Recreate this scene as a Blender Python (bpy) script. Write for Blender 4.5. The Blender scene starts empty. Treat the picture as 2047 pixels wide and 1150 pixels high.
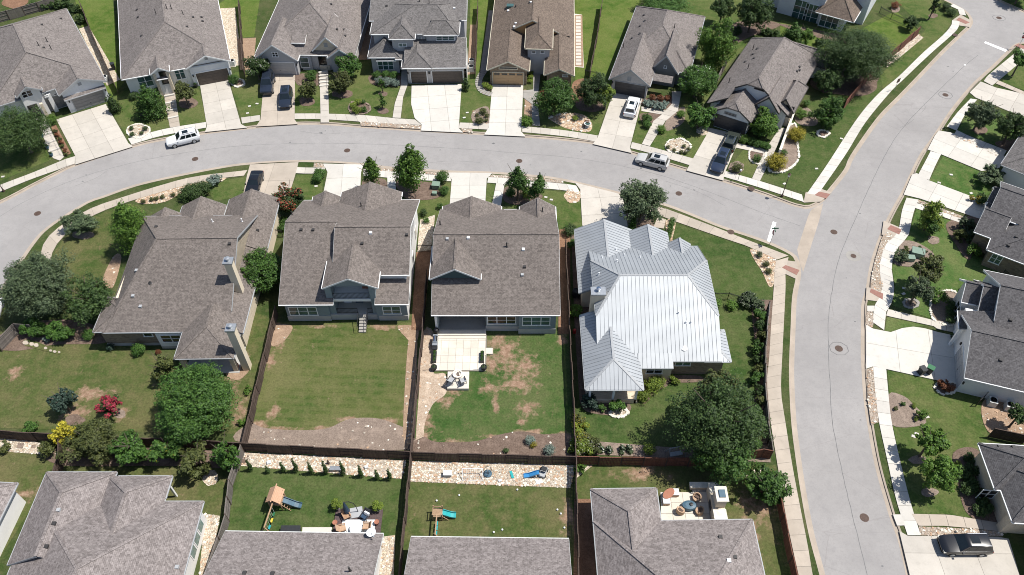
import bpy, math, random
import numpy as np
from mathutils import Vector, Matrix
random.seed(7)
# ------------------------------------------------------------------ camera, sky, sun, exposure
F, PIT, CAMH, CX, CY = 1590.0, math.radians(49), 75.5, 1023.5, 575.0
scn = bpy.context.scene
cam = bpy.data.objects.new('camera', bpy.data.cameras.new('camera'))
scn.collection.objects.link(cam)
cam.location = (0, 0, CAMH)
cam.rotation_euler = (math.radians(90) - PIT, 0, 0)
cam.data.sensor_width = 36.0
cam.data.lens = F / 2047 * 36
cam.data.clip_end = 3000
scn.camera = cam
scn.render.resolution_x, scn.render.resolution_y = 1024, 575
SUN_EL, SUN_AZ = math.radians(63), math.atan2(0.10, 1.0)      # azimuth measured from +X
w = bpy.data.worlds.new('World'); scn.world = w; w.use_nodes = True
wn = w.node_tree.nodes; sky = wn.new('ShaderNodeTexSky'); sky.sky_type = 'NISHITA'; sky.sun_disc = False
sky.sun_elevation = SUN_EL; sky.sun_rotation = math.pi / 2 - SUN_AZ
w.node_tree.links.new(sky.outputs[0], wn['Background'].inputs[0]); wn['Background'].inputs[1].default_value = 0.1
sun = bpy.data.objects.new('sun', bpy.data.lights.new('sun', 'SUN')); scn.collection.objects.link(sun)
sun.data.energy = 5.0; sun.data.angle = math.radians(0.53); sun.data.color = (1, 0.96, 0.89)
sd = Vector((math.cos(SUN_AZ) * math.cos(SUN_EL), math.sin(SUN_AZ) * math.cos(SUN_EL), math.sin(SUN_EL)))
sun.rotation_euler = sd.to_track_quat('Z', 'Y').to_euler(); sun.location = (60, 60, 120)
vs = scn.view_settings; vs.view_transform = 'Standard'; vs.look = 'None'; vs.gamma = 1; vs.use_curve_mapping = False
vs.exposure = 0.33
scn.cycles.filter_width = 1.0
# ------------------------------------------------------------------ pixel (2047 x 1150 photograph) -> place on a level plane
_c, _s = math.cos(PIT), math.sin(PIT)
def G(x, y, z=0.0):
    a, b = (x - CX) / F, -(y - CY) / F
    t = (z - CAMH) / (-_s + b * _c)
    return Vector((a * t, (_c + b * _s) * t, z))
def pxm(x, y, z=0.0):                       # pixels per metre (across) at that place
    g = G(x, y, z); return F / (g.y * _c + (CAMH - z) * _s)
# ------------------------------------------------------------------ materials
M = {}
def _nt(name, rough=0.8, spec=0.3):
    m = bpy.data.materials.new(name); m.use_nodes = True; nt = m.node_tree
    b = nt.nodes['Principled BSDF']; b.inputs['Roughness'].default_value = rough
    b.inputs['Specular IOR Level'].default_value = spec
    M[name] = m
    return m, nt, b
def N(nt, typ, **kw):
    n = nt.nodes.new(typ)
    for k, v in kw.items():
        if k.startswith('i_'):
            key = k[2:]
            n.inputs[int(key) if key.isdigit() else key.replace('_', ' ')].default_value = v
        else: setattr(n, k, v)
    return n
def L(nt, a, b): nt.links.new(a, b)
def c4(c): return (c[0], c[1], c[2], 1.0)
def ramp(nt, fac, stops, interp='LINEAR'):
    r = nt.nodes.new('ShaderNodeValToRGB'); e = r.color_ramp.elements; r.color_ramp.interpolation = interp
    e[0].position, e[0].color = stops[0][0], c4(stops[0][1]); e[1].position, e[1].color = stops[-1][0], c4(stops[-1][1])
    for p, col in stops[1:-1]:
        q = e.new(p); q.color = c4(col)
    L(nt, fac, r.inputs[0]); return r.outputs[0]
def mix(nt, fac, a, b, mode='MIX'):
    n = nt.nodes.new('ShaderNodeMix'); n.data_type = 'RGBA'; n.blend_type = mode
    for s, v in ((n.inputs[0], fac), (n.inputs[6], a), (n.inputs[7], b)):
        if hasattr(v, 'is_linked'): L(nt, v, s)
        else: s.default_value = v if not isinstance(v, (tuple, list)) else c4(v)
    return n.outputs[2]
def noise(nt, co, scale, detail=3, rough=.55, out=0):
    n = N(nt, 'ShaderNodeTexNoise'); n.inputs['Scale'].default_value = scale
    n.inputs['Detail'].default_value = detail; n.inputs['Roughness'].default_value = rough
    if co is not None: L(nt, co, n.inputs['Vector'])
    return n.outputs[out]
def coords(nt, kind='Object'): return N(nt, 'ShaderNodeTexCoord').outputs[kind]
def bump(nt, b, h, strength=.3, dist=.02):
    n = N(nt, 'ShaderNodeBump'); n.inputs['Strength'].default_value = strength; n.inputs['Distance'].default_value = dist
    L(nt, h, n.inputs['Height']); L(nt, n.outputs[0], b.inputs['Normal'])
def plain(name, col, rough=.6, var=.12, scale=3.0, metal=0, spec=.4, coat=0):
    m, nt, b = _nt(name, rough, spec); co = coords(nt)
    f = noise(nt, co, scale, 4)
    dark = tuple(max(0, k * (1 - var)) for k in col); lite = tuple(min(1, k * (1 + var)) for k in col)
    L(nt, ramp(nt, f, [(.3, dark), (.7, lite)]), b.inputs['Base Color']); b.inputs['Metallic'].default_value = metal
    b.inputs['Coat Weight'].default_value = coat
    return m
def world_tint(nt):                           # world-position coordinates
    return N(nt, 'ShaderNodeNewGeometry').outputs['Position']
def SOILMASK(nt, v):
    mr = N(nt, 'ShaderNodeMapRange', i_1=2.06, i_2=2.6, i_3=0, i_4=1); L(nt, v, mr.inputs[0]); return mr.outputs[0]
def grass(name, base, dry, lush, dryness=.5, stripes=0, patches=()):
    m, nt, b = _nt(name, .95, .1); co = world_tint(nt)
    big = noise(nt, co, .16, 4, .6); mid = noise(nt, co, .9, 4, .65); fine = noise(nt, co, 4.2, 6, .8)
    col = ramp(nt, big, [(.34, lush), (.5, base), (.5 + .32 * (1.05 - dryness), dry)])
    col = mix(nt, ramp(nt, mid, [(.42, (0, 0, 0)), (.78, (1, 1, 1))]), col, dry)
    nz = N(nt, 'ShaderNodeHueSaturation'); L(nt, col, nz.inputs['Color'])
    mr = N(nt, 'ShaderNodeMapRange', i_1=.3, i_2=.7, i_3=.6, i_4=1.4); L(nt, fine, mr.inputs[0]); L(nt, mr.outputs[0], nz.inputs['Value'])
    col = nz.outputs[0]
    if stripes:
        mp = N(nt, 'ShaderNodeMapping'); L(nt, co, mp.inputs[0]); mp.inputs['Rotation'].default_value = (0, 0, stripes)
        wv = N(nt, 'ShaderNodeTexWave'); wv.inputs['Scale'].default_value = .32; wv.inputs['Distortion'].default_value = 1.2
        wv.inputs['Detail Scale'].default_value = .8; wv.bands_direction = 'Y'; L(nt, mp.outputs[0], wv.inputs[0])
        col = mix(nt, ramp(nt, wv.outputs['Fac'], [(.3, (0, 0, 0)), (.7, (.28, .28, .28))]), col, dry)
    if patches:                                # worn spots: bare soil with ragged outlines
        acc = None
        for (x, y, rx, ry) in patches:
            g = G(x, y); s = pxm(x, y)
            mp = N(nt, 'ShaderNodeMapping', vector_type='TEXTURE'); mp.inputs['Location'].default_value = g
            mp.inputs['Scale'].default_value = (rx / s, ry / s / .75, 1e3); L(nt, co, mp.inputs[0])
            ln = N(nt, 'ShaderNodeVectorMath', operation='LENGTH'); L(nt, mp.outputs[0], ln.inputs[0])
            mr = N(nt, 'ShaderNodeMapRange', i_1=1.7, i_2=.0, i_3=0, i_4=1); L(nt, ln.outputs['Value'], mr.inputs[0])
            if acc is None: acc = mr.outputs[0]
            else:
                mx = N(nt, 'ShaderNodeMath', operation='MAXIMUM'); L(nt, acc, mx.inputs[0]); L(nt, mr.outputs[0], mx.inputs[1]); acc = mx.outputs[0]
        rg = noise(nt, co, .75, 9, .72)
        sm = N(nt, 'ShaderNodeMath', operation='MULTIPLY_ADD'); L(nt, rg, sm.inputs[0]); sm.inputs[1].default_value = 3.4; L(nt, acc, sm.inputs[2])
        soil = ramp(nt, noise(nt, co, 2.6, 6, .7), [(.3, (.15, .092, .060)), (.5, (.245, .160, .110)), (.7, (.36, .262, .19))])
        col = mix(nt, ramp(nt, sm.outputs[0], [(.0, (0, 0, 0)), (.5, (0, 0, 0)), (1.0, (1, 1, 1))]) if False else SOILMASK(nt, sm.outputs[0]), col, soil)
    L(nt, col, b.inputs['Base Color']); bump(nt, b, fine, .5, .05)
    return m
def pebbles(name, cols, scale=7, rough=.9, dark=.35):
    m, nt, b = _nt(name, rough, .2); co = world_tint(nt)
    v = N(nt, 'ShaderNodeTexVoronoi'); v.inputs['Scale'].default_value = scale; L(nt, co, v.inputs['Vector'])
    sep = N(nt, 'ShaderNodeSeparateColor'); L(nt, v.outputs['Color'], sep.inputs[0])
    k = len(cols); col = ramp(nt, sep.outputs[0], [(i / max(1, k - 1), cols[i]) for i in range(k)])
    e = N(nt, 'ShaderNodeTexVoronoi', feature='DISTANCE_TO_EDGE'); e.inputs['Scale'].default_value = scale; L(nt, co, e.inputs['Vector'])
    gap = ramp(nt, e.outputs[0], [(.0, (dark,) * 3), (.12, (1, 1, 1))])
    col = mix(nt, 1.0, col, gap, 'MULTIPLY')
    col = mix(nt, ramp(nt, noise(nt, co, .8, 3), [(.4, (0, 0, 0)), (.75, (.35, .35, .35))]), col, cols[0])
    L(nt, col, b.inputs['Base Color']); bump(nt, b, e.outputs[0], .8, .06)
    return m
def mulch(name, a, c):
    m, nt, b = _nt(name, .95, .1); co = world_tint(nt)
    f = noise(nt, co, 9, 5, .75); col = ramp(nt, f, [(.32, a), (.68, c)])
    col = mix(nt, ramp(nt, noise(nt, co, 1.1, 3), [(.5, (0, 0, 0)), (.8, (.5, .5, .5))]), col, tuple(min(1, k * 1.5) for k in c))
    L(nt, col, b.inputs['Base Color']); bump(nt, b, f, .8, .05); return m
def concrete(name, col, var=.1):
    m, nt, b = _nt(name, .85, .25); co = world_tint(nt)
    big = noise(nt, co, .5, 5, .6); fine = noise(nt, co, 14, 3, .6)
    base = ramp(nt, big, [(.3, tuple(k * (1 - var) for k in col)), (.7, tuple(min(1, k * (1 + var * .6)) for k in col))])
    oi = N(nt, 'ShaderNodeObjectInfo')
    tone = N(nt, 'ShaderNodeMapRange', i_1=0, i_2=1, i_3=.9, i_4=1.06); L(nt, oi.outputs['Random'], tone.inputs[0])
    tc = N(nt, 'ShaderNodeCombineColor'); [L(nt, tone.outputs[0], tc.inputs[i]) for i in range(3)]
    base = mix(nt, 1.0, base, tc.outputs[0], 'MULTIPLY')
    stain = ramp(nt, noise(nt, co, 1.7, 6, .75), [(.52, (0, 0, 0)), (.80, (.55, .55, .55))])
    base = mix(nt, stain, base, tuple(k * .62 for k in col))
    base = mix(nt, ramp(nt, fine, [(.35, (.16,) * 3), (.6, (0, 0, 0))]), base, tuple(k * .75 for k in col))
    L(nt, base, b.inputs['Base Color']); bump(nt, b, fine, .15, .01); return m
def asphalt(name):
    m, nt, b = _nt(name, .9, .2); co = world_tint(nt)
    big = noise(nt, co, .12, 4, .6); mid = noise(nt, co, .8, 6, .7); fine = noise(nt, co, 5, 5, .85)
    col = ramp(nt, big, [(.3, (.256, .245, .238)), (.7, (.314, .300, .291))])
    col = mix(nt, ramp(nt, mid, [(.45, (0, 0, 0)), (.9, (.7, .7, .7))]), col, (.21, .202, .2))
    col = mix(nt, ramp(nt, fine, [(.3, (.5,) * 3), (.52, (0, 0, 0))]), col, (.21, .196, .194))
    mp = N(nt, 'ShaderNodeMapping'); mp.inputs['Scale'].default_value = (.5, 1.6, 1); L(nt, co, mp.inputs[0])
    cr = N(nt, 'ShaderNodeTexVoronoi', feature='DISTANCE_TO_EDGE'); cr.inputs['Scale'].default_value = .13
    wob = mix(nt, .12, mp.outputs[0], noise(nt, co, 1.3, 4, .7, 1), 'ADD'); L(nt, wob, cr.inputs['Vector'])
    col = mix(nt, ramp(nt, cr.outputs[0], [(.0, (.28,) * 3), (.004, (0, 0, 0))]), col, (.16, .137, .135))
    L(nt, col, b.inputs['Base Color']); bump(nt, b, fine, .3, .01); return m
def shingle(name, dark, mid, lite):
    m, nt, b = _nt(name, .95, .15); uv = coords(nt, 'UV'); co = world_tint(nt)
    br = N(nt, 'ShaderNodeTexBrick', offset=.5); L(nt, uv, br.inputs['Vector'])
    for k, v in (('Scale', 1.0), ('Mortar Size', .014), ('Mortar Smooth', .3), ('Brick Width', .34), ('Row Height', .155), ('Bias', -.1)): br.inputs[k].default_value = v
    br.inputs['Color1'].default_value = c4(dark); br.inputs['Color2'].default_value = c4(lite); br.inputs['Mortar'].default_value = c4(tuple(k * .38 for k in dark))
    vo = N(nt, 'ShaderNodeTexVoronoi'); vo.inputs['Scale'].default_value = 5.5; L(nt, uv, vo.inputs['Vector'])
    sep = N(nt, 'ShaderNodeSeparateColor'); L(nt, vo.outputs['Color'], sep.inputs[0])
    spk = ramp(nt, sep.outputs[0], [(0, tuple(k * .8 for k in dark)), (.5, mid), (1, tuple(min(1, k * 1.12) for k in lite))])
    col = mix(nt, .55, br.outputs[0], spk)
    big = noise(nt, co, .35, 5, .65)
    hs = N(nt, 'ShaderNodeHueSaturation'); L(nt, col, hs.inputs['Color'])
    mr = N(nt, 'ShaderNodeMapRange', i_1=.3, i_2=.7, i_3=.92, i_4=1.07); L(nt, big, mr.inputs[0]); L(nt, mr.outputs[0], hs.inputs['Value'])
    L(nt, hs.outputs[0], b.inputs['Base Color']); bump(nt, b, br.outputs['Fac'], .4, -.02); return m
def stone(name, cols, scale=2.6):
    m, nt, b = _nt(name, .9, .2); uv = coords(nt, 'UV')
    br = N(nt, 'ShaderNodeTexBrick', offset=.5, squash=1.4, squash_frequency=3); L(nt, uv, br.inputs['Vector'])
    for k, v in (('Scale', scale), ('Mortar Size', .018), ('Brick Width', .8), ('Row Height', .42), ('Bias', 0)): br.inputs[k].default_value = v
    br.inputs['Color1'].default_value = c4(cols[0]); br.inputs['Color2'].default_value = c4(cols[1]); br.inputs['Mortar'].default_value = c4(cols[2])
    col = mix(nt, ramp(nt, noise(nt, uv, 1.8, 4), [(.4, (0, 0, 0)), (.7, (.6, .6, .6))]), br.outputs[0], cols[1])
    L(nt, col, b.inputs['Base Color']); bump(nt, b, br.outputs['Fac'], .5, -.03); return m
def stucco(name, col, var=.06):
    m, nt, b = _nt(name, .9, .2); uv = coords(nt, 'UV')
    f = noise(nt, uv, .7, 5, .6); col1 = ramp(nt, f, [(.3, tuple(k * (1 - var * 1.6) for k in col)), (.7, col)])
    L(nt, col1, b.inputs['Base Color']); bump(nt, b, noise(nt, uv, 30, 2), .2, .01); return m
def siding(name, col):
    m, nt, b = _nt(name, .75, .3); uv = coords(nt, 'UV')
    wv = N(nt, 'ShaderNodeTexWave', bands_direction='Y', wave_profile='SAW'); wv.inputs['Scale'].default_value = 1.7; L(nt, uv, wv.inputs[0])
    f = noise(nt, uv, .6, 4)
    c1 = ramp(nt, f, [(.3, tuple(k * .9 for k in col)), (.7, col)])
    L(nt, mix(nt, ramp(nt, wv.outputs[1], [(.0, (.5,) * 3), (.16, (0, 0, 0))]), c1, tuple(k * .6 for k in col)), b.inputs['Base Color'])
    bump(nt, b, wv.outputs[1], .5, .03); return m
def wood(name, a, c, uvscale=(7, .6)):
    m, nt, b = _nt(name, .85, .2); co = coords(nt)
    mp = N(nt, 'ShaderNodeMapping'); mp.inputs['Scale'].default_value = (uvscale[0], uvscale[0], uvscale[1]); L(nt, co, mp.inputs[0])
    f = noise(nt, mp.outputs[0], 1.0, 5, .7); L(nt, ramp(nt, f, [(.25, a), (.75, c)]), b.inputs['Base Color']); return m
def leafmat(name, dark, lite, trans=.25):
    m, nt, b = _nt(name, .6, .35); gi = N(nt, 'ShaderNodeNewGeometry')
    col = ramp(nt, gi.outputs['Random Per Island'], [(0, dark), (.55, tuple((p + q) / 2 for p, q in zip(dark, lite))), (1, lite)])
    oi = N(nt, 'ShaderNodeObjectInfo'); mr = N(nt, 'ShaderNodeMapRange', i_1=0, i_2=1, i_3=.82, i_4=1.2); L(nt, oi.outputs['Random'], mr.inputs[0]); hs = N(nt, 'ShaderNodeHueSaturation'); L(nt, col, hs.inputs['Color']); L(nt, mr.outputs[0], hs.inputs['Value']); col = hs.outputs[0]
    L(nt, col, b.inputs['Base Color'])
    tr = N(nt, 'ShaderNodeBsdfTranslucent'); L(nt, mix(nt, .5, col, lite), tr.inputs[0])
    ms = N(nt, 'ShaderNodeMixShader', i_0=trans); L(nt, b.outputs[0], ms.inputs[1]); L(nt, tr.outputs[0], ms.inputs[2])
    L(nt, ms.outputs[0], nt.nodes['Material Output'].inputs[0]); return m
def glass(name, col, rough=.08):
    m, nt, b = _nt(name, rough, .6); co = coords(nt)
    L(nt, ramp(nt, noise(nt, co, .7, 2), [(.35, tuple(k * .6 for k in col)), (.65, col)]), b.inputs['Base Color']); return m
def paint(name, col, rough=.25, flake=.04, metal=.0):
    m, nt, b = _nt(name, rough, .5); co = coords(nt)
    L(nt, ramp(nt, noise(nt, co, 2.0, 3), [(.3, tuple(k * .9 for k in col)), (.7, col)]), b.inputs['Base Color'])
    b.inputs['Coat Weight'].default_value = .35; b.inputs['Coat Roughness'].default_value = .08; b.inputs['Metallic'].default_value = metal; return m

GB, GD, GL = (.062, .078, .022), (.125, .115, .045), (.030, .055, .010)
grass('grass', (0.0663, 0.0953, 0.0262), (0.1140, 0.1206, 0.0469), (0.0393, 0.0759, 0.0160), 0.3)
grass('grass_verge', (0.0455, 0.0674, 0.0202), (0.0842, 0.0876, 0.0404), (0.0286, 0.0523, 0.0135), 0.4)
grass('grass_bright', (0.0753, 0.1151, 0.0230), (0.1196, 0.1400, 0.0407), (0.0487, 0.0921, 0.0141), 0.25)
grass('grass_lush', (0.0608, 0.1079, 0.0284), (0.1171, 0.1349, 0.0502), (0.0398, 0.0868, 0.0175), 0.2)
grass('grass_striped', (0.0723, 0.0918, 0.0266), (0.1192, 0.1175, 0.0486), (0.0450, 0.0771, 0.0176), 0.45, stripes=.05, patches=[(548, 828, 12, 18), (548, 672, 26, 28), (520, 850, 30, 8), (822, 665, 18, 16), (820, 730, 8, 26), (815, 800, 8, 30), (560, 857, 30, 5), (640, 857, 30, 5), (700, 838, 24, 5), (780, 842, 22, 6), (540, 720, 9, 22), (760, 655, 30, 5), (640, 652, 30, 4)])
grass('grass_worn', (0.0517, 0.0875, 0.0242), (0.0938, 0.1072, 0.0428), (0.0321, 0.0732, 0.0160), 0.35,
      patches=[(1010, 708, 34, 24), (1042, 738, 40, 28), (1040, 768, 34, 16), (978, 772, 18, 14), (991, 812, 8, 20), (1052, 818, 26, 18), (1043, 845, 9, 7), (1000, 684, 26, 14), (905, 780, 20, 14), (985, 725, 22, 24), (1010, 770, 26, 8), (880, 800, 24, 12), (856, 840, 14, 22), (850, 872, 12, 14), (900, 882, 24, 5), (985, 872, 30, 5), (1060, 864, 30, 5), (1120, 868, 20, 5), (880, 765, 18, 16), (1125, 680, 12, 12)])
grass('grass_dry', (0.0664, 0.0845, 0.0266), (0.1192, 0.1083, 0.0496), (0.0429, 0.0716, 0.0176), 0.4,
      patches=[(178, 790, 40, 14), (150, 828, 26, 16), (245, 828, 14, 12), (30, 745, 18, 14), (470, 740, 18, 40), (480, 820, 14, 30), (52, 985, 26, 12), (1520, 1010, 40, 26), (1280, 946, 50, 12), (1135, 1040, 14, 30), (1500, 1060, 16, 40)])
grass('grass_deep', (0.0510, 0.0800, 0.0218), (0.0909, 0.1020, 0.0409), (0.0309, 0.0618, 0.0146), 0.3)
asphalt('asphalt')
concrete('concrete_white', (.53, .505, .46), .07)
concrete('concrete', (.47, .435, .385), .10)
concrete('concrete_tan', (.41, .355, .295), .13)
concrete('concrete_grey', (.30, .285, .262), .14)
concrete('kerb', (.36, .305, .25), .16)
concrete('joint', (.20, .18, .155), .2)
concrete('travertine', (.60, .55, .475), .08)
pebbles('limestone_gravel', [(.32, .26, .19), (.56, .49, .39), (.66, .60, .51), (.45, .36, .27), (.62, .52, .40)], 5.5)
pebbles('river_rock', [(.26, .20, .15), (.40, .33, .26), (.46, .40, .34), (.33, .25, .19)], 6.0)
pebbles('flagstone', [(.40, .27, .18), (.52, .40, .28), (.60, .50, .38), (.44, .26, .16)], 3.2)
mulch('mulch', (.075, .050, .038), (.20, .148, .118))
mulch('mulch_grey', (.125, .095, .078), (.285, .225, .182)); mulch('pale_soil', (.24, .17, .12), (.50, .41, .32))
mulch('mulch_red', (.115, .062, .040), (.26, .155, .10))
mulch('soil', (.20, .13, .085), (.36, .26, .185))
shingle('shingle_taupe', (.124, .107, .097), (.162, .140, .127), (.200, .173, .157))
shingle('shingle_grey', (0.111, 0.104, 0.101), (0.15, 0.14, 0.136), (0.192, 0.179, 0.174))
shingle('shingle_brown', (0.111, 0.087, 0.071), (0.15, 0.118, 0.096), (0.192, 0.151, 0.123))
shingle('shingle_dark', (.078, .074, .076), (.104, .099, .101), (.133, .127, .129))
shingle('shingle_light', (0.138, 0.122, 0.115), (0.186, 0.165, 0.155), (0.238, 0.211, 0.198))
shingle('shingle_pale', (.155, .135, .129), (.212, .186, .178), (.275, .244, .235))
stucco('stucco_white', (.72, .71, .69)); stucco('stucco_cream', (.66, .57, .44)); stucco('stucco_grey', (.40, .40, .41))
stucco('stucco_orange', (.52, .30, .13)); stucco('foundation', (.42, .41, .39), .1)
siding('siding_blue', (.22, .265, .285)); siding('siding_teal', (.055, .095, .105)); siding('siding_grey', (.20, .205, .21)); siding('siding_white', (.70, .71, .72))
stone('limestone', [(.55, .46, .35), (.64, .56, .44), (.44, .38, .30)]); stone('brown_stone', [(.17, .125, .09), (.28, .22, .16), (.20, .17, .14)])
stone('grey_brick', [(.43, .41, .40), (.52, .49, .47), (.36, .35, .34)], 4); stone('red_brick', [(.24, .12, .095), (.30, .16, .13), (.26, .20, .17)], 5)
plain('trim_white', (.74, .74, .73), .5, .05); plain('trim_cream', (.62, .57, .45), .55, .06); plain('trim_dark', (.055, .05, .048), .5); plain('trim_grey', (.33, .34, .35), .5, .06)
plain('door_grey', (.22, .215, .21), .5, .06); plain('door_brown', (.085, .066, .055), .5, .1); plain('door_tan', (.47, .31, .17), .5, .06); plain('door_dark', (.045, .045, .05), .45, .1); plain('door_light', (.42, .41, .40), .5, .05)
glass('glass', (.055, .115, .11)); glass('glass_teal', (.10, .20, .19)); glass('glass_dark', (.012, .014, .016)); glass('car_glass', (.012, .018, .022), .04)
plain('metal_roof', (.37, .388, .405), .58, .07, .5, metal=.4, spec=.35); plain('metal_under', (.31, .32, .33), .6, .08); plain('black_metal', (.018, .018, .02), .45, .2); plain('grey_metal', (.40, .42, .44), .4, .08, 3, .6); plain('rust_iron', (.085, .055, .042), .75, .25, 8)
plain('pipe_dark', (.035, .033, .033), .6); plain('white_plastic', (.74, .75, .76), .45, .04); plain('rubber', (.02, .02, .02), .85, .2); plain('black_plastic', (.022, .024, .026), .5, .15)
plain('blue_plastic', (.045, .22, .46), .4, .1); plain('teal_plastic', (.02, .30, .31), .4, .1); plain('slate_blue', (.055, .11, .155), .5, .15); plain('green_box', (.17, .24, .19), .6, .08); plain('green_lid', (.02, .12, .05), .5)
plain('yellow_plastic', (.62, .45, .04), .5); plain('red_plastic', (.45, .04, .03), .5); plain('ac_metal', (.55, .56, .55), .5, .08); plain('wicker', (.40, .27, .18), .8, .2, 14); plain('terracotta', (.32, .13, .08), .7)
plain('umbrella_blue', (.025, .05, .085), .8, .2); plain('rug', (.58, .62, .63), .95, .16, 5); plain('cushion', (.65, .66, .68), .9, .05); plain('cushion_navy', (.03, .06, .11), .9, .15); plain('line_paint', (.76, .76, .74), .7, .08, 4); plain('sign_red', (.32, .02, .02), .5); plain('sign_green', (.02, .13, .07), .5)
plain('edging_stone', (.62, .58, .50), .9, .16, 2); plain('chrome', (.6, .62, .64), .2, .05, 3, 1); plain('lamp_glass', (.55, .55, .5), .3); plain('light_red', (.3, .01, .01), .3)
wood('fence_wood', (.040, .028, .023), (.115, .083, .068)); wood('fence_grey', (.10, .088, .08), (.20, .178, .16)); wood('fence_red', (.08, .035, .024), (.19, .085, .06)); wood('bark', (.06, .045, .035), (.15, .12, .095), (4, 1))
wood('play_wood', (.26, .165, .10), (.42, .29, .19)); wood('play_roof', (.40, .235, .15), (.52, .33, .22)); wood('deck_wood', (.062, .043, .043), (.125, .092, .09)); wood('teak', (.26, .15, .09), (.42, .27, .17))
leafmat('leaf_dark', (0.017, 0.04, 0.011), (0.076, 0.128, 0.032)); leafmat('leaf_mid', (0.022, 0.062, 0.011), (0.092, 0.185, 0.03)); leafmat('leaf_bright', (0.034, 0.088, 0.011), (0.135, 0.238, 0.031))
leafmat('leaf_olive', (0.034, 0.048, 0.013), (0.122, 0.14, 0.038)); leafmat('leaf_greygreen', (0.03, 0.051, 0.024), (0.115, 0.158, 0.074)); leafmat('leaf_yellow', (.22, .20, .02), (.62, .54, .05)); leafmat('leaf_lime', (.06, .11, .012), (.21, .27, .035))
leafmat('leaf_blue', (.016, .036, .024), (.06, .10, .075)); leafmat('leaf_rust', (.07, .022, .010), (.22, .085, .035)); leafmat('petal_pink', (.32, .02, .05), (.52, .06, .10)); leafmat('petal_white', (.5, .5, .44), (.75, .74, .68)); leafmat('petal_red', (.26, .05, .03), (.42, .11, .06)); leafmat('leaf_gold', (.15, .14, .012), (.36, .30, .03)); leafmat('leaf_silver', (.10, .14, .11), (.24, .30, .26))
for nm, col in (('car_white', (.74, .75, .76)), ('car_silver', (.46, .455, .44)), ('car_black', (.010, .011, .014)), ('car_charcoal', (.016, .022, .036)), ('car_navy', (.018, .028, .055)), ('car_green', (.035, .042, .036))): paint(nm, col)
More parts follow.
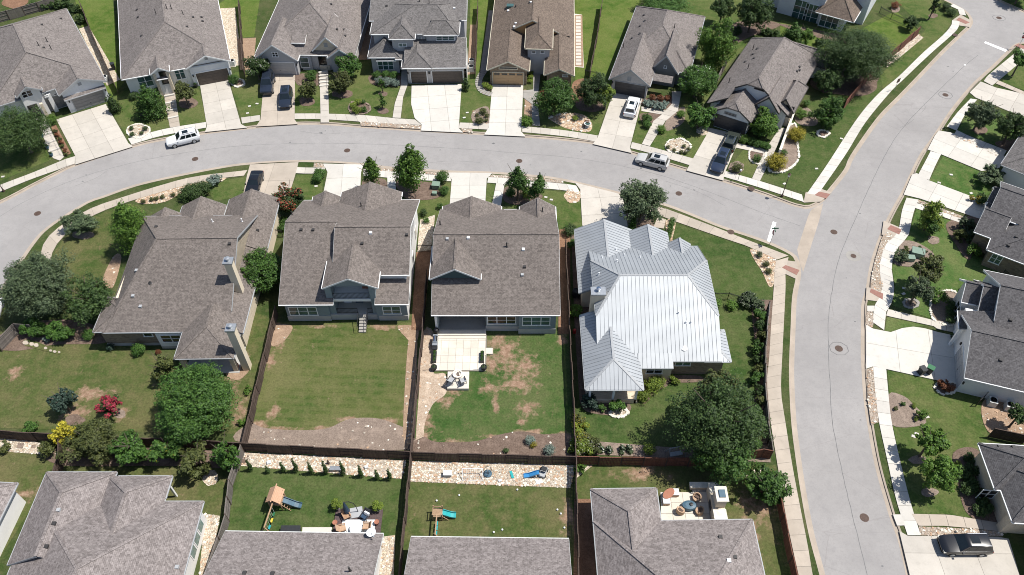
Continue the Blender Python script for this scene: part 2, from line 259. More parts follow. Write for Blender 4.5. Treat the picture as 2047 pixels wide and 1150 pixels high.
# ------------------------------------------------------------------ mesh helper
COL = scn.collection
class MB:
    def __init__(s): s.v = []; s.f = []; s.m = []
    def add(s, vs_, fs, mi=0):
        o = len(s.v); s.v += [tuple(p) for p in vs_]
        for f in fs: s.f.append([o + i for i in f]); s.m.append(mi)
        return s
    def poly(s, pts, mi=0): return s.add(pts, [list(range(len(pts)))], mi)
    def box(s, x0, y0, z0, x1, y1, z1, mi=0):
        v = [(x0, y0, z0), (x1, y0, z0), (x1, y1, z0), (x0, y1, z0), (x0, y0, z1), (x1, y0, z1), (x1, y1, z1), (x0, y1, z1)]
        return s.add(v, [(3, 2, 1, 0), (4, 5, 6, 7), (0, 1, 5, 4), (1, 2, 6, 5), (2, 3, 7, 6), (3, 0, 4, 7)], mi)
    def bar(s, a, b, w_, h, mi=0, up=(0, 0, 1)):               # box beam from a to b
        a, b = Vector(a), Vector(b); d = (b - a).normalized(); r = d.cross(Vector(up))
        if r.length < 1e-4: r = d.cross(Vector((1, 0, 0)))
        r.normalize(); u = r.cross(d).normalized(); r *= w_ / 2; u *= h / 2
        v = [a - r - u, a + r - u, a + r + u, a - r + u, b - r - u, b + r - u, b + r + u, b - r + u]
        return s.add(v, [(3, 2, 1, 0), (4, 5, 6, 7), (0, 1, 5, 4), (1, 2, 6, 5), (2, 3, 7, 6), (3, 0, 4, 7)], mi)
    def tube(s, a, b, r0, r1=None, n=8, mi=0, cap=True):
        r1 = r0 if r1 is None else r1; a, b = Vector(a), Vector(b); d = (b - a).normalized()
        x = d.cross(Vector((0, 0, 1)) if abs(d.z) < .95 else Vector((1, 0, 0))).normalized(); y = d.cross(x)
        v = []
        for p, r in ((a, r0), (b, r1)):
            for i in range(n):
                t = 2 * math.pi * i / n; v.append(p + x * (r * math.cos(t)) + y * (r * math.sin(t)))
        f = [(i, (i + 1) % n, n + (i + 1) % n, n + i) for i in range(n)]
        if cap: f += [list(range(n))[::-1], list(range(n, 2 * n))]
        return s.add(v, f, mi)
    def lathe(s, prof, n=16, mi=0, c=(0, 0, 0), sx=1, sy=1):    # (r, z) profile round z
        v = [(c[0] + sx * r * math.cos(2 * math.pi * i / n), c[1] + sy * r * math.sin(2 * math.pi * i / n), c[2] + z) for r, z in prof for i in range(n)]
        f = [(k * n + i, k * n + (i + 1) % n, (k + 1) * n + (i + 1) % n, (k + 1) * n + i) for k in range(len(prof) - 1) for i in range(n)]
        f += [list(range(n))[::-1], [(len(prof) - 1) * n + i for i in range(n)]]
        return s.add(v, f, mi)
    def prism(s, pts, z0, z1, mi=0):                            # outline (x, y) extruded
        n = len(pts)
        if area2(pts) < 0: pts = pts[::-1]
        v = [(p[0], p[1], z0) for p in pts] + [(p[0], p[1], z1) for p in pts]
        return s.add(v, [list(range(n))[::-1], list(range(n, 2 * n))] + [(i, (i + 1) % n, n + (i + 1) % n, n + i) for i in range(n)], mi)
    def build(s, name, mats, parent=None, smooth=None, uv=True, fix=False):
        me = bpy.data.meshes.new(name); me.from_pydata(s.v, [], s.f)
        mats = mats if isinstance(mats, (list, tuple)) else [mats]
        for k in mats: me.materials.append(M[k])
        if len(mats) > 1: me.polygons.foreach_set('material_index', s.m)
        if uv:
            ul = me.uv_layers.new(name='UVMap').data; V = me.vertices
            for p in me.polygons:
                n = p.normal
                if abs(n.z) < .985: t = Vector((-n.y, n.x, 0)).normalized()
                else: t = Vector((1, 0, 0))
                b = n.cross(t)
                for li in p.loop_indices:
                    co = V[me.loops[li].vertex_index].co; ul[li].uv = (co.dot(t), co.dot(b))
        if smooth is not None:
            me.polygons.foreach_set('use_smooth', [True] * len(me.polygons)); me.set_sharp_from_angle(angle=math.radians(smooth))
        me.update()
        return put(name, me, parent)
def area2(p): return sum(p[i][0] * p[(i + 1) % len(p)][1] - p[(i + 1) % len(p)][0] * p[i][1] for i in range(len(p)))
def put(name, me, parent=None):
    o = bpy.data.objects.new(name, me); COL.objects.link(o)
    if parent is not None: o.parent = parent
    return o
def tag(o, label, cat, group=None):
    o['label'] = label; o['category'] = cat
    if group: o['group'] = group
    return o
def struct(o, kind='structure'): o['kind'] = kind; return o
def empty(name, loc=(0, 0, 0), rz=0):
    o = bpy.data.objects.new(name, None); COL.objects.link(o); o.location = loc; o.rotation_euler = (0, 0, rz); o.empty_display_size = .2; return o
def copytree(o, parent=None):
    c = o.copy(); COL.objects.link(c); c.parent = parent
    for ch in o.children: copytree(ch, c)
    return c
def spline(pts, step=1.5, closed=False):                       # Catmull-Rom through 2-D points, resampled
    P = [Vector((p[0], p[1])) for p in pts]; n = len(P); out = []
    rng = range(n if closed else n - 1)
    for i in rng:
        a, b = P[i], P[(i + 1) % n]
        p0 = P[(i - 1) % n] if closed or i > 0 else a * 2 - b
        p3 = P[(i + 2) % n] if closed or i + 2 < n else b * 2 - a
        k = max(2, int((b - a).length / step) + 1)
        for j in range(k):
            t = j / k
            out.append(.5 * ((2 * a) + (b - p0) * t + (2 * p0 - 5 * a + 4 * b - p3) * t * t + (3 * a - p0 - 3 * b + p3) * t ** 3))
    if not closed: out.append(P[-1])
    return out
def gp(pts, z=0): return [G(x, y, z).to_2d() for x, y in pts]
def offs(line, d):                                             # offset to the left of travel by d
    out = []
    for i in range(len(line)):
        a, b = line[max(0, i - 1)], line[min(len(line) - 1, i + 1)]
        t = (b - a).normalized(); out.append(line[i] + Vector((-t.y, t.x)) * d)
    return out
def inside(p, poly):
    r = False; j = len(poly) - 1
    for i in range(len(poly)):
        a, b = poly[i], poly[j]
        if (a[1] > p[1]) != (b[1] > p[1]) and p[0] < (b[0] - a[0]) * (p[1] - a[1]) / (b[1] - a[1]) + a[0]: r = not r
        j = i
    return r
def clip(poly, nx, ny, d):                                     # keep nx*x + ny*y <= d
    out = []
    for i in range(len(poly)):
        a, b = poly[i], poly[(i + 1) % len(poly)]; fa, fb = nx * a[0] + ny * a[1] - d, nx * b[0] + ny * b[1] - d
        if fa <= 0: out.append(a)
        if (fa < 0 < fb) or (fb < 0 < fa):
            t = fa / (fa - fb); out.append((a[0] + (b[0] - a[0]) * t, a[1] + (b[1] - a[1]) * t))
    return out
# ------------------------------------------------------------------ ground, streets, kerbs
ZR = -0.12
mb = MB().poly([(-900, -300, -.2), (900, -300, -.2), (900, 1500, -.2), (-900, 1500, -.2)])
struct(mb.build('ground', 'grass_deep'))
mb = MB().poly([(-150, -20, ZR), (150, -20, ZR), (150, 260, ZR), (-150, 260, ZR)])
road = struct(mb.build('road', 'asphalt'))
E_N = [(-120, 470), (-60, 437), (21, 398), (70, 372), (118, 348), (153, 332), (264, 296), (330, 281), (417, 268), (520, 256), (597, 250), (660, 251), (723, 256), (848, 264), (917, 268), (1042, 275), (1120, 281), (1191, 290), (1261, 308), (1337, 332), (1440, 363), (1527, 391), (1590, 414), (1622, 417), (1645, 404), (1663, 384), (1695, 343), (1709, 313), (1760, 240), (1800, 198), (1831, 166), (1885, 109), (1923, 72), (1942, 53), (1944, 38), (1929, 20), (1901, 5), (1860, -14), (1800, -40), (1700, -80)]
E_S = [(1668, 1230), (1650, 1150), (1629, 1072), (1613, 991), (1600, 907), (1592, 840), (1588, 765), (1588, 720), (1590, 668), (1593, 598), (1600, 560), (1601, 535), (1593, 513), (1572, 499), (1537, 483), (1489, 466), (1440, 450), (1336, 409), (1235, 383), (1129, 358), (1059, 349), (976, 343), (900, 341), (789, 334), (709, 325), (604, 320), (500, 325), (435, 334), (348, 351), (271, 369), (205, 392), (174, 403), (118, 437), (83, 463), (60, 490), (42, 516), (20, 548), (0, 580), (-25, 630), (-60, 720)]
E_E = [(2200, 110), (2090, 88), (2047, 85), (2029, 88), (2013, 102), (1983, 131), (1942, 169), (1901, 218), (1866, 270), (1836, 313), (1803, 381), (1782, 419), (1765, 454), (1749, 495), (1738, 533), (1730, 579), (1722, 607), (1721, 648), (1721, 715), (1726, 796), (1733, 845), (1749, 932), (1776, 1028), (1795, 1082), (1811, 1150), (1830, 1220)]
E_T = [(1800, -90), (1900, -42), (1988, 0), (2047, 26), (2130, 66)]
GUT, KRB = .42, .20
EDGE = {k: spline(gp(v, ZR), 1.2) for k, v in dict(N=E_N, S=E_S, E=E_E, T=E_T).items()}
far = {'N': [(-60, 260), (-300, 260), (-300, 60)], 'S': [(-140, 30), (-140, 4), (40, 4)], 'E': [(60, 4), (300, 4), (300, 110)], 'T': [(200, 120), (300, 260), (20, 260)]}
DRIVES = []          # filled below (driveway outlines in metres)
# driveway outlines in photograph pixels: (label, outline, axis px pair, slab length, slabs across, material)
DW = [
 ('wide pale concrete driveway in front of the white gabled house at far left', [(113, 240), (212, 209), (257, 287), (266, 294), (151, 330), (151, 313)], ((163, 225), (208, 310)), 3.2, 3, 'concrete'),
 ('concrete driveway leading to the grey garage door of the white house with dark entry', [(400, 170), (456, 158), (482, 249), (495, 256), (410, 265), (414, 254)], ((428, 164), (449, 256)), 3.1, 2, 'concrete'),
 ('sandy driveway with two dark cars parked on it', [(530, 137), (590, 146), (589, 240), (596, 249), (512, 254), (521, 240)], ((560, 142), (555, 250)), 4, 2, 'concrete_tan'),
 ('broad white driveway with one curved edge before the two brown garage doors', [(823, 172), (923, 169), (917, 257), (926, 266), (842, 262), (843, 250), (829, 237), (822, 209)], ((870, 170), (880, 262)), 3.2, 3, 'concrete_white'),
 ('straight white driveway before the tan garage door', [(984, 170), (1046, 172), (1042, 264), (1051, 274), (968, 270), (977, 256)], ((1015, 170), (1010, 272)), 3.5, 2, 'concrete_white'),
 ('driveway with a white SUV backed toward the street', [(1226, 186), (1284, 198), (1259, 296), (1263, 307), (1185, 289), (1195, 275)], ((1255, 192), (1225, 300)), 3.6, 2, 'concrete'),
 ('driveway with two dark SUVs parked nose to tail by the corner house', [(1420, 257), (1482, 271), (1447, 350), (1446, 362), (1372, 342), (1384, 320)], ((1451, 264), (1408, 352)), 3.6, 2, 'concrete'),
 ('weathered tan driveway with a black sedan by the bend', [(500, 330), (597, 325), (592, 345), (584, 372), (570, 402), (486, 392), (494, 352)], ((552, 326), (528, 396)), 4, 2, 'concrete_tan'),
 ('bright white driveway behind the two-storey grey house with the rear balcony', [(646, 328), (727, 330), (722, 345), (718, 420), (640, 420), (655, 345)], ((688, 328), (680, 420)), 3.2, 2, 'concrete_white'),
 ('white driveway ending at the front of the wide grey house with the rear patio', [(896, 346), (984, 347), (973, 358), (969, 425), (898, 425), (903, 360)], ((938, 346), (934, 425)), 3.2, 2, 'concrete_white'),
 ('tan driveway beside the metal-roofed house', [(1149, 366), (1236, 388), (1246, 400), (1256, 462), (1164, 452), (1160, 380)], ((1190, 376), (1208, 456)), 4, 2, 'concrete'),
 ('driveway at the top right reaching the frame edge', [(1960, 164), (1990, 176), (2060, 192), (2060, 240), (2018, 224), (1950, 196), (1938, 186)], ((1950, 178), (2060, 216)), 3.2, 2, 'concrete'),
 ('white driveway beside a strip of lawn lights, upper right', [(1869, 271), (1876, 262), (1901, 266), (2008, 313), (1998, 336), (1962, 343), (1880, 309), (1854, 300)], ((1872, 282), (1985, 328)), 3.2, 2, 'concrete_white'),
 ('white driveway with rust stains leading to the dark brick house', [(1823, 350), (1832, 347), (1855, 361), (1972, 405), (1963, 440), (1839, 398), (1806, 390)], ((1818, 366), (1966, 424)), 3.4, 2, 'concrete_white'),
 ('broad white driveway with two wheeled bins on it', [(1731, 650), (1745, 658), (1780, 665), (1803, 657), (1825, 654), (1847, 657), (1875, 665), (1922, 675), (1916, 767), (1877, 762), (1773, 739), (1746, 733), (1731, 738)], ((1731, 690), (1916, 722)), 3.3, 2, 'concrete_white'),
 ('driveway at the bottom right corner with a dark SUV parked across it', [(1797, 1062), (1814, 1072), (1994, 1074), (2016, 1078), (2052, 1200), (1825, 1200), (1818, 1150)], ((1800, 1110), (2020, 1112)), 3.4, 3, 'concrete'),
]
def grid_slabs(root, poly, a, b, ln, across, mat, gap=.035, top=.085):
    ax = (b - a).normalized(); ay = Vector((-ax.y, ax.x))
    us = [Vector(p).dot(ax) for p in poly]; vsx = [Vector(p).dot(ay) for p in poly]
    u0, u1, v0, v1 = min(us), max(us), min(vsx), max(vsx)
    nu = max(1, round((u1 - u0) / ln)); nv = across
    for i in range(nu):
        for j in range(nv):
            q = [tuple(p) for p in poly]
            ua, ub = u0 + (u1 - u0) * i / nu, u0 + (u1 - u0) * (i + 1) / nu
            va, vb = v0 + (v1 - v0) * j / nv, v0 + (v1 - v0) * (j + 1) / nv
            for n, d in ((ax, ub - gap / 2), (-ax, -(ua + gap / 2)), (ay, vb - gap / 2), (-ay, -(va + gap / 2))):
                q = clip(q, n.x, n.y, d)
                if len(q) < 3: break
            if len(q) < 3 or abs(area2(q)) < .25: continue
            MB().prism(q, .05, top).build('slab', mat, root, uv=False)
def paving(name, poly, a, b, ln, across, mat, label=None, gap=.035, top=.085):
    root = MB().poly([(p[0], p[1], .077) for p in (poly if area2(poly) > 0 else poly[::-1])]).build(name, 'joint', uv=False)
    struct(root)
    if label: root['label'] = label
    grid_slabs(root, poly, a, b, ln, across, mat, gap, top); return root
for lab, pts, (pa, pb), ln, ac, mat in DW:
    poly = gp(pts); DRIVES.append(poly)
    paving('driveway', poly, G(*pa).to_2d(), G(*pb).to_2d(), ln, ac, mat, lab)
# land blocks, gutters, kerbs
for k, line in EDGE.items():
    o1, o2 = offs(line, GUT), offs(line, GUT + KRB)
    land = [(p.x, p.y) for p in o2] + far[k]
    if area2(land) < 0: land = land[::-1]
    struct(MB().prism(land, -.18, 0).build('land', 'grass_verge' if k != 'T' else 'grass', uv=False))
    g = MB(); kb = MB()
    for i in range(len(line) - 1):
        a, b, c, d = line[i], line[i + 1], o1[i + 1], o1[i]
        g.poly([(a.x, a.y, ZR + .004), (b.x, b.y, ZR + .004), (c.x, c.y, ZR + .010), (d.x, d.y, ZR + .010)])
        hs = []
        for j in (i, i + 1):
            t = (o2[j] - o1[j]).normalized(); q = o2[j] + t * .7
            hs.append(any(inside(q, dp) for dp in DRIVES))
        e, f = o2[i + 1], o2[i]
        za, zb = (ZR + .014 if hs[0] else .0), (ZR + .014 if hs[1] else .0)
        kb.add([(d.x, d.y, ZR), (c.x, c.y, ZR), (c.x, c.y, zb), (d.x, d.y, za), (f.x, f.y, .08 if hs[0] else .012), (e.x, e.y, .08 if hs[1] else .012)], [(0, 1, 2, 3), (3, 2, 5, 4)])
    gut = struct(g.build('gutter', 'kerb', uv=False)); struct(kb.build('kerb', 'kerb', uv=False))
# concrete valley gutter across the side street, painted lines
struct(MB().poly([(*G(x, y, 0).to_2d(), ZR + .007) for x, y in [(1594, 498), (1616, 431), (1622, 418), (1646, 405), (1638, 440), (1623, 487), (1606, 543), (1601, 530)][::-1]]).build('valley_gutter', 'kerb', uv=False))
def stripe(px, label=None):
    o = struct(MB().poly([(*G(x, y, ZR).to_2d(), ZR + .008) for x, y in px]).build('stop_line', 'line_paint', uv=False)); return o
stripe([(1533, 482), (1540, 485), (1552, 445), (1545, 443)]); stripe([(1967, 86), (2010, 104), (2013, 100), (1970, 83)]); stripe([(1927, 131), (1931, 131), (1931, 129), (1927, 129)])
plain('seam', (.13, .13, .13), .8, .3, 2)
# sealed seam along the crown of the main street, and old manhole rings
def seam(px, wd=.07):
    ln = spline(gp(px, ZR), .9); m = MB()
    ln = [p + Vector((random.uniform(-.03, .03), random.uniform(-.03, .03))) for p in ln]
    a, b = offs(ln, wd / 2), offs(ln, -wd / 2)
    for i in range(len(ln) - 1): m.poly([(b[i].x, b[i].y, ZR + .004), (b[i + 1].x, b[i + 1].y, ZR + .004), (a[i + 1].x, a[i + 1].y, ZR + .004), (a[i].x, a[i].y, ZR + .004)])
    struct(m.build('road_seam', 'seam', uv=False))
seam([(1955, 110), (1912, 147), (1814, 245), (1764, 321), (1705, 449), (1675, 525), (1662, 590), (1656, 640), (1656, 700), (1660, 783), (1664, 845), (1681, 932), (1700, 1014), (1734, 1150), (1745, 1190)], .06)
seam([(-20, 445), (60, 398), (170, 352), (300, 318), (440, 296), (560, 288), (700, 287), (860, 294), (1020, 305), (1160, 318), (1300, 345), (1420, 385), (1520, 424), (1600, 452)], .045)
for px in ([(600, 262), (640, 268), (690, 266)], [(1330, 362), (1400, 386), (1450, 412)], [(820, 330), (900, 322), (960, 325)], [(150, 372), (190, 357), (215, 341)], [(1800, 255), (1812, 250), (1828, 238)], [(1845, 205), (1850, 215), (1842, 225)]): seam(px, .035)
for x, y, r in ((642, 266, .3), (580, 285, .22), (986, 287, .3), (1162, 303, .2), (650, 262, .16), (1060, 330, .15), (1388, 380, .2), (1340, 372, .14), (165, 363, .2), (172, 350, .15), (1719, 427, .2), (1692, 556, .14), (1709, 643, .14), (1764, 1132, .16), (1720, 840, .12), (1895, 133, .2), (1905, 143, .14), (880, 300, .16), (760, 320, .14)):
    g = G(x, y, ZR); n_ = 11; a0 = random.uniform(0, 6)
    struct(MB().poly([(g.x + r * random.uniform(.4, 1.2) * math.cos(6.283 * i / n_), g.y + r * .7 * random.uniform(.4, 1.2) * math.sin(6.283 * i / n_), ZR + .005) for i in range(n_)]).build('tar_spot', 'seam', uv=False))
MH = [(390, 318, 0, 'iron manhole cover on the street near the parked white SUV'), (75, 427, 0, 'iron manhole cover on the bend at far left'), (694, 301, 0, 'iron manhole cover in mid street before the house with two brown garage doors'),
      (1038, 322, 0, 'iron manhole cover close to the two young trees by the kerb'), (1357, 387, 0, 'iron manhole cover beside the round street tree near the corner'), (1461, 464, 1, 'manhole cover set in the sidewalk by the metal-roofed house'), (1502, 377, 1, 'manhole cover in the concrete inlet apron near the corner lamp post'),
      (1667, 464, 0, 'manhole cover nearest the side-street mouth on the main street'), (1706, 512, 2, 'manhole cover in a pale round patch on the main street'), (1677, 697, 3, 'manhole cover ringed by a sealed octagon, middle of the main street'), (1728, 1035, 0, 'manhole cover on the main street near the bottom edge'),
      (1890, 190, 3, 'manhole cover ringed by a sealed octagon on the upper bend'), (1997, 36, 3, 'manhole cover ringed by a sealed octagon at the top right junction'), (1909, 70, 1, 'manhole cover on the kerb inlet at the top right corner')]
for x, y, kind, lab in MH:
    z = ZR + .006 if kind != 1 else .09
    g = G(x, y, z); r = empty('manhole_cover', g); tag(r, lab, 'manhole cover', 'manhole covers')
    q = MB().lathe([(.36, 0), (.36, .012), (.30, .012), (.30, .006), (.02, .006)], 20)
    for k in range(-3, 4): q.box(-.26 + abs(k) * .02, k * .075 - .015, .006, .26 - abs(k) * .02, k * .075 + .015, .016)
    q.build('lid', 'rust_iron', r, uv=False)
    MB().lathe([(.46, 0), (.46, .006), (.37, .010), (.37, 0)], 24).build('rim', 'concrete_grey' if kind == 2 else 'rust_iron', r, uv=False)
    if kind == 2: MB().lathe([(.95, 0), (.95, .003), (.47, .003), (.47, 0)], 24).build('concrete_collar', 'concrete_grey', r, uv=False)
    if kind == 3:
        m = MB()
        P8 = [Vector((math.cos(math.pi / 4 * i + .39) * 1.12, math.sin(math.pi / 4 * i + .39) * 1.0, .003)) for i in range(8)]
        for i in range(8): m.bar(P8[i], P8[(i + 1) % 8], .055, .006)
        m.build('sealed_joint', 'seam', r, uv=False)
# ------------------------------------------------------------------ sidewalks: (inner edge px, outer edge px)
SW = [
 ([(-60, 398), (0, 371), (58, 349), (112, 327)], [(-60, 412), (0, 385), (58, 361), (117, 340)], 'concrete'),
 ([(112, 327), (125, 321), (151, 313)], [(117, 340), (132, 334), (150, 328)], 'concrete'),
 ([(256, 278), (300, 266), (343, 256), (412, 245)], [(263, 290), (305, 277), (345, 268), (413, 256)], 'concrete_white'),
 ([(482, 236), (520, 231)], [(484, 248), (520, 242)], 'concrete'),
 ([(589, 228), (640, 228), (723, 231), (785, 237), (830, 240)], [(589, 239), (640, 239), (719, 244), (785, 248), (843, 251)], 'concrete'),
 ([(919, 246), (978, 248)], [(917, 257), (976, 260)], 'concrete'),
 ([(1043, 253), (1087, 257), (1140, 263), (1195, 272)], [(1044, 265), (1087, 269), (1140, 275), (1191, 284)], 'concrete'),
 ([(1263, 285), (1299, 294), (1386, 318)], [(1260, 297), (1299, 307), (1378, 331)], 'concrete'),
 ([(1450, 343), (1519, 363), (1603, 390)], [(1446, 354), (1519, 376), (1607, 405)], 'concrete_white'),
 ([(1613, 388), (1655, 327), (1714, 237), (1756, 188), (1797, 153), (1843, 108), (1885, 71), (1901, 52), (1903, 41)], [(1634, 391), (1690, 310), (1731, 244), (1783, 181), (1800, 165), (1860, 108), (1900, 73), (1915, 57), (1918, 44)], 'concrete_white'),
 ([(1897, 12), (1915, 20), (1918, 30)], [(1906, 9), (1925, 18), (1931, 32)], 'concrete_white'),
 ([(101, 523), (108, 499), (132, 469), (188, 431), (264, 402), (369, 372), (430, 359), (488, 352)], [(82, 508), (90, 484), (118, 455), (181, 418), (243, 396), (323, 371), (390, 354), (495, 341)], 'concrete_tan'),
 ([(590, 347), (612, 348), (648, 348)], [(592, 335), (612, 336), (650, 336)], 'concrete'),
 ([(726, 352), (800, 358), (858, 362), (902, 363)], [(727, 339), (800, 345), (858, 350), (900, 351)], 'concrete_white'),
 ([(974, 366), (1010, 369), (1056, 375), (1125, 381), (1160, 387)], [(976, 355), (1010, 357), (1056, 362), (1125, 368), (1152, 372)], 'concrete_white'),
 ([(1246, 404), (1300, 424), (1346, 442), (1440, 475), (1496, 494), (1553, 520)], [(1238, 392), (1290, 407), (1336, 420), (1440, 459), (1482, 476), (1576, 512)], 'concrete_tan'),
 ([(1551, 522), (1548, 545), (1546, 584), (1541, 654), (1537, 720), (1533, 765), (1540, 843), (1551, 912), (1567, 1012), (1581, 1083), (1596, 1150), (1606, 1200)], [(1576, 515), (1570, 545), (1570, 577), (1566, 660), (1564, 702), (1561, 781), (1569, 840), (1584, 934), (1602, 1029), (1614, 1090), (1624, 1150), (1634, 1200)], 'concrete_tan'),
 ([(2060, 108), (1998, 160), (1983, 172)], [(2047, 92), (1980, 147), (1966, 163)], 'concrete'),
 ([(1953, 200), (1930, 228), (1912, 262)], [(1940, 198), (1915, 224), (1892, 254)], 'concrete_white'),
 ([(1881, 309), (1868, 335), (1857, 361)], [(1860, 303), (1847, 328), (1834, 352)], 'concrete_white'),
 ([(1836, 400), (1829, 416), (1822, 441), (1817, 468), (1811, 478), (1792, 500), (1782, 533), (1787, 575), (1783, 605), (1772, 621), (1767, 661)], [(1812, 396), (1803, 421), (1798, 451), (1794, 466), (1788, 474), (1770, 490), (1758, 533), (1763, 578), (1757, 597), (1748, 612), (1744, 645)], 'concrete_white'),
 ([(1771, 738), (1775, 783), (1782, 845), (1800, 927), (1820, 1006), (1840, 1071)], [(1745, 733), (1749, 783), (1757, 845), (1773, 919), (1791, 1000), (1814, 1071)], 'concrete_white'),
]
def strip(inner, outer, step, mat):
    A, B = spline(gp(inner), .4), spline(gp(outer), .4)
    def res(Pn, n):
        ds = [0]
        for i in range(1, len(Pn)): ds.append(ds[-1] + (Pn[i] - Pn[i - 1]).length)
        out = []; j = 0
        for k in range(n + 1):
            t = ds[-1] * k / n
            while j < len(ds) - 2 and ds[j + 1] < t: j += 1
            u = (t - ds[j]) / max(1e-6, ds[j + 1] - ds[j]); out.append(Pn[j].lerp(Pn[j + 1], u))
        return out, ds[-1]
    n = max(1, round(res(A, 1)[1] / step)); a, _ = res(A, n); b, _ = res(B, n)
    loop = a + b[::-1]
    if area2(loop) < 0: loop = loop[::-1]
    root = struct(MB().poly([(p.x, p.y, .074) for p in loop]).build('sidewalk', 'joint', uv=False))
    for i in range(n):
        q = [a[i], a[i + 1], b[i + 1], b[i]]; c = (q[0] + q[1] + q[2] + q[3]) / 4
        along = (a[i + 1] - a[i]).normalized()
        q = [p - along * (.018 if (p - c).dot(along) > 0 else -.018) for p in q]
        MB().prism([tuple(p) for p in q], .05, .082).build('slab', mat, root, uv=False)
for a, b, mat in SW: strip(a, b, 1.55, mat)
# brick tactile ramps
for q in ([(1628, 391), (1651, 398), (1659, 389), (1637, 384)], [(1563, 536), (1570, 531), (1598, 541), (1592, 551)], [(1911, 41), (1917, 36), (1938, 46), (1930, 49)], [(1773, 459), (1780, 451), (1802, 460), (1797, 470)], [(1738, 585), (1741, 578), (1765, 588), (1764, 600)], [(2028, 92), (2047, 100), (2055, 96), (2036, 88)]):
    r = struct(MB().prism([tuple(p) for p in gp(q)], .03, .095).build('brick_ramp', 'red_brick'))
    r['label'] = 'red brick tactile ramp at a kerb crossing'
for q in ([(1766, 442), (1797, 455), (1797, 478), (1762, 470)], [(1732, 575), (1764, 580), (1760, 604), (1730, 600)], [(1560, 520), (1592, 524), (1596, 545), (1590, 558), (1562, 545)], [(1610, 386), (1640, 378), (1662, 386), (1640, 404), (1606, 406)], [(1905, 40), (1920, 30), (1941, 42), (1938, 55), (1918, 52)]):
    struct(MB().prism([tuple(p) for p in gp(q)], .02, .079).build('ramp_apron', 'concrete_tan', uv=False))
# ------------------------------------------------------------------ front walks, side paths
WK = [
 ([(71, 240), (90, 236), (129, 314), (120, 322), (106, 317)], ((80, 238), (117, 318)), 1.3, 'concrete'),
 ([(325, 176), (348, 174), (360, 253), (340, 256)], ((336, 175), (350, 255)), 1.2, 'concrete_tan'),
 ([(639, 143), (655, 141), (658, 228), (658, 246), (641, 246), (641, 226)], ((647, 142), (650, 246)), 1.5, 'concrete'),
 ([(803, 139), (815, 142), (815, 170), (806, 195), (801, 237), (785, 236), (789, 209), (801, 174)], ((809, 140), (793, 236)), 1.4, 'concrete'),
 ([(1066, 137), (1082, 137), (1074, 202), (1080, 253), (1064, 252), (1063, 209), (1046, 196), (1046, 182), (1066, 180)], ((1074, 137), (1070, 252)), 1.4, 'concrete_grey'),
 ([(1343, 184), (1362, 184), (1355, 223), (1330, 243), (1299, 293), (1283, 289), (1306, 243), (1323, 230), (1282, 223), (1282, 214), (1330, 222), (1343, 209)], ((1350, 184), (1290, 290)), 1.4, 'concrete'),
 ([(1558, 257), (1571, 257), (1519, 363), (1503, 358), (1526, 308), (1470, 296), (1474, 287), (1530, 300)], ((1564, 257), (1511, 360)), 1.4, 'concrete'),
 ([(1831, 407), (1842, 410), (1926, 440), (1921, 447), (1880, 433), (1829, 417)], ((1831, 410), (1924, 444)), 1.5, 'concrete_white'),
 ([(1912, 261), (1937, 273), (2012, 302), (2006, 312), (1929, 283), (1905, 272)], ((1910, 266), (2008, 307)), 1.5, 'concrete_white'),
 ([(1775, 619), (1869, 642), (1921, 650), (1921, 668), (1874, 659), (1866, 653), (1771, 632)], ((1775, 626), (1920, 660)), 1.6, 'concrete'),
 ([(1822, 1028), (1898, 1030), (1940, 1037), (1996, 1046), (1998, 1063), (1945, 1057), (1885, 1052), (1836, 1052)], ((1824, 1040), (1996, 1055)), 1.6, 'concrete_tan'),
 ([(1784, 1029), (1802, 1029), (1809, 1051), (1793, 1052)], ((1786, 1040), (1806, 1040)), 1.3, 'concrete_white'),
 ([(1990, 168), (2060, 196), (2060, 190), (1996, 162)], ((1990, 166), (2060, 194)), 1.5, 'concrete_tan'),
 ([(774, 352), (791, 354), (792, 385), (775, 383)], ((782, 352), (783, 385)), 1.3, 'concrete_white'),
 ([(992, 367), (1009, 369), (1001, 415), (983, 412)], ((1000, 368), (992, 413)), 1.4, 'concrete_white'),
 ([(1315, 434), (1331, 440), (1327, 458), (1306, 455)], ((1322, 436), (1316, 457)), 1.3, 'concrete_tan'),
 ([(977, 22), (988, 22), (975, 140), (960, 142)], ((982, 22), (967, 141)), 2.0, 'concrete_grey'),
 ([(1733, 612), (1748, 612), (1746, 624), (1733, 623)], ((1733, 617), (1747, 617)), 1.2, 'concrete_white'),
]
for pts, (a, b), ln, mat in WK: paving('front_walk', gp(pts), G(*a).to_2d(), G(*b).to_2d(), ln, 1, mat, gap=.05, top=.092)
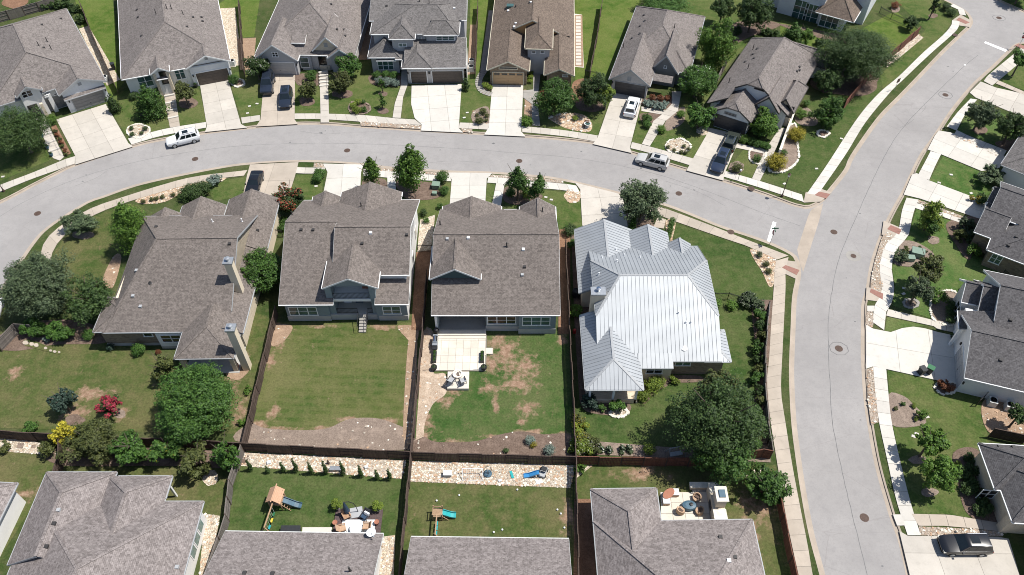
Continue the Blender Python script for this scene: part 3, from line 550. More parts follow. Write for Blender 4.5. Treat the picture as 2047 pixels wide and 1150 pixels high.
# ------------------------------------------------------------------ lawns
LAWN = [
 ('grass_bright', [(150, 0), (224, -6), (248, 165), (214, 205), (185, 140)]), ('grass', [(212, 206), (244, 182), (338, 176), (340, 254), (257, 277)]), ('grass', [(350, 176), (398, 178), (413, 243), (358, 252)]), ('grass', [(-40, 270), (70, 245), (106, 318), (-40, 378)]),
 ('grass_bright', [(460, -6), (520, -6), (508, 74), (474, 76), (470, 110), (440, 40), (430, 12)]), ('grass', [(458, 160), (470, 145), (530, 140), (521, 230), (482, 235)]), ('grass', [(590, 148), (640, 150), (641, 227), (589, 227)]), ('grass', [(657, 150), (742, 118), (742, 168), (800, 170), (788, 206), (784, 235), (658, 227)]), ('grass', [(806, 198), (822, 190), (822, 210), (829, 236), (802, 236)]),
 ('grass_bright', [(710, -6), (752, -6), (742, 44), (712, 46)]), ('grass_bright', [(940, -6), (990, -6), (985, 24), (976, 24), (960, 140), (940, 150)]), ('grass', [(924, 150), (965, 140), (953, 163), (962, 184), (983, 192), (977, 247), (918, 245)]),
 ('grass_bright', [(1150, -6), (1285, -6), (1226, 170), (1150, 170)]), ('grass', [(1078, 200), (1225, 175), (1195, 271), (1088, 256), (1076, 230)]), ('grass', [(1283, 214), (1322, 232), (1304, 245), (1282, 288), (1263, 284), (1270, 260)]), ('grass', [(1330, 245), (1365, 190), (1425, 180), (1425, 255), (1386, 317), (1300, 293)]),
 ('grass', [(1290, -6), (1560, -6), (1500, 80), (1440, 150), (1390, 130), (1408, 50)]), ('grass', [(1486, 300), (1528, 303), (1502, 357), (1452, 342)]), ('grass_deep', [(1574, 258), (1700, 120), (1770, 150), (1758, 186), (1713, 236), (1655, 326), (1612, 386), (1520, 362)]), ('grass', [(1760, 150), (1850, 60), (1790, 0), (1880, 0), (1903, 45), (1885, 70), (1843, 107), (1797, 152), (1765, 178)]), ('grass_bright', [(1560, 40), (1700, 70), (1790, 22), (1840, 62), (1772, 120), (1690, 140), (1560, 75)]),
 ('grass_dry', [(105, 520), (112, 498), (135, 470), (190, 432), (255, 408), (290, 412), (230, 540), (200, 600), (150, 620), (90, 560)]), ('grass', [(410, 378), (440, 362), (492, 354), (486, 392), (430, 402)]), ('grass', [(580, 380), (594, 350), (648, 349), (640, 410), (575, 404)]), ('grass', [(727, 354), (772, 356), (774, 392), (720, 396)]), ('grass', [(792, 362), (902, 366), (898, 425), (840, 440), (820, 400)]), ('grass', [(974, 368), (990, 369), (984, 410), (970, 412)]), ('grass', [(1010, 372), (1158, 388), (1164, 452), (1120, 470), (1110, 420), (1010, 415)]),
 ('grass_deep', [(1340, 444), (1440, 477), (1495, 495), (1548, 524), (1545, 584), (1541, 600), (1425, 600), (1405, 510), (1340, 470)]),
 ('grass_dry', [(-40, 690), (200, 680), (420, 745), (470, 760), (492, 780), (478, 868), (150, 860), (-40, 855)]), ('grass_dry', [(500, 620), (548, 640), (486, 870), (455, 850)]), ('grass_striped', [(548, 645), (836, 645), (822, 895), (490, 882)]), ('grass_worn', [(842, 655), (1136, 662), (1148, 905), (826, 895)]), ('grass_deep', [(1150, 600), (1545, 600), (1536, 760), (1540, 905), (1155, 905)]),
 ('grass_dry', [(1155, 930), (1550, 930), (1570, 1030), (1592, 1200), (1140, 1200), (1150, 960)]), ('grass_deep', [(484, 925), (805, 940), (790, 1100), (440, 1100), (452, 1040)]), ('grass_dry', [(816, 955), (1142, 970), (1150, 1130), (795, 1130)]), ('grass_dry', [(-40, 895), (112, 905), (104, 950), (60, 1020), (-40, 1180)]), ('grass_dry', [(110, 935), (470, 935), (440, 1040), (400, 1060), (120, 1000)]),
 ('grass_lush', [(1885, 312), (1962, 345), (1985, 380), (1960, 402), (1857, 363)]), ('grass_lush', [(1832, 418), (1880, 436), (1925, 448), (1930, 500), (2060, 560), (2060, 600), (1920, 590), (1870, 640), (1785, 612), (1789, 575), (1783, 535), (1794, 500), (1813, 478)]), ('grass_lush', [(1773, 634), (1825, 645), (1850, 652), (1803, 656), (1780, 664), (1769, 662)]), ('grass', [(1774, 741), (1876, 764), (1960, 790), (1980, 905), (1920, 930), (1940, 1036), (1898, 1029), (1824, 1027), (1801, 926), (1783, 846)]), ('grass_lush', [(1914, 262), (1950, 205), (2010, 230), (2060, 250), (2060, 320), (2012, 300)]), ('grass', [(1990, 160), (2060, 108), (2060, 186)]),
]
for li, (mat, pts) in enumerate(LAWN):
    p = gp(pts); p = p if area2(p) > 0 else p[::-1]
    struct(MB().poly([(q[0], q[1], .002 + .0006 * li) for q in p]).build('lawn', mat, uv=False))
# ------------------------------------------------------------------ planting beds, gravel, bare soil
def ell(x, y, rx, ry, n=14, j=.12):
    return [(x + rx * math.cos(2 * math.pi * i / n) * (1 + random.uniform(-j, j)), y + ry * math.sin(2 * math.pi * i / n) * (1 + random.uniform(-j, j))) for i in range(n)]
ROCK = {}
def rock_mesh(k):
    if k not in ROCK:
        rr = random.Random(k); ROCK[k] = [(sx * rr.uniform(.7, 1.1), sy * rr.uniform(.7, 1.1), sz * rr.uniform(.5, .9)) for sx in (-1, 1) for sy in (-1, 1) for sz in (-1, 1)]
    return ROCK[k]
RF = [(0, 1, 3, 2), (4, 6, 7, 5), (0, 4, 5, 1), (2, 3, 7, 6), (0, 2, 6, 4), (1, 5, 7, 3)]
def add_rock(m, x, y, z, r, mi=0):
    vs_ = rock_mesh(random.randrange(9)); a = random.uniform(0, 6.28); c, s = math.cos(a), math.sin(a); e = random.uniform(.7, 1.3)
    m.add([(x + r * (vx * c * e - vy * s), y + r * (vx * s * e + vy * c), z + r * .6 * vz) for vx, vy, vz in vs_], RF, mi)
BZ = [.032]
def bed(mat, px, z=0, organic=True, rocks=0, rsize=(.05, .13), rmat=('edging_stone', 'concrete_tan', 'terracotta_rock'), edge=None, name='planting_bed'):
    z = BZ[0]; BZ[0] += .0004
    p = gp(px); p = spline(p, .5, True) if organic else p
    if area2(p) < 0: p = p[::-1]
    root = struct(MB().poly([(q[0], q[1], z) for q in p]).build(name, mat, uv=False))
    if rocks:
        A = abs(area2(p)) / 2; xs = [q[0] for q in p]; ys = [q[1] for q in p]; m = MB()
        for _ in range(int(rocks * A * (max(xs) - min(xs)) * (max(ys) - min(ys)) / max(A, .1))):
            q = (random.uniform(min(xs), max(xs)), random.uniform(min(ys), max(ys)))
            if inside(q, p): add_rock(m, q[0], q[1], z, random.uniform(*rsize), random.randrange(3))
        if m.f: struct(m.build('loose_stones', list(rmat), root, uv=False), 'stuff')
    if edge:
        m = MB(); q = spline(gp(px), .3, True)
        for t in q:
            if random.random() < .93: add_rock(m, t.x, t.y, .09, random.uniform(.11, .19))
        struct(m.build('edging_stones', edge, root, uv=False), 'stuff')
    return root
plain('terracotta_rock', (.40, .27, .18), .9, .2)
bed('mulch_red', [(101, 252), (112, 250), (142, 307), (131, 313)], organic=False)
bed('mulch', ell(230, 218, 13, 7)); bed('mulch', ell(300, 226, 24, 10)); bed('mulch', ell(376, 206, 19, 12)); bed('limestone_gravel', ell(277, 262, 21, 14), rocks=8, edge='edging_stone')
bed('mulch', ell(476, 166, 13, 8), edge='edging_stone'); bed('mulch', [(592, 150), (636, 148), (638, 170), (610, 174), (593, 168)]); bed('mulch', ell(613, 203, 16, 9)); bed('mulch', ell(684, 188, 22, 9))
bed('mulch', ell(718, 217, 21, 13), edge='mulch_grey'); bed('mulch', ell(766, 222, 11, 6)); bed('mulch', ell(766, 188, 9, 5)); bed('mulch', [(742, 150), (800, 152), (799, 172), (760, 172), (740, 166)])
bed('mulch_grey', [(945, 224), (975, 214), (978, 247), (947, 246)], rocks=2); bed('mulch', [(962, 163), (985, 168), (986, 182), (968, 178)]); bed('soil', [(1047, 180), (1066, 192), (1066, 235), (1048, 246), (1049, 205)], rocks=3)
bed('flagstone', [(1097, 236), (1118, 228), (1163, 229), (1183, 247), (1177, 264), (1143, 260), (1120, 252)], rocks=5, rsize=(.08, .2)); bed('mulch_red', [(1146, 165), (1182, 160), (1190, 200), (1148, 205)]); bed('mulch', ell(1180, 212, 28, 12))
bed('mulch', [(1283, 199), (1341, 194), (1340, 220), (1285, 212)]); bed('mulch', [(1280, 228), (1322, 231), (1306, 255), (1285, 246)]); bed('limestone_gravel', ell(1355, 293, 24, 14), rocks=6, edge='edging_stone'); bed('mulch_grey', [(1345, 225), (1368, 215), (1366, 245), (1335, 262), (1328, 250)]); bed('limestone_gravel', ell(1408, 262, 16, 9))
bed('mulch', ell(1514, 312, 17, 17), edge='edging_stone'); bed('mulch_grey', [(1536, 337), (1560, 300), (1574, 258), (1590, 250), (1594, 290), (1596, 318), (1578, 338), (1554, 346)], edge='edging_stone'); bed('mulch_grey', [(1588, 235), (1612, 215), (1634, 240), (1628, 252), (1600, 250)]); bed('mulch', ell(1645, 268, 11, 7), edge='edging_stone'); bed('mulch_grey', ell(1472, 335, 16, 12))
bed('limestone_gravel', [(1774, 118), (1836, 69), (1846, 76), (1772, 137)], organic=False, rocks=3); bed('limestone_gravel', [(158, 58), (177, 52), (240, 160), (214, 172)], organic=False); bed('limestone_gravel', [(430, 18), (470, 16), (484, 130), (462, 134)], organic=False); bed('soil', [(474, 78), (512, 76), (506, 140), (480, 140)], organic=False); bed('soil', [(712, 22), (745, 22), (740, 120), (712, 120)], organic=False); bed('mulch', [(712, 22), (752, 22), (742, 40), (712, 40)], organic=False); bed('soil', [(940, 50), (952, 50), (950, 148), (934, 150)], organic=False)
bed('travertine', [(1148, 28), (1163, 30), (1167, 136), (1147, 134)], organic=False, name='paver_bed'); bed('mulch_red', ell(30, 5, 26, 12)); bed('mulch', [(1440, 60), (1500, 40), (1560, 50), (1500, 74), (1450, 95)]); bed('mulch', ell(1865, 32, 9, 5)); bed('mulch_grey', ell(1790, 18, 9, 8))
bed('mulch', [(1560, 48), (1700, 75), (1690, 88), (1600, 66)]); bed('mulch', ell(1690, 165, 70, 28))
bed('flagstone', [(275, 398), (355, 374), (440, 354), (446, 362), (372, 383), (330, 404), (285, 408)], rocks=4); bed('mulch_grey', ell(165, 470, 22, 9)); bed('soil', [(228, 512), (243, 515), (226, 575), (206, 560)], rocks=2); bed('mulch', [(-20, 690), (40, 650), (140, 640), (215, 662), (210, 686), (110, 690), (30, 702)]); bed('mulch', ell(150, 840, 20, 11)); bed('mulch_grey', ell(240, 828, 12, 9)); bed('soil', [(500, 735), (478, 760), (452, 750), (470, 720)])
bed('mulch_grey', [(500, 846), (523, 855), (574, 860), (629, 860), (660, 855), (690, 841), (718, 836), (760, 838), (802, 853), (813, 862), (814, 899), (487, 887)], rocks=.6); bed('soil', [(540, 652), (584, 652), (574, 676), (556, 690), (540, 690)], rocks=1); bed('soil', [(795, 652), (835, 656), (830, 690), (812, 676)], rocks=2)
bed('mulch_red', [(832, 505), (862, 500), (846, 662), (822, 660)], organic=False); bed('limestone_gravel', [(840, 440), (870, 430), (862, 500), (834, 505)], organic=False)
bed('soil', [(817, 680), (834, 680), (824, 880), (806, 870)], rocks=1.5)
bed('pale_soil', [(846, 664), (868, 668), (864, 742), (890, 748), (892, 786), (866, 808), (850, 845), (846, 880), (834, 900), (831, 880), (838, 780)], rocks=2); bed('mulch', [(833, 905), (846, 874), (872, 884), (947, 883), (992, 871), (1039, 863), (1086, 869), (1140, 870), (1146, 914)], rocks=.4); bed('mulch_red', [(1118, 460), (1140, 455), (1140, 668), (1116, 668)], organic=False)
bed('mulch', [(1142, 470), (1180, 470), (1200, 600), (1192, 790), (1158, 800), (1148, 640)], organic=False); bed('mulch', [(1165, 795), (1240, 800), (1262, 815), (1245, 835), (1222, 832), (1170, 822)]); bed('limestone_gravel', ell(1237, 826, 17, 9), edge='edging_stone'); bed('mulch', [(1285, 760), (1330, 752), (1336, 770), (1310, 785), (1290, 808), (1280, 800)]); bed('mulch', [(1335, 752), (1400, 752), (1400, 764), (1336, 764)])
bed('flagstone', [(1499, 499), (1520, 503), (1551, 522), (1547, 568), (1537, 573), (1523, 543), (1509, 522)], rocks=6); bed('flagstone', [(1331, 442), (1350, 446), (1344, 480), (1350, 490), (1336, 486)], rocks=4); bed('mulch', [(1232, 425), (1300, 432), (1300, 465), (1252, 465)]); bed('flagstone', ell(1145, 392, 18, 14), rocks=5); bed('mulch', [(1012, 374), (1060, 380), (1085, 395), (1040, 410), (1008, 402)]); bed('mulch', [(795, 362), (880, 370), (875, 396), (820, 400), (800, 385)]); bed('mulch', [(728, 358), (770, 360), (768, 385), (730, 385)])
bed('mulch', [(1500, 600), (1545, 600), (1536, 760), (1541, 900), (1505, 900), (1510, 700)], organic=False); bed('mulch_grey', [(1155, 880), (1340, 895), (1540, 895), (1540, 925), (1155, 908)], organic=False)
for k in ([(484, 905), (812, 921), (803, 958), (482, 932)], [(818, 922), (1151, 931), (1140, 976), (816, 963)]): bed('limestone_gravel', k, organic=False, rocks=26, rsize=(.04, .12), name='gravel_bed')
bed('limestone_gravel', [(1152, 930), (1184, 932), (1166, 946), (1152, 957)], organic=False, rocks=8); bed('limestone_gravel', [(410, 1028), (440, 1032), (432, 1080), (404, 1180), (396, 1180)], organic=False, rocks=8); bed('limestone_gravel', [(-20, 881), (45, 879), (116, 899), (112, 910), (-20, 899)], rocks=6); bed('limestone_gravel', [(764, 1074), (790, 1070), (786, 1180), (756, 1180)], organic=False, rocks=8); bed('mulch_red', [(1148, 998), (1186, 998), (1192, 1180), (1146, 1180)], organic=False); bed('limestone_gravel', ell(420, 955, 16, 16), rocks=6); bed('limestone_gravel', ell(1515, 955, 26, 16), rocks=2); bed('mulch', [(120, 895), (470, 905), (468, 935), (330, 932), (120, 930)])
bed('river_rock', [(1767, 468), (1788, 472), (1770, 492), (1758, 533), (1763, 577), (1741, 577), (1746, 534)], rocks=9); bed('river_rock', [(1733, 624), (1745, 626), (1744, 655), (1731, 648)], rocks=9); bed('river_rock', [(1733, 739), (1745, 734), (1756, 845), (1741, 850), (1734, 800)], rocks=9, organic=False); bed('river_rock', [(1835, 400), (1935, 437), (1930, 442), (1833, 406)], organic=False, rocks=12); bed('river_rock', [(1903, 271), (1912, 268), (2006, 312), (1996, 316)], organic=False, rocks=12); bed('river_rock', [(1836, 1053), (1945, 1058), (2004, 1064), (2004, 1073), (1840, 1071)], organic=False, rocks=12)
bed('river_rock', [(719, 244), (785, 248), (843, 252), (840, 259), (722, 252)], organic=False, rocks=9); bed('river_rock', [(920, 257), (944, 259), (944, 266), (927, 265)], organic=False, rocks=9); bed('river_rock', [(727, 333), (800, 340), (894, 347), (898, 352), (727, 340)], organic=False, rocks=9); bed('river_rock', [(984, 350), (1059, 355), (1126, 362), (1124, 367), (976, 354)], organic=False, rocks=9); bed('river_rock', [(628, 326), (646, 328), (650, 336), (627, 335)], organic=False, rocks=9)
bed('mulch_grey', [(1803, 484), (1825, 483), (1855, 498), (1866, 514), (1830, 533), (1787, 528), (1794, 505)]); bed('mulch_grey', ell(1866, 481, 12, 8)); bed('mulch_grey', ell(1820, 608, 14, 9), edge='concrete_grey'); bed('mulch_grey', [(1861, 600), (1880, 584), (1905, 583), (1918, 600), (1910, 648), (1866, 640)], edge='edging_stone'); bed('mulch', ell(1891, 776, 22, 13), edge='edging_stone'); bed('mulch_grey', [(1776, 789), (1807, 793), (1826, 810), (1846, 831), (1846, 850), (1783, 850)]); bed('mulch', [(1893, 446), (1962, 436), (1945, 500), (1935, 520), (1910, 490)]); bed('mulch', [(1906, 905), (1962, 908), (1996, 1044), (1936, 1030), (1915, 972)]); bed('soil', [(1968, 800), (2060, 815), (2060, 862), (1978, 866)], rocks=2); bed('mulch_grey', ell(1834, 920, 18, 9)); bed('mulch_grey', ell(1858, 985, 18, 9)); bed('mulch', ell(1960, 262, 14, 8)); bed('mulch', [(1990, 285), (2050, 280), (2040, 310), (2006, 300)])
# big stepping slabs and curved pavers
def flat_piece(name, mat, px, top, parent=None):
    o = MB().prism([tuple(p) for p in gp(px)], .03, top + .06).build(name, mat, parent, uv=False); return o
pp = struct(MB().poly([(*q, .078) for q in [tuple(t) for t in gp([(967, 139), (953, 163), (962, 186), (983, 193), (983, 187), (966, 180), (960, 163), (973, 141)])]]).build('curved_path', 'mulch_grey', uv=False))
arc = spline(gp([(969, 140), (957, 162), (963, 182), (983, 190)]), .62)
for i in range(len(arc) - 1):
    a, b = arc[i], arc[i + 1]; t = (b - a).normalized(); n = Vector((-t.y, t.x)); q = [a + t * .04 + n * .55, b - t * .04 + n * .55, b - t * .04 - n * .55, a + t * .04 - n * .55]
    MB().prism([tuple(k) for k in q], .06, .095).build('paver', 'concrete_grey', pp, uv=False)
pr = struct(MB().poly([(*tuple(q), .078) for q in gp([(1147, 133), (1166, 134), (1164, 31), (1149, 31)])]).build('ladder_path', 'soil', uv=False))
for k in range(15):
    t = (k + .12) / 15; t2 = (k + .86) / 15; y0, y1 = 132 - 99 * t, 132 - 99 * t2
    flat_piece('paver', 'concrete_white', [(1151, y0), (1162 - .1 * k, y0), (1162 - .1 * k, y1), (1151, y1)], .05, pr)
ss = struct(MB().poly([(*tuple(q), .0755) for q in gp([(48, 680), (62, 680), (124, 703), (120, 710), (50, 692)])]).build('stepping_path', 'grass_dry', uv=False))
for x, y, r in ((52, 686, 6), (64, 689, 5), (73, 691, 5), (92, 697, 3.5), (102, 702, 3), (110, 704, 3.5), (119, 705, 2.5)): flat_piece('stepping_stone', 'concrete_tan', ell(x, y, r, r * .75, 8), .05, ss)
for x, y in ((41, 892), (67, 894)):
    o = MB().prism([tuple(p) for p in gp([(x - 7, y + 5), (x + 6, y + 5), (x + 8, y - 5), (x - 4, y - 5)] if x == 41 else [(x - 4, y + 3), (x + 4, y + 3), (x + 5, y - 3), (x - 2, y - 3)])], .05, .14).build('stone_slab', 'mulch_grey', uv=False); tag(o, 'dark square slab on the pale gravel, ' + ('larger of the two' if x == 41 else 'smaller of the two'), 'slab', 'dark slabs on the gravel')
# ------------------------------------------------------------------ houses
from mathutils.bvhtree import BVHTree
class House:
    def __init__(s, name, label, pa, pb, z, roof='shingle_grey', wall='stucco_white', trim='trim_white'):
        A, B = G(*pa, z), G(*pb, z); s.ang = math.atan2(B.y - A.y, B.x - A.x)
        s.root = tag(empty(name, (A.x, A.y, 0), s.ang), label, 'house'); s.L = (B - A).length
        s.M = Matrix.Translation((A.x, A.y, 0)) @ Matrix.Rotation(s.ang, 4, 'Z'); s.I = s.M.inverted()
        s.rm, s.fm, s.cm = MB(), MB(), MB(); s.edges = []; s.wl = []; s.roof, s.wall, s.trim = roof, wall, trim
    def p(s, x, y, z): q = s.I @ G(x, y, z); return q.x, q.y
    def w(s, mat=None): m = MB(); s.wl.append((mat or s.wall, m)); return m
    def box(s, u0, v0, u1, v1, z0, z1, mat=None): s.w(mat).box(min(u0, u1), min(v0, v1), z0, max(u0, u1), max(v0, v1), z1); return s
    def gab(s, ax, u0, v0, u1, v1, z0, zr, z1=None, r=.5, e0='g', e1='g', ov=.45, wall=None, body=True, wz=0, th=.2, metal=False):
        """roof with its ridge along ax; z0/z1 eave heights on the low/high side, zr ridge height; e0/e1 ends: 'g', ('h', inset), ('j', inset, share)"""
        z1 = z0 if z1 is None else z1
        if ax == 'v': s0, s1, t0, t1 = u0, u1, v0, v1; P = lambda a, b, z: (a, b, z)
        else: s0, s1, t0, t1 = v0, v1, u0, u1; P = lambda a, b, z: (b, a, z)
        sr = s0 + (s1 - s0) * r
        def end(e, t, d):
            if e == 'g': return [P(sr, t, zr)], [P(sr, t, zr)], P(sr, t, zr), []
            if e[0] == 'h': return [], [], P(sr, t + d * e[1], zr), [[P(s0, t, z0), P(s1, t, z1), P(sr, t + d * e[1], zr)]]
            f = e[2]; a, b = P(s0 + (sr - s0) * f, t, z0 + (zr - z0) * f), P(s1 + (sr - s1) * f, t, z1 + (zr - z1) * f); R = P(sr, t + d * e[1], zr)
            return [a], [b], R, [[a, b, R]]
        a0, b0, R0, x0 = end(e0, t0, 1); a1, b1, R1, x1 = end(e1, t1, -1)
        A = [P(s0, t0, z0), P(s0, t1, z0)] + (a1 if a1 and a1[0] != R1 else []) + [R1, R0] + (a0 if a0 and a0[0] != R0 else [])
        B = [P(s1, t0, z1), P(s1, t1, z1)] + (b1 if b1 and b1[0] != R1 else []) + [R1, R0] + (b0 if b0 and b0[0] != R0 else [])
        planes = []
        for q in [A, B] + x0 + x1:
            n = Vector((0, 0, 0))
            for i in range(len(q)):
                a, b = Vector(q[i]), Vector(q[(i + 1) % len(q)]); n += a.cross(b)
            planes.append(q if n.z > 0 else q[::-1])
        if metal: s.metal_planes = getattr(s, 'metal_planes', []) + planes
        for q in planes:
            s.rm.poly(q); s.fm.poly([(x, y, z - th) for x, y, z in q[::-1]])
        def endloop(e, t):
            if e == 'g': return [P(s0, t, z0), P(sr, t, zr), P(s1, t, z1)]
            if e[0] == 'h': return [P(s0, t, z0), P(s1, t, z1)]
            f = e[2]; return [P(s0, t, z0), P(s0 + (sr - s0) * f, t, z0 + (zr - z0) * f), P(s1 + (sr - s1) * f, t, z1 + (zr - z1) * f), P(s1, t, z1)]
        loop = endloop(e0, t0) + endloop(e1, t1)[::-1]
        cen = Vector((sum(q[0] for q in loop) / len(loop), sum(q[1] for q in loop) / len(loop), 0))
        s.edges.append((loop, cen, th))
        def cap(a, b):
            a, b = Vector(a), Vector(b)
            if (a - b).length > .3: s.cm.bar(a + Vector((0, 0, .012)), b + Vector((0, 0, .012)), .27, .05)
        cap(R0, R1)
        for e, t, R in ((e0, t0, R0), (e1, t1, R1)):
            if e != 'g':
                if e[0] == 'h': cap(P(s0, t, z0), R); cap(P(s1, t, z1), R)
                else:
                    f = e[2]; cap(P(s0 + (sr - s0) * f, t, z0 + (zr - z0) * f), R); cap(P(s1 + (sr - s1) * f, t, z1 + (zr - z1) * f), R)
        if wall is not False:
            m = s.w(wall); k0, k1 = (zr - z0) / max(.01, sr - s0), (zr - z1) / max(.01, s1 - sr)
            za, zb = z0 + k0 * ov - th - .02, z1 + k1 * ov - th - .02
            sa, sb, ta, tb = s0 + ov, s1 - ov, t0 + ov, t1 - ov
            if body: 
                lo = min(za, zb); q = [P(sa, ta, 0), P(sb, tb, 0)]
                m.box(min(q[0][0], q[1][0]), min(q[0][1], q[1][1]), wz, max(q[0][0], q[1][0]), max(q[0][1], q[1][1]), lo)
            for e, t, d in ((e0, ta, 1), (e1, tb, -1)):
                if e == 'g': top = [(sr, zr - th - .04)]
                elif e[0] == 'j': f = e[2]; top = [(s1 + (sr - s1) * f, z1 + (zr - z1) * f - th - .04), (s0 + (sr - s0) * f, z0 + (zr - z0) * f - th - .04)]
                else: continue
                lo = min(za, zb) if body else min(za, zb) - .05
                poly = [(sa, lo), (sb, lo), (sb, zb)] + top + [(sa, za)]
                k = len(poly); V = [P(x, t, z) for x, z in poly] + [P(x, t + d * .25, z) for x, z in poly]
                m.add(V, [list(range(k)), list(range(k, 2 * k))[::-1]] + [(i, (i + 1) % k, k + (i + 1) % k, k + i) for i in range(k)])
        return s
    def shed(s, ax, u0, v0, u1, v1, za, zb, th=.18, metal=False):   # single plane: height za at the low-coordinate edge, zb at the high one (along ax)
        if ax == 'v': q = [(u0, v0, za), (u1, v0, za), (u1, v1, zb), (u0, v1, zb)]
        else: q = [(u0, v0, za), (u1, v0, zb), (u1, v1, zb), (u0, v1, za)]
        if metal: s.metal_planes = getattr(s, 'metal_planes', []) + [q]
        s.rm.poly(q); s.fm.poly([(x, y, z - th) for x, y, z in q[::-1]])
        s.edges.append((q, Vector(((u0 + u1) / 2, (v0 + v1) / 2, 0)), th))
        return s
    def done(s):
        s.ro = s.rm.build('roof', s.roof, s.root); s.rb = BVHTree.FromPolygons(s.rm.v, s.rm.f)
        up = Vector((0, 0, 1))
        for loop, cen, th in s.edges:                       # trim only where the edge stands free of the other roofs
            for i in range(len(loop)):
                a, b = Vector(loop[i]), Vector(loop[(i + 1) % len(loop)])
                if (a - b).length < .05: continue
                d = (b - a).normalized(); n = Vector((d.y, -d.x, 0)).normalized(); n = n if n.dot((a + b) / 2 - cen) > 0 else -n
                k = max(1, int((b - a).length / .8)); run = None
                for q in range(k + 1):
                    free = False
                    if q < k:
                        m_ = a.lerp(b, (q + .5) / k); hit = s.rb.ray_cast(m_ + n * .2 + up * 8, -up); free = hit[0] is None or hit[0].z < m_.z - .3
                    if free and run is None: run = q
                    if not free and run is not None:
                        x, y = a.lerp(b, run / k), a.lerp(b, q / k); run = None
                        s.fm.poly([x, y, y - up * th, x - up * th])
                        if abs(a.z - b.z) < .02: s.fm.bar(x + n * .045 - up * .09, y + n * .045 - up * .09, .09, .11)
                        else: s.fm.bar(x - up * .13, y - up * .13, .05, .2)
        s.fm.build('fascia', s.trim, s.root, uv=False)
        if s.cm.f: s.cm.build('ridge_cap', s.roof, s.ro)
        av, af = [], []
        for k, m in s.wl:
            if not m.f: continue
            m.build('wall', k, s.root); o = len(av); av += m.v; af += [[o + i for i in f] for f in m.f]
        s.wb = BVHTree.FromPolygons(av, af) if af else None
        return s
    def cast(s, tree, x, y):
        o = s.I @ Vector((0, 0, CAMH)); d = (s.I @ G(x, y, 0)) - o
        r = tree.ray_cast(o, d.normalized()); return (r[0], r[1]) if r[0] is not None else (None, None)
    def plane_at(s, x, y):
        p, n = s.cast(s.wb, x, y)
        if p is None: print('MISS', s.root.name, x, y); return None
        if n.z > .5: print('TOP', s.root.name, x, y, [round(k, 1) for k in p]); return None
        o = s.I @ Vector((0, 0, CAMH))
        if n.dot(o - p) < 0: n = -n
        n = Vector((n.x, n.y, 0)).normalized(); t = Vector((-n.y, n.x, 0)); return p, n, t
    def win(s, x, y, w_, h, lites=2, mat='glass', fr='trim_white', name='window', rows=2, zc=None, fw=.09):
        q = s.plane_at(x, y)
        if q is None: return None
        p, n, t = q
        if zc is not None: p = Vector((p.x, p.y, zc))
        Z = Vector((0, 0, 1)); m = MB()
        def fbar(a, b, c, d, off, dp):                      # rectangle a..b across, c..d up, proud by off..off+dp
            V = [p + t * i + Z * j + n * k for k in (off, off + dp) for i, j in ((a, c), (b, c), (b, d), (a, d))]
            m.add(V, [(3, 2, 1, 0), (4, 5, 6, 7), (0, 1, 5, 4), (1, 2, 6, 5), (2, 3, 7, 6), (3, 0, 4, 7)])
        W, H2 = w_ / 2, h / 2
        fbar(-W, W, H2 - fw, H2, 0, .06); fbar(-W - .04, W + .04, -H2 - .02, -H2 + fw, 0, .09); fbar(-W, -W + fw, -H2 + fw, H2 - fw, 0, .06); fbar(W - fw, W, -H2 + fw, H2 - fw, 0, .06)
        for i in range(1, lites): x0 = -W + w_ * i / lites; fbar(x0 - fw * .55, x0 + fw * .55, -H2 + fw, H2 - fw, 0, .055)
        for j in range(1, rows): z0 = -H2 + h * j / rows; fbar(-W + fw, W - fw, z0 - .025, z0 + .025, .012, .03)
        o = m.build(name, fr, s.root, uv=False)
        for i in range(lites):
            a, b = -W + w_ * i / lites + fw * .5, -W + w_ * (i + 1) / lites - fw * .5
            g = MB().poly([p + t * i_ + Z * j_ + n * .012 for i_, j_ in ((a, -H2 + fw * .5), (b, -H2 + fw * .5), (b, H2 - fw * .5), (a, H2 - fw * .5))]); g.build('pane', mat, o, uv=False)
        return o
    def vent(s, x, y, w_=.6, h=.6): 
        q = s.plane_at(x, y)
        if q is None: return
        p, n, t = q; Z = Vector((0, 0, 1)); m = MB()
        for k in range(5):
            z0 = -h / 2 + h * k / 5
            V = [p + t * i + Z * (z0 + j) + n * k2 for k2 in (0, .05) for i, j in ((-w_ / 2, 0), (w_ / 2, 0), (w_ / 2, h / 5 * .75), (-w_ / 2, h / 5 * .75))]
            m.add(V, [(3, 2, 1, 0), (4, 5, 6, 7), (0, 1, 5, 4), (1, 2, 6, 5), (2, 3, 7, 6), (3, 0, 4, 7)])
        m.build('gable_vent', 'trim_grey', s.root, uv=False)
    def garage(s, x, y, w_=4.9, h=2.2, mat='door_grey', cols=4, lites=False, z0=.1):
        q = s.plane_at(x, y)
        if q is None: return
        p, n, t = q; p = Vector((p.x, p.y, z0)); Z = Vector((0, 0, 1)); m = MB()
        def fb(mm, a, b, c, d, o0, o1):
            V = [p + t * i + Z * j + n * k for k in (o0, o1) for i, j in ((a, c), (b, c), (b, d), (a, d))]
            mm.add(V, [(3, 2, 1, 0), (4, 5, 6, 7), (0, 1, 5, 4), (1, 2, 6, 5), (2, 3, 7, 6), (3, 0, 4, 7)])
        fb(m, -w_ / 2, w_ / 2, 0, h, .0, .02)
        for i in range(cols):
            for j in range(4):
                a, b = -w_ / 2 + w_ * i / cols + .07, -w_ / 2 + w_ * (i + 1) / cols - .07; c, d = h * j / 4 + .05, h * (j + 1) / 4 - .03
                fb(m, a, b, c, d, .02, .045)
        o = m.build('garage_door', mat, s.root, uv=False)
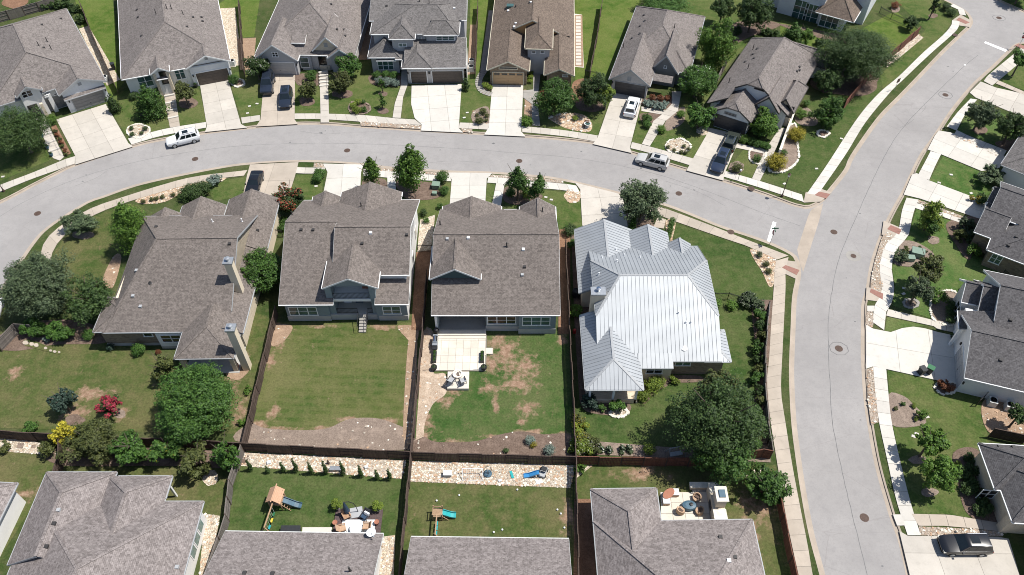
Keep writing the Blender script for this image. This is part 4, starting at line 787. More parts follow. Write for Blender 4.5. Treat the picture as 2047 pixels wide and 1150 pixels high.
        f = MB(); fb(f, -w_ / 2 - .12, -w_ / 2 - .01, 0, h + .12, 0, .07); fb(f, w_ / 2 + .01, w_ / 2 + .12, 0, h + .12, 0, .07); fb(f, -w_ / 2 - .01, w_ / 2 + .01, h + .01, h + .12, 0, .07)
        f.build('door_frame', s.trim, o, uv=False)
        if lites:
            for i in range(cols):
                a, b = -w_ / 2 + w_ * i / cols + .15, -w_ / 2 + w_ * (i + 1) / cols - .15; g = MB(); fb(g, a, b, h * .80, h * .95, .047, .052); g.build('pane', 'glass_dark', o, uv=False)
        g = MB(); fb(g, -.08, .08, h * .3, h * .3 + .05, .045, .075); g.build('handle', 'black_metal', o, uv=False)
        for sg in (-1, 1):
            l = MB(); fb(l, sg * (w_ / 2 + .42) - .09, sg * (w_ / 2 + .42) + .09, 1.75, 2.1, .01, .16); l.build('wall_lantern', 'black_metal', s.root, uv=False)
    def pipes(s, pts, h=.45, r=.06, mat='pipe_dark', name='vent_pipe'):
        for x, y in pts:
            p, n = s.cast(s.rb, x, y)
            if p is None: print('PIPE MISS', s.root.name, x, y); continue
            m = MB().tube(p - Vector((0, 0, .1)), p + Vector((0, 0, h)), r, r, 8); m.tube(p - Vector((0, 0, .05)), p + Vector((0, 0, .06)), r * 2.2, r * 1.3, 8)
            m.build(name, mat, s.root, uv=False)
    def boxvents(s, pts, mat='pipe_dark'):
        for x, y in pts:
            p, n = s.cast(s.rb, x, y)
            if p is None: continue
            MB().box(p.x - .17, p.y - .17, p.z - .1, p.x + .17, p.y + .17, p.z + .14).build('roof_vent', mat, s.root, uv=False)
    def kit(s, u0, u1, v, z0, z1, mat='glass_dark'): pass
# --- far row, left to right
h = House('house', 'grey-roofed white house with three-car garage at the far left corner', (117.4, 191.3), (210.9, 162), 3.7, 'shingle_light', 'stucco_white', 'trim_grey')
h.gab('v', -9.8, 2.2, 6.98, 25.5, 3.70, 7.9, e0=('h', 5), e1=('h', 9)).gab('v', 0, 0, 7.0, 9, 3.72, 5.4, wall='siding_white').gab('v', -5.4, 1.6, -1.7, 9, 4.5, 5.7)
h.shed('v', .35, .0, 6.6, .62, 2.62, 3.0)
h.box(-1.6, 2.0, -1.0, 2.6, 0, 3.2).box(-3.0, 1.4, -2.6, 1.8, 0, 2.4, 'limestone')
h.done(); h.garage(177, 196, 4.6, 2.15); h.garage(118, 216, 2.5, 2.15, cols=2); h.vent(159, 168, .5, .5); h.win(54, 188, 1.5, 1.1, 2, 'glass_dark'); h.win(70, 222, 1.4, 2.3, 1, 'glass_dark', 'trim_dark', 'front_door', 1)
h.win(93, 192, .5, .35, 1, 'glass_dark', rows=1); h.win(112, 188, .7, .35, 1, 'glass_dark', rows=1)
h.pipes([(78, 92), (95, 84), (103, 99)], .8); h.boxvents([(84, 50), (88, 96), (122, 38)])
h = House('house', 'grey-roofed white house with small gabled entry and brown garage door', (370.4, 134.8), (458.3, 118.8), 3.7, 'shingle_light', 'stucco_white')
h.gab('v', -9.6, -.2, 6.84, 32, 3.70, 7.9, e0=('h', 7.4), e1=('h', 7.4)).gab('v', 0, -.5, 6.86, 9, 3.72, 5.4, wall='siding_white').gab('v', -5.2, -1.2, -2.3, 5, 4.3, 5.2)
h.box(-4.9, -.9, -4.5, .4, 0, 4.0, 'limestone').box(-3.0, -.9, -2.6, .4, 0, 4.0, 'limestone').shed('v', -4.6, -1.1, -2.9, -.5, 3.1, 3.3)
h.done(); h.garage(425, 150, 4.9, 2.2, 'door_brown'); h.vent(412, 117, .5, .5); h.win(359, 146, 1.5, 2.3, 2, 'glass'); h.win(291, 163, 2.2, 1.9, 2, 'glass'); h.win(328, 155, 1.1, 2.3, 1, 'glass_dark', 'trim_dark', 'front_door', 1)
h.pipes([(312, 28), (334, 18), (343, 18), (366, 29)], .8); h.boxvents([(274, 20), (276, 35), (283, 72), (386, 35), (403, 35), (405, 43), (374, 54)])
h = House('house', 'grey house with two steep pale-trimmed front gables and arched stone entry', (618, 106), (709.7, 108), 3, 'shingle_light', 'grey_brick')
h.gab('v', -8.7, -.6, 7.5, 24, 3.0, 7.6, e0=('h', 8.2), e1=('h', 8)).gab('v', -8.6, -2.3, -1.4, 6, 3.02, 5.8, wall='stucco_grey').gab('v', 0, -.3, 6.4, 7, 3.0, 6.1, wall='limestone').gab('v', 3.2, -1.3, 7.48, 5, 3.0, 4.6, wall='stucco_grey')
h.shed('v', -2.9, .7, -.6, 3.7, 4.35, 5.3).box(-2.7, 1.0, -.8, 3.2, 2.9, 4.3, 'stucco_white'); h.box(-1.5, -.4, .2, 0, 0, 2.9, 'stucco_grey').box(1.4, -.35, 3.0, .2, .0, .9, 'limestone')
h.done(); h.garage(560, 137, 4.9, 2.2, 'door_light'); h.win(550, 109, 1.0, .9, 2, 'glass_dark'); h.win(609, 125, 1.5, 1.9, 1); h.win(603, 97, .5, .6, 1, 'glass_dark'); h.vent(651, 90, .6, .8); h.win(644, 119, 1.3, 2.5, 1, 'glass_dark', 'trim_dark', 'front_door', 1)
h.boxvents([(549, 9), (527, 24), (673, 59), (689, 59), (690, 72), (662, 9)])
h = House('two_storey_house', 'two-storey grey house with upper window row and two brown garage doors', (806.7, 136.3), (931.4, 135.4), 3.2, 'shingle_grey', 'stucco_grey')
h.gab('u', -5.5, 5.3, 8.8, 14.9, 6.0, 8.4, e0=('h', 7), e1=('h', 3.6)).gab('u', 3.0, 4.9, 8.7, 9, 6.02, 7.4, e0=('h', 1.6), e1=('h', 1.9), body=True).gab('v', -2.4, 3.75, 1.8, 9, 6.05, 7.5, e0=('h', 2.0), wall='stucco_grey', wz=3.5)
h.shed('v', 0, 0, 9.88, 6.0, 3.2, 4.9).box(.45, .45, 9.45, 6.4, 0, 3.1, 'grey_brick').gab('v', -.35, -.05, 4.6, 5.6, 3.19, 4.7, e0=('h', 2.4), wall=False).gab('v', -6, 3.0, -.7, 9.5, 3.2, 5.2, e0=('h', 2.2)).shed('v', -1.6, 2.6, .6, 5.5, 3.1, 4.0).gab('u', -6, 9.0, 9.9, 28, 6.2, 9.0, wall='stucco_grey')
h.shed('v', -4.7, 2.9, -1.5, 3.5, 2.7, 2.95).box(-1.2, 4.5, .45, 6, 0, 3.4, 'stucco_grey').box(9.9, 1, 9.93, 6, 0, 3, 'stucco_white')
h.done(); h.garage(895, 157, 4.85, 2.2, 'door_brown'); h.garage(838, 160, 2.5, 2.2, 'door_brown', 2); h.win(771, 131, 2.6, 1.7, 3); h.win(839, 77, .6, .6, 1); h.win(851, 77, .6, .6, 1); h.win(890, 76.5, 3.0, .8, 3); h.win(805, 90, 1.3, .7, 2, 'glass')
h.pipes([(839, 3), (858, 7)], .7); h.boxvents([(773, 12)]); h.boxvents([(908, 17)], 'white_plastic')
h = House('house', 'brown-roofed stone house with tan garage door', (973.2, 140), (1058.3, 142.2), 3, 'shingle_brown', 'brown_stone', 'trim_cream')
h.gab('v', .02, 9.2, 13.9, 34, 3.0, 6.5, wall='stucco_orange').gab('v', 0, 0, 6.75, 13, 3.02, 4.65).gab('v', 9.1, -1, 13.85, 10, 3.03, 4.15).gab('v', 5.9, 3.2, 10.3, 11, 5.0, 6.2, e0=('h', 2.3), wall='stucco_grey')
h.box(6.3, 4.6, 9.5, 5.4, 0, 4.9, 'stucco_cream')
h.done(); h.garage(1016, 159, 4.85, 2.2, 'door_tan', lites=True); h.win(1016, 136, 3.0, .45, 1, 'glass_dark', 'trim_cream', rows=1); h.win(1067, 104, .7, .5, 1, 'glass_dark'); h.win(1084, 104, .7, .5, 1, 'glass_dark'); h.win(1130, 151, .9, .5, 1, 'glass_dark'); h.win(1133, 78, .9, 1.1, 1, 'glass_dark', 'trim_dark')
h.pipes([(1058, 6), (1031, 14)], .3, .1); h.boxvents([(1016, 22), (1031, 47), (1028, 54), (1061, 5)], 'white_plastic')
p, n = h.cast(h.rb, 1021, 13); MB().box(p.x - .7, p.y - .45, p.z - .3, p.x + .7, p.y + .45, p.z + .25).build('skylight', 'glass', h.root, uv=False)
h = House('house', 'grey house with pale brick garage gable behind the white SUV', (1217.4, 158.9), (1299.5, 173), 2.7, 'shingle_light', 'grey_brick', 'trim_grey')
h.gab('v', -.02, 5.2, 11.9, 23, 2.7, 6.2, e0=('h', 7.2), e1=('h', 6), wall='siding_grey').gab('v', 0, 0, 6.5, 11, 2.72, 5.05).gab('v', 5.7, 4.4, 10.2, 12.5, 2.75, 5.7, wall='siding_grey')
h.done(); h.garage(1258, 186, 4.85, 2.2, 'door_dark'); h.vent(1258, 158, .6, .8); h.win(1322, 173, 1.7, 1.8, 2, 'glass'); h.win(1330, 134, .5, .5, 1, 'glass_dark')
h.pipes([(1246, 95), (1348, 56)], .8); h.boxvents([(1287, 31), (1289, 42), (1279, 53), (1279, 68), (1263, 77), (1388, 96)])
a = h.p(1305, 152, 2.9); b = h.p(1345, 158, 2.9); ab = MB().add([(a[0], a[1] + .6, 3.0), (b[0], a[1] + .6, 3.0), (b[0], a[1] - .6, 2.5), (a[0], a[1] - .6, 2.5)] + [(a[0], a[1] + .6, 2.9), (b[0], a[1] + .6, 2.9), (b[0], a[1] - .6, 2.42), (a[0], a[1] - .6, 2.42)], [(3, 2, 1, 0), (4, 5, 6, 7), (0, 1, 5, 4), (1, 2, 6, 5), (2, 3, 7, 6), (3, 0, 4, 7)]); ab.build('window_awning', 'shingle_light', h.root)
h = House('house', 'grey-roofed white brick corner house with clipped gables and long low garden wall', (1425, 221), (1500, 245), 3, 'shingle_light', 'siding_white', 'trim_dark')
h.gab('v', -1.4, 4.4, 10.1, 22, 3.0, 7.0, e0=('j', 1.1, .78), e1=('h', 4)).gab('v', 0, 0, 5.9, 5.2, 3.02, 4.95, e0=('j', .9, .66)).gab('v', 4.9, 3.6, 8.9, 10, 3.4, 5.6).gab('v', 7.4, 5.4, 10.7, 13, 3.0, 4.9, e0='g', e1=('h', 2), wall='limestone').gab('u', 5, 20, 13, 25, 2.6, 4, e1=('h', 2.5)).shed('u', -1.38, 1.3, 1.5, 5.2, 3.03, 5.02).box(-.95, 1.8, .5, 4.9, 0, 3.2)
h.done(); h.garage(1458, 256, 4.7, 2.15, 'door_dark'); h.win(1460, 228, 1.9, .5, 1, 'glass_dark', 'trim_grey'); h.win(1518, 178, 1.5, .4, 1, 'glass_dark', 'trim_dark'); h.win(1577, 223, 1.3, 2.0, 1, 'glass_dark', 'trim_dark', 'arched_door', 1)
h.pipes([(1495, 137), (1457, 165), (1505, 99)], .9); h.boxvents([(1505, 109), (1507, 117), (1490, 124), (1514, 98), (1598, 134), (1593, 143), (1598, 141)])
h = House('white_house', 'white two-storey house with tall gridded windows at the top right', (1546, 23), (1685, 62), 0, 'shingle_brown', 'siding_white')
h.box(.5, 0, 8.2, 12, 0, 6.0).box(8.2, -.6, 12.3, 9, 0, 3.2).box(12.3, 3.6, 14.9, 20, 0, 5.8).box(-4, 1.5, .5, 10, 0, 3.2)
h.gab('v', 7.4, -2.0, 14.0, 10, 3.1, 5.6, e0=('h', 3.2), wall=False).gab('v', -.2, -.6, 8.8, 14, 6.0, 8.6, wall=False).gab('u', -4.6, .8, .8, 9, 3.2, 5.0, wall=False).gab('v', 11.8, 3.1, 15.2, 21, 5.8, 7.0, wall='siding_white', body=False)
h.done()
for x, y in ((1600, 20), (1622, 28)): h.win(x, y, 2.6, 3.6, 2, 'glass', rows=3)
h.win(1657, 44, 3.2, 2.2, 3, 'glass', rows=2)
# --- near row
def rail(H, a, b, z, hgt=1.0, n=10, name='railing', mat='black_metal'):
    m = MB(); a, b = Vector((a[0], a[1], z)), Vector((b[0], b[1], z)); U = Vector((0, 0, 1))
    m.bar(a + U * hgt, b + U * hgt, .05, .05); m.bar(a + U * .1, b + U * .1, .04, .04)
    for i in range(n + 1): p = a.lerp(b, i / n); m.bar(p, p + U * hgt, .025, .025)
    return m.build(name, mat, H.root, uv=False)
h = House('house', 'big grey-roofed cream house with two chimneys on the bend', (185, 663.5), (304, 662), 3.2, 'shingle_taupe', 'brown_stone', 'trim_grey')
h.gab('u', 1.2, -.15, 15.75, 17.7, 3.2, 8.2, z1=4.5, r=.57, e0=('h', 5.1), wall='stucco_cream', body=False).box(1.7, 4.2, 15.3, 17.2, 0, 4.2, 'stucco_cream').box(.5, .4, 7.0, 4.4, 0, 3.2).box(7.0, -.1, 15.3, 4.4, 0, 3.2, 'stucco_white')
V = [(15.3, .6, 3.0), (15.3, 17.2, 3.0), (15.3, 17.2, 4.4), (15.3, 10.0, 7.9), (15.3, .6, 3.35)]; h.w('stucco_cream').add(V + [(15.05, y, z) for _, y, z in V], [(0, 1, 2, 3, 4), (9, 8, 7, 6, 5)] + [(i, (i + 1) % 5, 5 + (i + 1) % 5, 5 + i) for i in range(5)])
h.gab('u', 0, 0, 8, 5.2, 3.18, 4.35, e0=('h', 2.6), wall=False).gab('v', 10.35, -4.0, 17.0, 2.6, 3.22, 4.85, e0=('h', 3.35), wall=False).shed('u', 15.2, -.5, 17.3, 13, 4.3, 3.2).box(15.2, 0, 16.85, 13, 0, 3.2, 'limestone')
h.gab('v', 10.9, 12.4, 17.6, 22.2, 3.2, 4.95, wall='stucco_cream').gab('v', 5.2, 12, 11, 20.6, 3.6, 5.2, wall='stucco_cream').gab('v', 1.3, 12, 6.2, 19.0, 3.3, 4.8, wall='stucco_cream')
for u in (10.8, 16.4): h.box(u - .25, -3.6, u + .25, -3.1, 0, 3.05, 'limestone')
h.box(10.6, -3.8, 16.8, -.1, 0, .12, 'foundation').box(.48, .37, 7.0, .42, 0, .45, 'foundation').box(7.0, -.14, 10.3, -.08, 0, .45, 'foundation')
h.done(); h.win(343, 677, 2.4, 1.4, 2, 'glass_dark'); h.win(296, 669, 1.1, .7, 1, 'glass_dark', rows=1)
for (x, y, zt, zb, wd) in ((456, 522, 9.0, 0, .43), (461, 656, 7.4, 0, .42)):
    q = h.p(x, y, zt); cx, cy = q
    MB().box(cx - wd, cy - .42, zb, cx + wd, cy + .42, zt - .1).build('chimney', 'stucco_cream', h.root)
    c = MB().box(cx - wd - .12, cy - .54, zt - .1, cx + wd + .12, cy + .54, zt + .12); c.build('chimney_cap', 'grey_metal', h.root, uv=False); MB().lathe([(.2, 0), (.2, .3), (.28, .32), (.28, .4), (.05, .45)], 12, c=(cx, cy, zt + .1)).build('chimney_pot', 'grey_metal', h.root, uv=False)
q = h.p(478, 726, .0); h.box(q[0] - .6, q[1] - .3, q[0] + .2, q[1] + .6, 0, 2.2, 'limestone')
h.pipes([(425, 444), (484, 443)], .5, .07, 'white_plastic'); h.boxvents([(515, 461), (312, 454), (459, 488)]); h.boxvents([(273, 541), (281, 613), (266, 592)], 'trim_grey'); h.pipes([(300, 565)], .15, .12)
MB().poly([(16.2, -3.2, .1), (16.7, -3.2, .1), (16.7, -3.0, .9), (16.2, -3.0, .9)]).build('porch_chair', 'red_plastic', h.root, uv=False)
# two-storey house with balcony
h = House('two_storey_house', 'two-storey grey house with a rear gable balcony and steps to the lawn', (556.5, 609.6), (664, 609), 3.6, 'shingle_taupe', 'siding_blue', 'trim_white')
h.gab('u', 0, 0, 6.4, 18.0, 3.6, 7.85, r=.535, wall=False).gab('u', 6.3, 2.7, 15.4, 17.8, 5.75, 8.5, z1=3.8, r=.355, wall='stucco_white', body=False).shed('v', 11.3, 0, 15.3, 3.3, 3.6, 4.75).gab('v', 5.46, .45, 11.93, 6.5, 6.0, 7.65, wall='siding_blue', body=False, ov=.35)
h.gab('v', 5.0, 10, 13.0, 19.0, 4.1, 5.9, wall='stucco_white').gab('v', 1.3, 11, 4.9, 18.3, 4.0, 5.0, wall='stucco_white')
h.box(.45, .5, 5.6, 17, 0, 3.6).box(5.6, 4.0, 11.2, 12, 0, 6.0, 'siding_blue').box(11.2, .5, 14.9, 3.2, 0, 3.5).box(6.8, 3.1, 14.9, 12.6, 0, 5.6, 'stucco_white').box(6.8, 12.6, 14.9, 17.2, 0, 3.6, 'stucco_white').box(14.9, .5, 14.94, 17.2, 0, 3.6, 'stucco_white')
V = [(14.95, .5, 3.0), (14.95, 17.3, 3.0), (14.95, 17.3, 3.9), (14.95, 8.06, 8.25), (14.95, 3.0, 5.7), (14.95, 3.0, 4.3), (14.95, .5, 3.5)]; h.w('stucco_white').add(V + [(14.7, y, z) for _, y, z in V], [tuple(range(7)), tuple(range(13, 6, -1))] + [(i, (i + 1) % 7, 7 + (i + 1) % 7, 7 + i) for i in range(7)])
h.box(5.6, .75, 6.35, 4.0, 0, 5.9).box(10.75, .75, 11.4, 4.0, 0, 5.9).box(6.35, .75, 10.75, 4.0, 3.25, 3.65, 'trim_white').box(5.6, .6, 11.4, 4.0, 0, .95, 'foundation')
h.box(6.35, 3.9, 10.75, 4.02, .95, 3.2, 'door_dark').box(6.35, 3.88, 10.75, 4.03, 3.7, 5.8, 'siding_teal').box(.4, .44, 5.6, .5, 0, .9, 'foundation').box(11.4, .44, 14.9, .5, 0, .9, 'foundation')
h.done(); h.win(606, 622, 3.4, 1.6, 3); h.win(783, 620, 2.2, 1.45, 2)
h.win(848, 0, .1, .1) if False else None
rail(h, (6.4, .85), (10.7, .85), 3.66, 1.0, 30); rail(h, (6.4, .8), (8.9, .8), .95, .95, 18); rail(h, (10.1, .8), (10.7, .8), .95, .95, 4)
for i in range(6): h_ = .95 - i * .16; MB().box(9.1, .6 - .34 * (i + 1), 0, 9.95, .6 - .34 * i, h_).build('step', 'concrete_grey', h.root, uv=False)
for u in (9.0, 10.1):
    m = MB(); m.bar((u, .5, 1.85), (u, -1.5, .95), .05, .05); [m.bar((u, .5 - k * .5, .9 - k * .24), (u, .5 - k * .5, 1.85 - k * .225), .03, .03) for k in range(5)]; m.build('handrail', 'black_metal', h.root, uv=False)
for u0, u1, mat in ((7.0, 7.9, 'cushion'), (8.4, 9.3, 'cushion_navy')): MB().box(u0, 2.5, .95, u1, 3.3, 1.4).box(u0, 3.2, 1.4, u1, 3.4, 1.9).build('porch_seat', mat, h.root, uv=False)
MB().box(9.6, 2.4, 3.66, 10.4, 2.9, 4.0).build('balcony_seat', 'terracotta', h.root, uv=False)
h.win(600, 600, 0, 0) if False else None
h.pipes([(722, 412), (584, 430)], .6, .07); h.boxvents([(602, 460), (626, 460), (724, 487), (813, 470)]); h.boxvents([(741, 466)], 'white_plastic')
for v in (2.2, 8.5, 13): # side windows on the lit end wall
    m = MB().box(14.96, v, 1.2, 15.02, v + 1.1, 2.7); o = m.build('window', 'trim_white', h.root, uv=False); MB().box(15.0, v + .1, 1.3, 15.03, v + 1.0, 2.6).build('pane', 'glass', o, uv=False)
# wide single house with patio
h = House('house', 'wide grey-roofed house with covered porch opening on a pale patio', (862, 630), (1120, 630), 3.6, 'shingle_taupe', 'siding_blue', 'trim_white')
h.gab('u', 0, 0, 15.0, 17.8, 3.6, 8.02, wall='stucco_white', body=False).gab('v', -.25, 3.4, 5.75, 8.8, 6.05, 7.8, wall='siding_teal', body=False, ov=.3).gab('v', .3, 9.5, 8.0, 18.4, 3.6, 5.4, wall='stucco_white').gab('v', 10.4, 9.5, 15.1, 18.3, 3.65, 5.2, wall='stucco_white')
h.box(.45, 4.2, 14.55, 17.3, 0, 3.7).box(6.3, .5, 14.55, 4.2, 0, 3.62).box(10.2, .1, 14.55, .5, 0, 3.4).box(.35, .3, 6.25, 4.2, 0, .5, 'concrete_grey').box(.3, .25, .55, .55, 0, 3.5, 'trim_white').box(.45, .5, .7, 4.2, 0, 3.6).box(6.25, .44, 10.2, .5, 0, .9, 'foundation').box(10.15, .04, 14.6, .1, 0, .9, 'foundation').box(.7, 4.12, 6.2, 4.2, .5, 3.4, 'stucco_grey')
h.done(); h.win(1003, 640, 3.4, 1.45, 3, 'glass_dark'); h.win(1072, 642, 3.3, 1.6, 3)
h.pipes([(880, 450), (1013, 493), (1084, 423)], .7, .08); h.boxvents([(894, 478), (1044, 550)], 'trim_grey'); h.boxvents([(936, 476), (1046, 499)], 'white_plastic'); h.boxvents([(1049, 534)])
HC = h
# metal-roofed house
h = House('metal_roofed_house', 'house with standing-seam metal roof on the corner lot', (1280.7, 734), (1345, 734), 3.2, 'metal_under', 'brown_stone', 'metal_roof')
h.gab('u', -4.75, .8, 9.15, 18.6, 3.2, 7.55, r=.506, e0=('j', 2.9, .52), e1=('j', 3.2, .52), wall='stucco_cream', body=False, metal=True).shed('v', -.2, .05, 3.67, 1.6, 2.92, 3.62, metal=True)
h.gab('v', -6.2, 10.8, 1.1, 21.6, 3.2, 5.0, metal=True, wall='stucco_cream').gab('v', .4, 11, 5.6, 21.0, 3.25, 4.7, metal=True, wall='stucco_cream').gab('v', 5.2, 13, 8.3, 18.9, 3.3, 4.4, metal=True, wall='stucco_cream')
h.gab('v', -6.3, -3.0, 0, 7.4, 3.2, 4.9, e0=('h', 2.9), wall=False, metal=True).gab('u', 7.2, .78, 10.2, 5.3, 3.12, 3.95, e1=('h', 2.0), wall=False, metal=True)
h.box(-4.3, 3.5, 8.7, 18, 0, 3.4).box(3.7, 1.25, 9.6, 4.5, 0, 3.2).box(-.3, .5, 3.7, 4.5, 0, 3.1, 'stucco_cream').box(-5.8, -1.0, -.4, 7, 0, 3.1, 'stucco_cream').box(-6.0, -2.7, -.3, -1, 0, .3, 'limestone').box(-5.9, -2.7, -.5, -2.6, .3, .8, 'limestone')
for u in (-5.8, -3.2, -.7): h.box(u, -2.7, u + .22, -2.45, 0, 3.05, 'trim_white')
h.done(); h.win(1308, 741, 1.9, 1.1, 2, 'glass_dark'); h.win(1365, 727, 1.8, .8, 2, rows=1); h.win(1190, 786, 1.3, 1.5, 1); h.win(1240, 786, 1.3, 1.5, 1)
def seam_panels(H, planes, pitch=.46):
    for q in planes:
        P = [Vector(k) for k in q]; n = Vector((0, 0, 0))
        for i in range(len(P)): n += P[i].cross(P[(i + 1) % len(P)])
        n.normalize(); t = Vector((-n.y, n.x, 0)).normalized(); b = n.cross(t); o = P[0]
        flat = [((k - o).dot(t), (k - o).dot(b)) for k in P]; u0, u1 = min(f[0] for f in flat), max(f[0] for f in flat)
        if area2(flat) < 0: flat = flat[::-1]
        k = max(1, round((u1 - u0) / pitch))
        for i in range(k):
            a, c = u0 + (u1 - u0) * i / k, u0 + (u1 - u0) * (i + 1) / k
            q2 = clip(clip(flat, 1, 0, c - .012), -1, 0, -(a + .0))
            if len(q2) < 3 or abs(area2(q2)) < .06: continue
            m = MB(); top = [o + t * x + b * y + n * .022 for x, y in q2]; bot = [o + t * x + b * y + n * .004 for x, y in q2]; L_ = len(q2)
            m.add(bot + top, [list(range(L_, 2 * L_))] + [(j, (j + 1) % L_, L_ + (j + 1) % L_, L_ + j) for j in range(L_)])
            ys = [y for x, y in q2 if x < a + .03]
            if len(ys) > 1: m.bar(o + t * (a + .02) + b * min(ys) + n * .045, o + t * (a + .02) + b * max(ys) + n * .04, .03, .055, up=tuple(n))
            m.build('roof_panel', 'metal_roof', H.ro, uv=False)
seam_panels(h, h.metal_planes)
q = h.p(1196, 582, 7.0); MB().box(q[0] - .75, q[1] - .5, 0, q[0] + .75, q[1] + .5, 6.9).build('chimney', 'stucco_cream', h.root); MB().box(q[0] - .85, q[1] - .6, 6.9, q[0] + .85, q[1] + .6, 7.05).build('chimney_cap', 'grey_metal', h.root, uv=False); MB().lathe([(.18, 0), (.18, .35), (.26, .36), (.26, .45), (.03, .5)], 12, c=(q[0], q[1], 7.05)).build('chimney_pot', 'chrome', h.root, uv=False)
h.pipes([(1203, 516), (1248, 512), (1233, 523), (1197, 549), (1231, 500), (1279, 516), (1356, 627), (1371, 646), (1381, 646)], .35, .07, 'white_plastic'); h.pipes([(1368, 695)], .12, .2, 'white_plastic')
# --- right column
h = House('house', 'grey-roofed pale house cut by the right edge below the top driveway', (2000.5, 329), (2047, 348), 3, 'shingle_grey', 'stucco_white', 'trim_grey')
h.gab('u', 0, 0, 12, 15, 3, 6.6, e0=('h', 7)).done()
h = House('house', 'dark grey-roofed brick house on the right with a shaded side window', (1947, 463.5), (1993.5, 481), 3.0, 'shingle_dark', 'brown_stone', 'trim_white')
h.gab('u', 0, 0, 3.2, 6.6, 3.02, 4.6, wall='brown_stone').gab('v', 2.1, -2.4, 16, 10, 3, 6.4, e0=('h', 6), e1=('h', 4)).gab('u', .6, 3.0, 9, 10.4, 4.2, 6.0, wall='stucco_white').gab('u', .1, 6.8, 6, 10.3, 3.0, 4.4, wall='stucco_white').gab('u', .1, 4.4, 4, 6.4, 3.05, 4.0, wall='stucco_white')
h.done(); h.win(1991, 518, 1.3, 1.5, 2, 'glass'); h.garage(1962, 428, 2.5, 2.1, 'door_brown', 2); h.boxvents([(2032, 474), (2016, 491)])
h = House('house', 'white and stone house with stepped front gables behind the wide driveway', (1928, 755), (2047, 783), 3.2, 'shingle_dark', 'stucco_white', 'trim_white')
h.gab('u', 0, 0, 14, 9.8, 3.2, 5.7, wall='stucco_white').gab('u', 3.0, 6, 16, 17.5, 3.4, 6.9, e0='g', wall='siding_white').gab('u', 1.8, 9.5, 14, 15.5, 3.3, 5.6, wall='siding_white').gab('u', .2, 11.4, 10, 15.2, 3.25, 4.9, wall='siding_white').shed('u', -.3, 6.9, 3.3, 9.7, 3.4, 4.6)
h.box(.6, 7.2, 3.3, 10.5, 0, 3.3, 'stucco_white').box(-.2, 7.0, .1, 7.3, 0, 3.2, 'trim_white')
h.done(); h.garage(1918, 735, 4.9, 2.2, 'door_light'); h.win(1914, 618, 2.0, 1.7, 2, 'glass_dark'); h.vent(1940, 697, .4, .8); h.boxvents([(2020, 640), (2000, 720)])
h = House('house', 'grey-roofed stone-faced house at the lower right edge', (1955, 886), (1990, 888), 3.2, 'shingle_dark', 'limestone', 'trim_white')
h.gab('u', .05, -5.2, 14, 0, 3.2, 5.2, e0=('h', 3.0)).gab('u', .6, -8.6, 14, -1.9, 3.22, 5.7, e0=('h', 3.2)).gab('u', 3, -18, 14, -7.8, 3.2, 6.2, wall='limestone', e0=('h', 4))
h.box(.8, -8.2, 1.6, -7.4, 0, 3.0)
h.done(); h.win(1982, 988, 2.4, 1.7, 3, 'glass_dark', 'trim_white'); h.garage(2025, 1090, 4.9, 2.2, 'door_brown'); h.boxvents([(1998, 893), (2026, 894)])
# --- bottom row
h = House('house', 'mottled grey-roofed white house at the bottom left with three slim side windows', (218, 952), (343, 952), 3.4, 'shingle_pale', 'stucco_white', 'trim_grey')
h.gab('v', -6.0, -22, 10.1, -2.7, 3.4, 6.9, e1=('h', 8.0), e0=('h', 8)).gab('v', 0, -8, 6.3, 0, 3.42, 5.2, e1=('h', 2.6), wall=False).gab('v', -6.4, -9, .6, .45, 3.38, 5.4, e1=('h', 3.2)).box(.5, -8, 5.9, -3.0, 0, 3.3)
for u in (5.7,): h.box(u, -.6, u + .2, -.4, 0, 3.2, 'trim_white')
h.done(); h.boxvents([(108, 1047), (93, 1093)]); h.boxvents([(117, 1020), (354, 1134)], 'trim_grey')
for k in range(3):
    v = -4.4 - k * 1.3; o = MB().box(9.66, v - .58, .9, 9.72, v + .58, 2.9).build('window', 'trim_white', h.root, uv=False); MB().box(9.71, v - .48, 1.0, 9.735, v + .48, 2.8).build('pane', 'glass_teal', o, uv=False)
h = House('house', 'white house sliver with grey roof at the lower left edge', (-60, 962), (35, 966), 3.3, 'shingle_pale', 'stucco_white', 'trim_grey')
h.gab('v', -8, -18, h.L, 0, 3.3, 6.6, e1=('h', 4)).done()
h = House('house', 'grey-roofed house behind the play set lawn with cypresses', (450, 1062), (766.6, 1067), 3, 'shingle_pale', 'stucco_white', 'ac_metal')
h.gab('u', 0, -19, h.L, 0, 3.0, 7.3).done(); h.pipes([(700, 1142)], .9, .09); h.boxvents([(489, 1146), (545, 1147)])
p = h.p(745, 1064, 3.1); H2 = h
d = empty('satellite_dish', h.M @ Vector((p[0], p[1] - .35, 3.15)), .6); tag(d, 'pale satellite dish on the roof corner above the deck', 'satellite dish'); m = MB()
prof = [(.02, .0), (.2, .02), (.36, .07), (.45, .13)]; m.lathe(prof + [(.46, .13), (.37, .06), (.2, .0), (.02, -.02)], 18, sx=1.0, sy=.85); o = m.build('dish', 'white_plastic', d, uv=False); o.location = (0, .1, .55); o.rotation_euler = (math.radians(28), 0, 0)
MB().tube((0, 0, -.2), (0, 0, .55), .03).bar((0, 0, .5), (0, -.5, .75), .04, .04).box(-.07, -.6, .7, .07, -.45, .82).build('mount', 'grey_metal', d, uv=False)
h = House('house', 'plain grey-roofed house at the bottom centre behind the small teal slide', (821.8, 1073), (1137, 1077), 3, 'shingle_pale', 'stucco_white', 'ac_metal')
h.gab('u', 0, -19, h.L, 0, 3.0, 7.3).done()
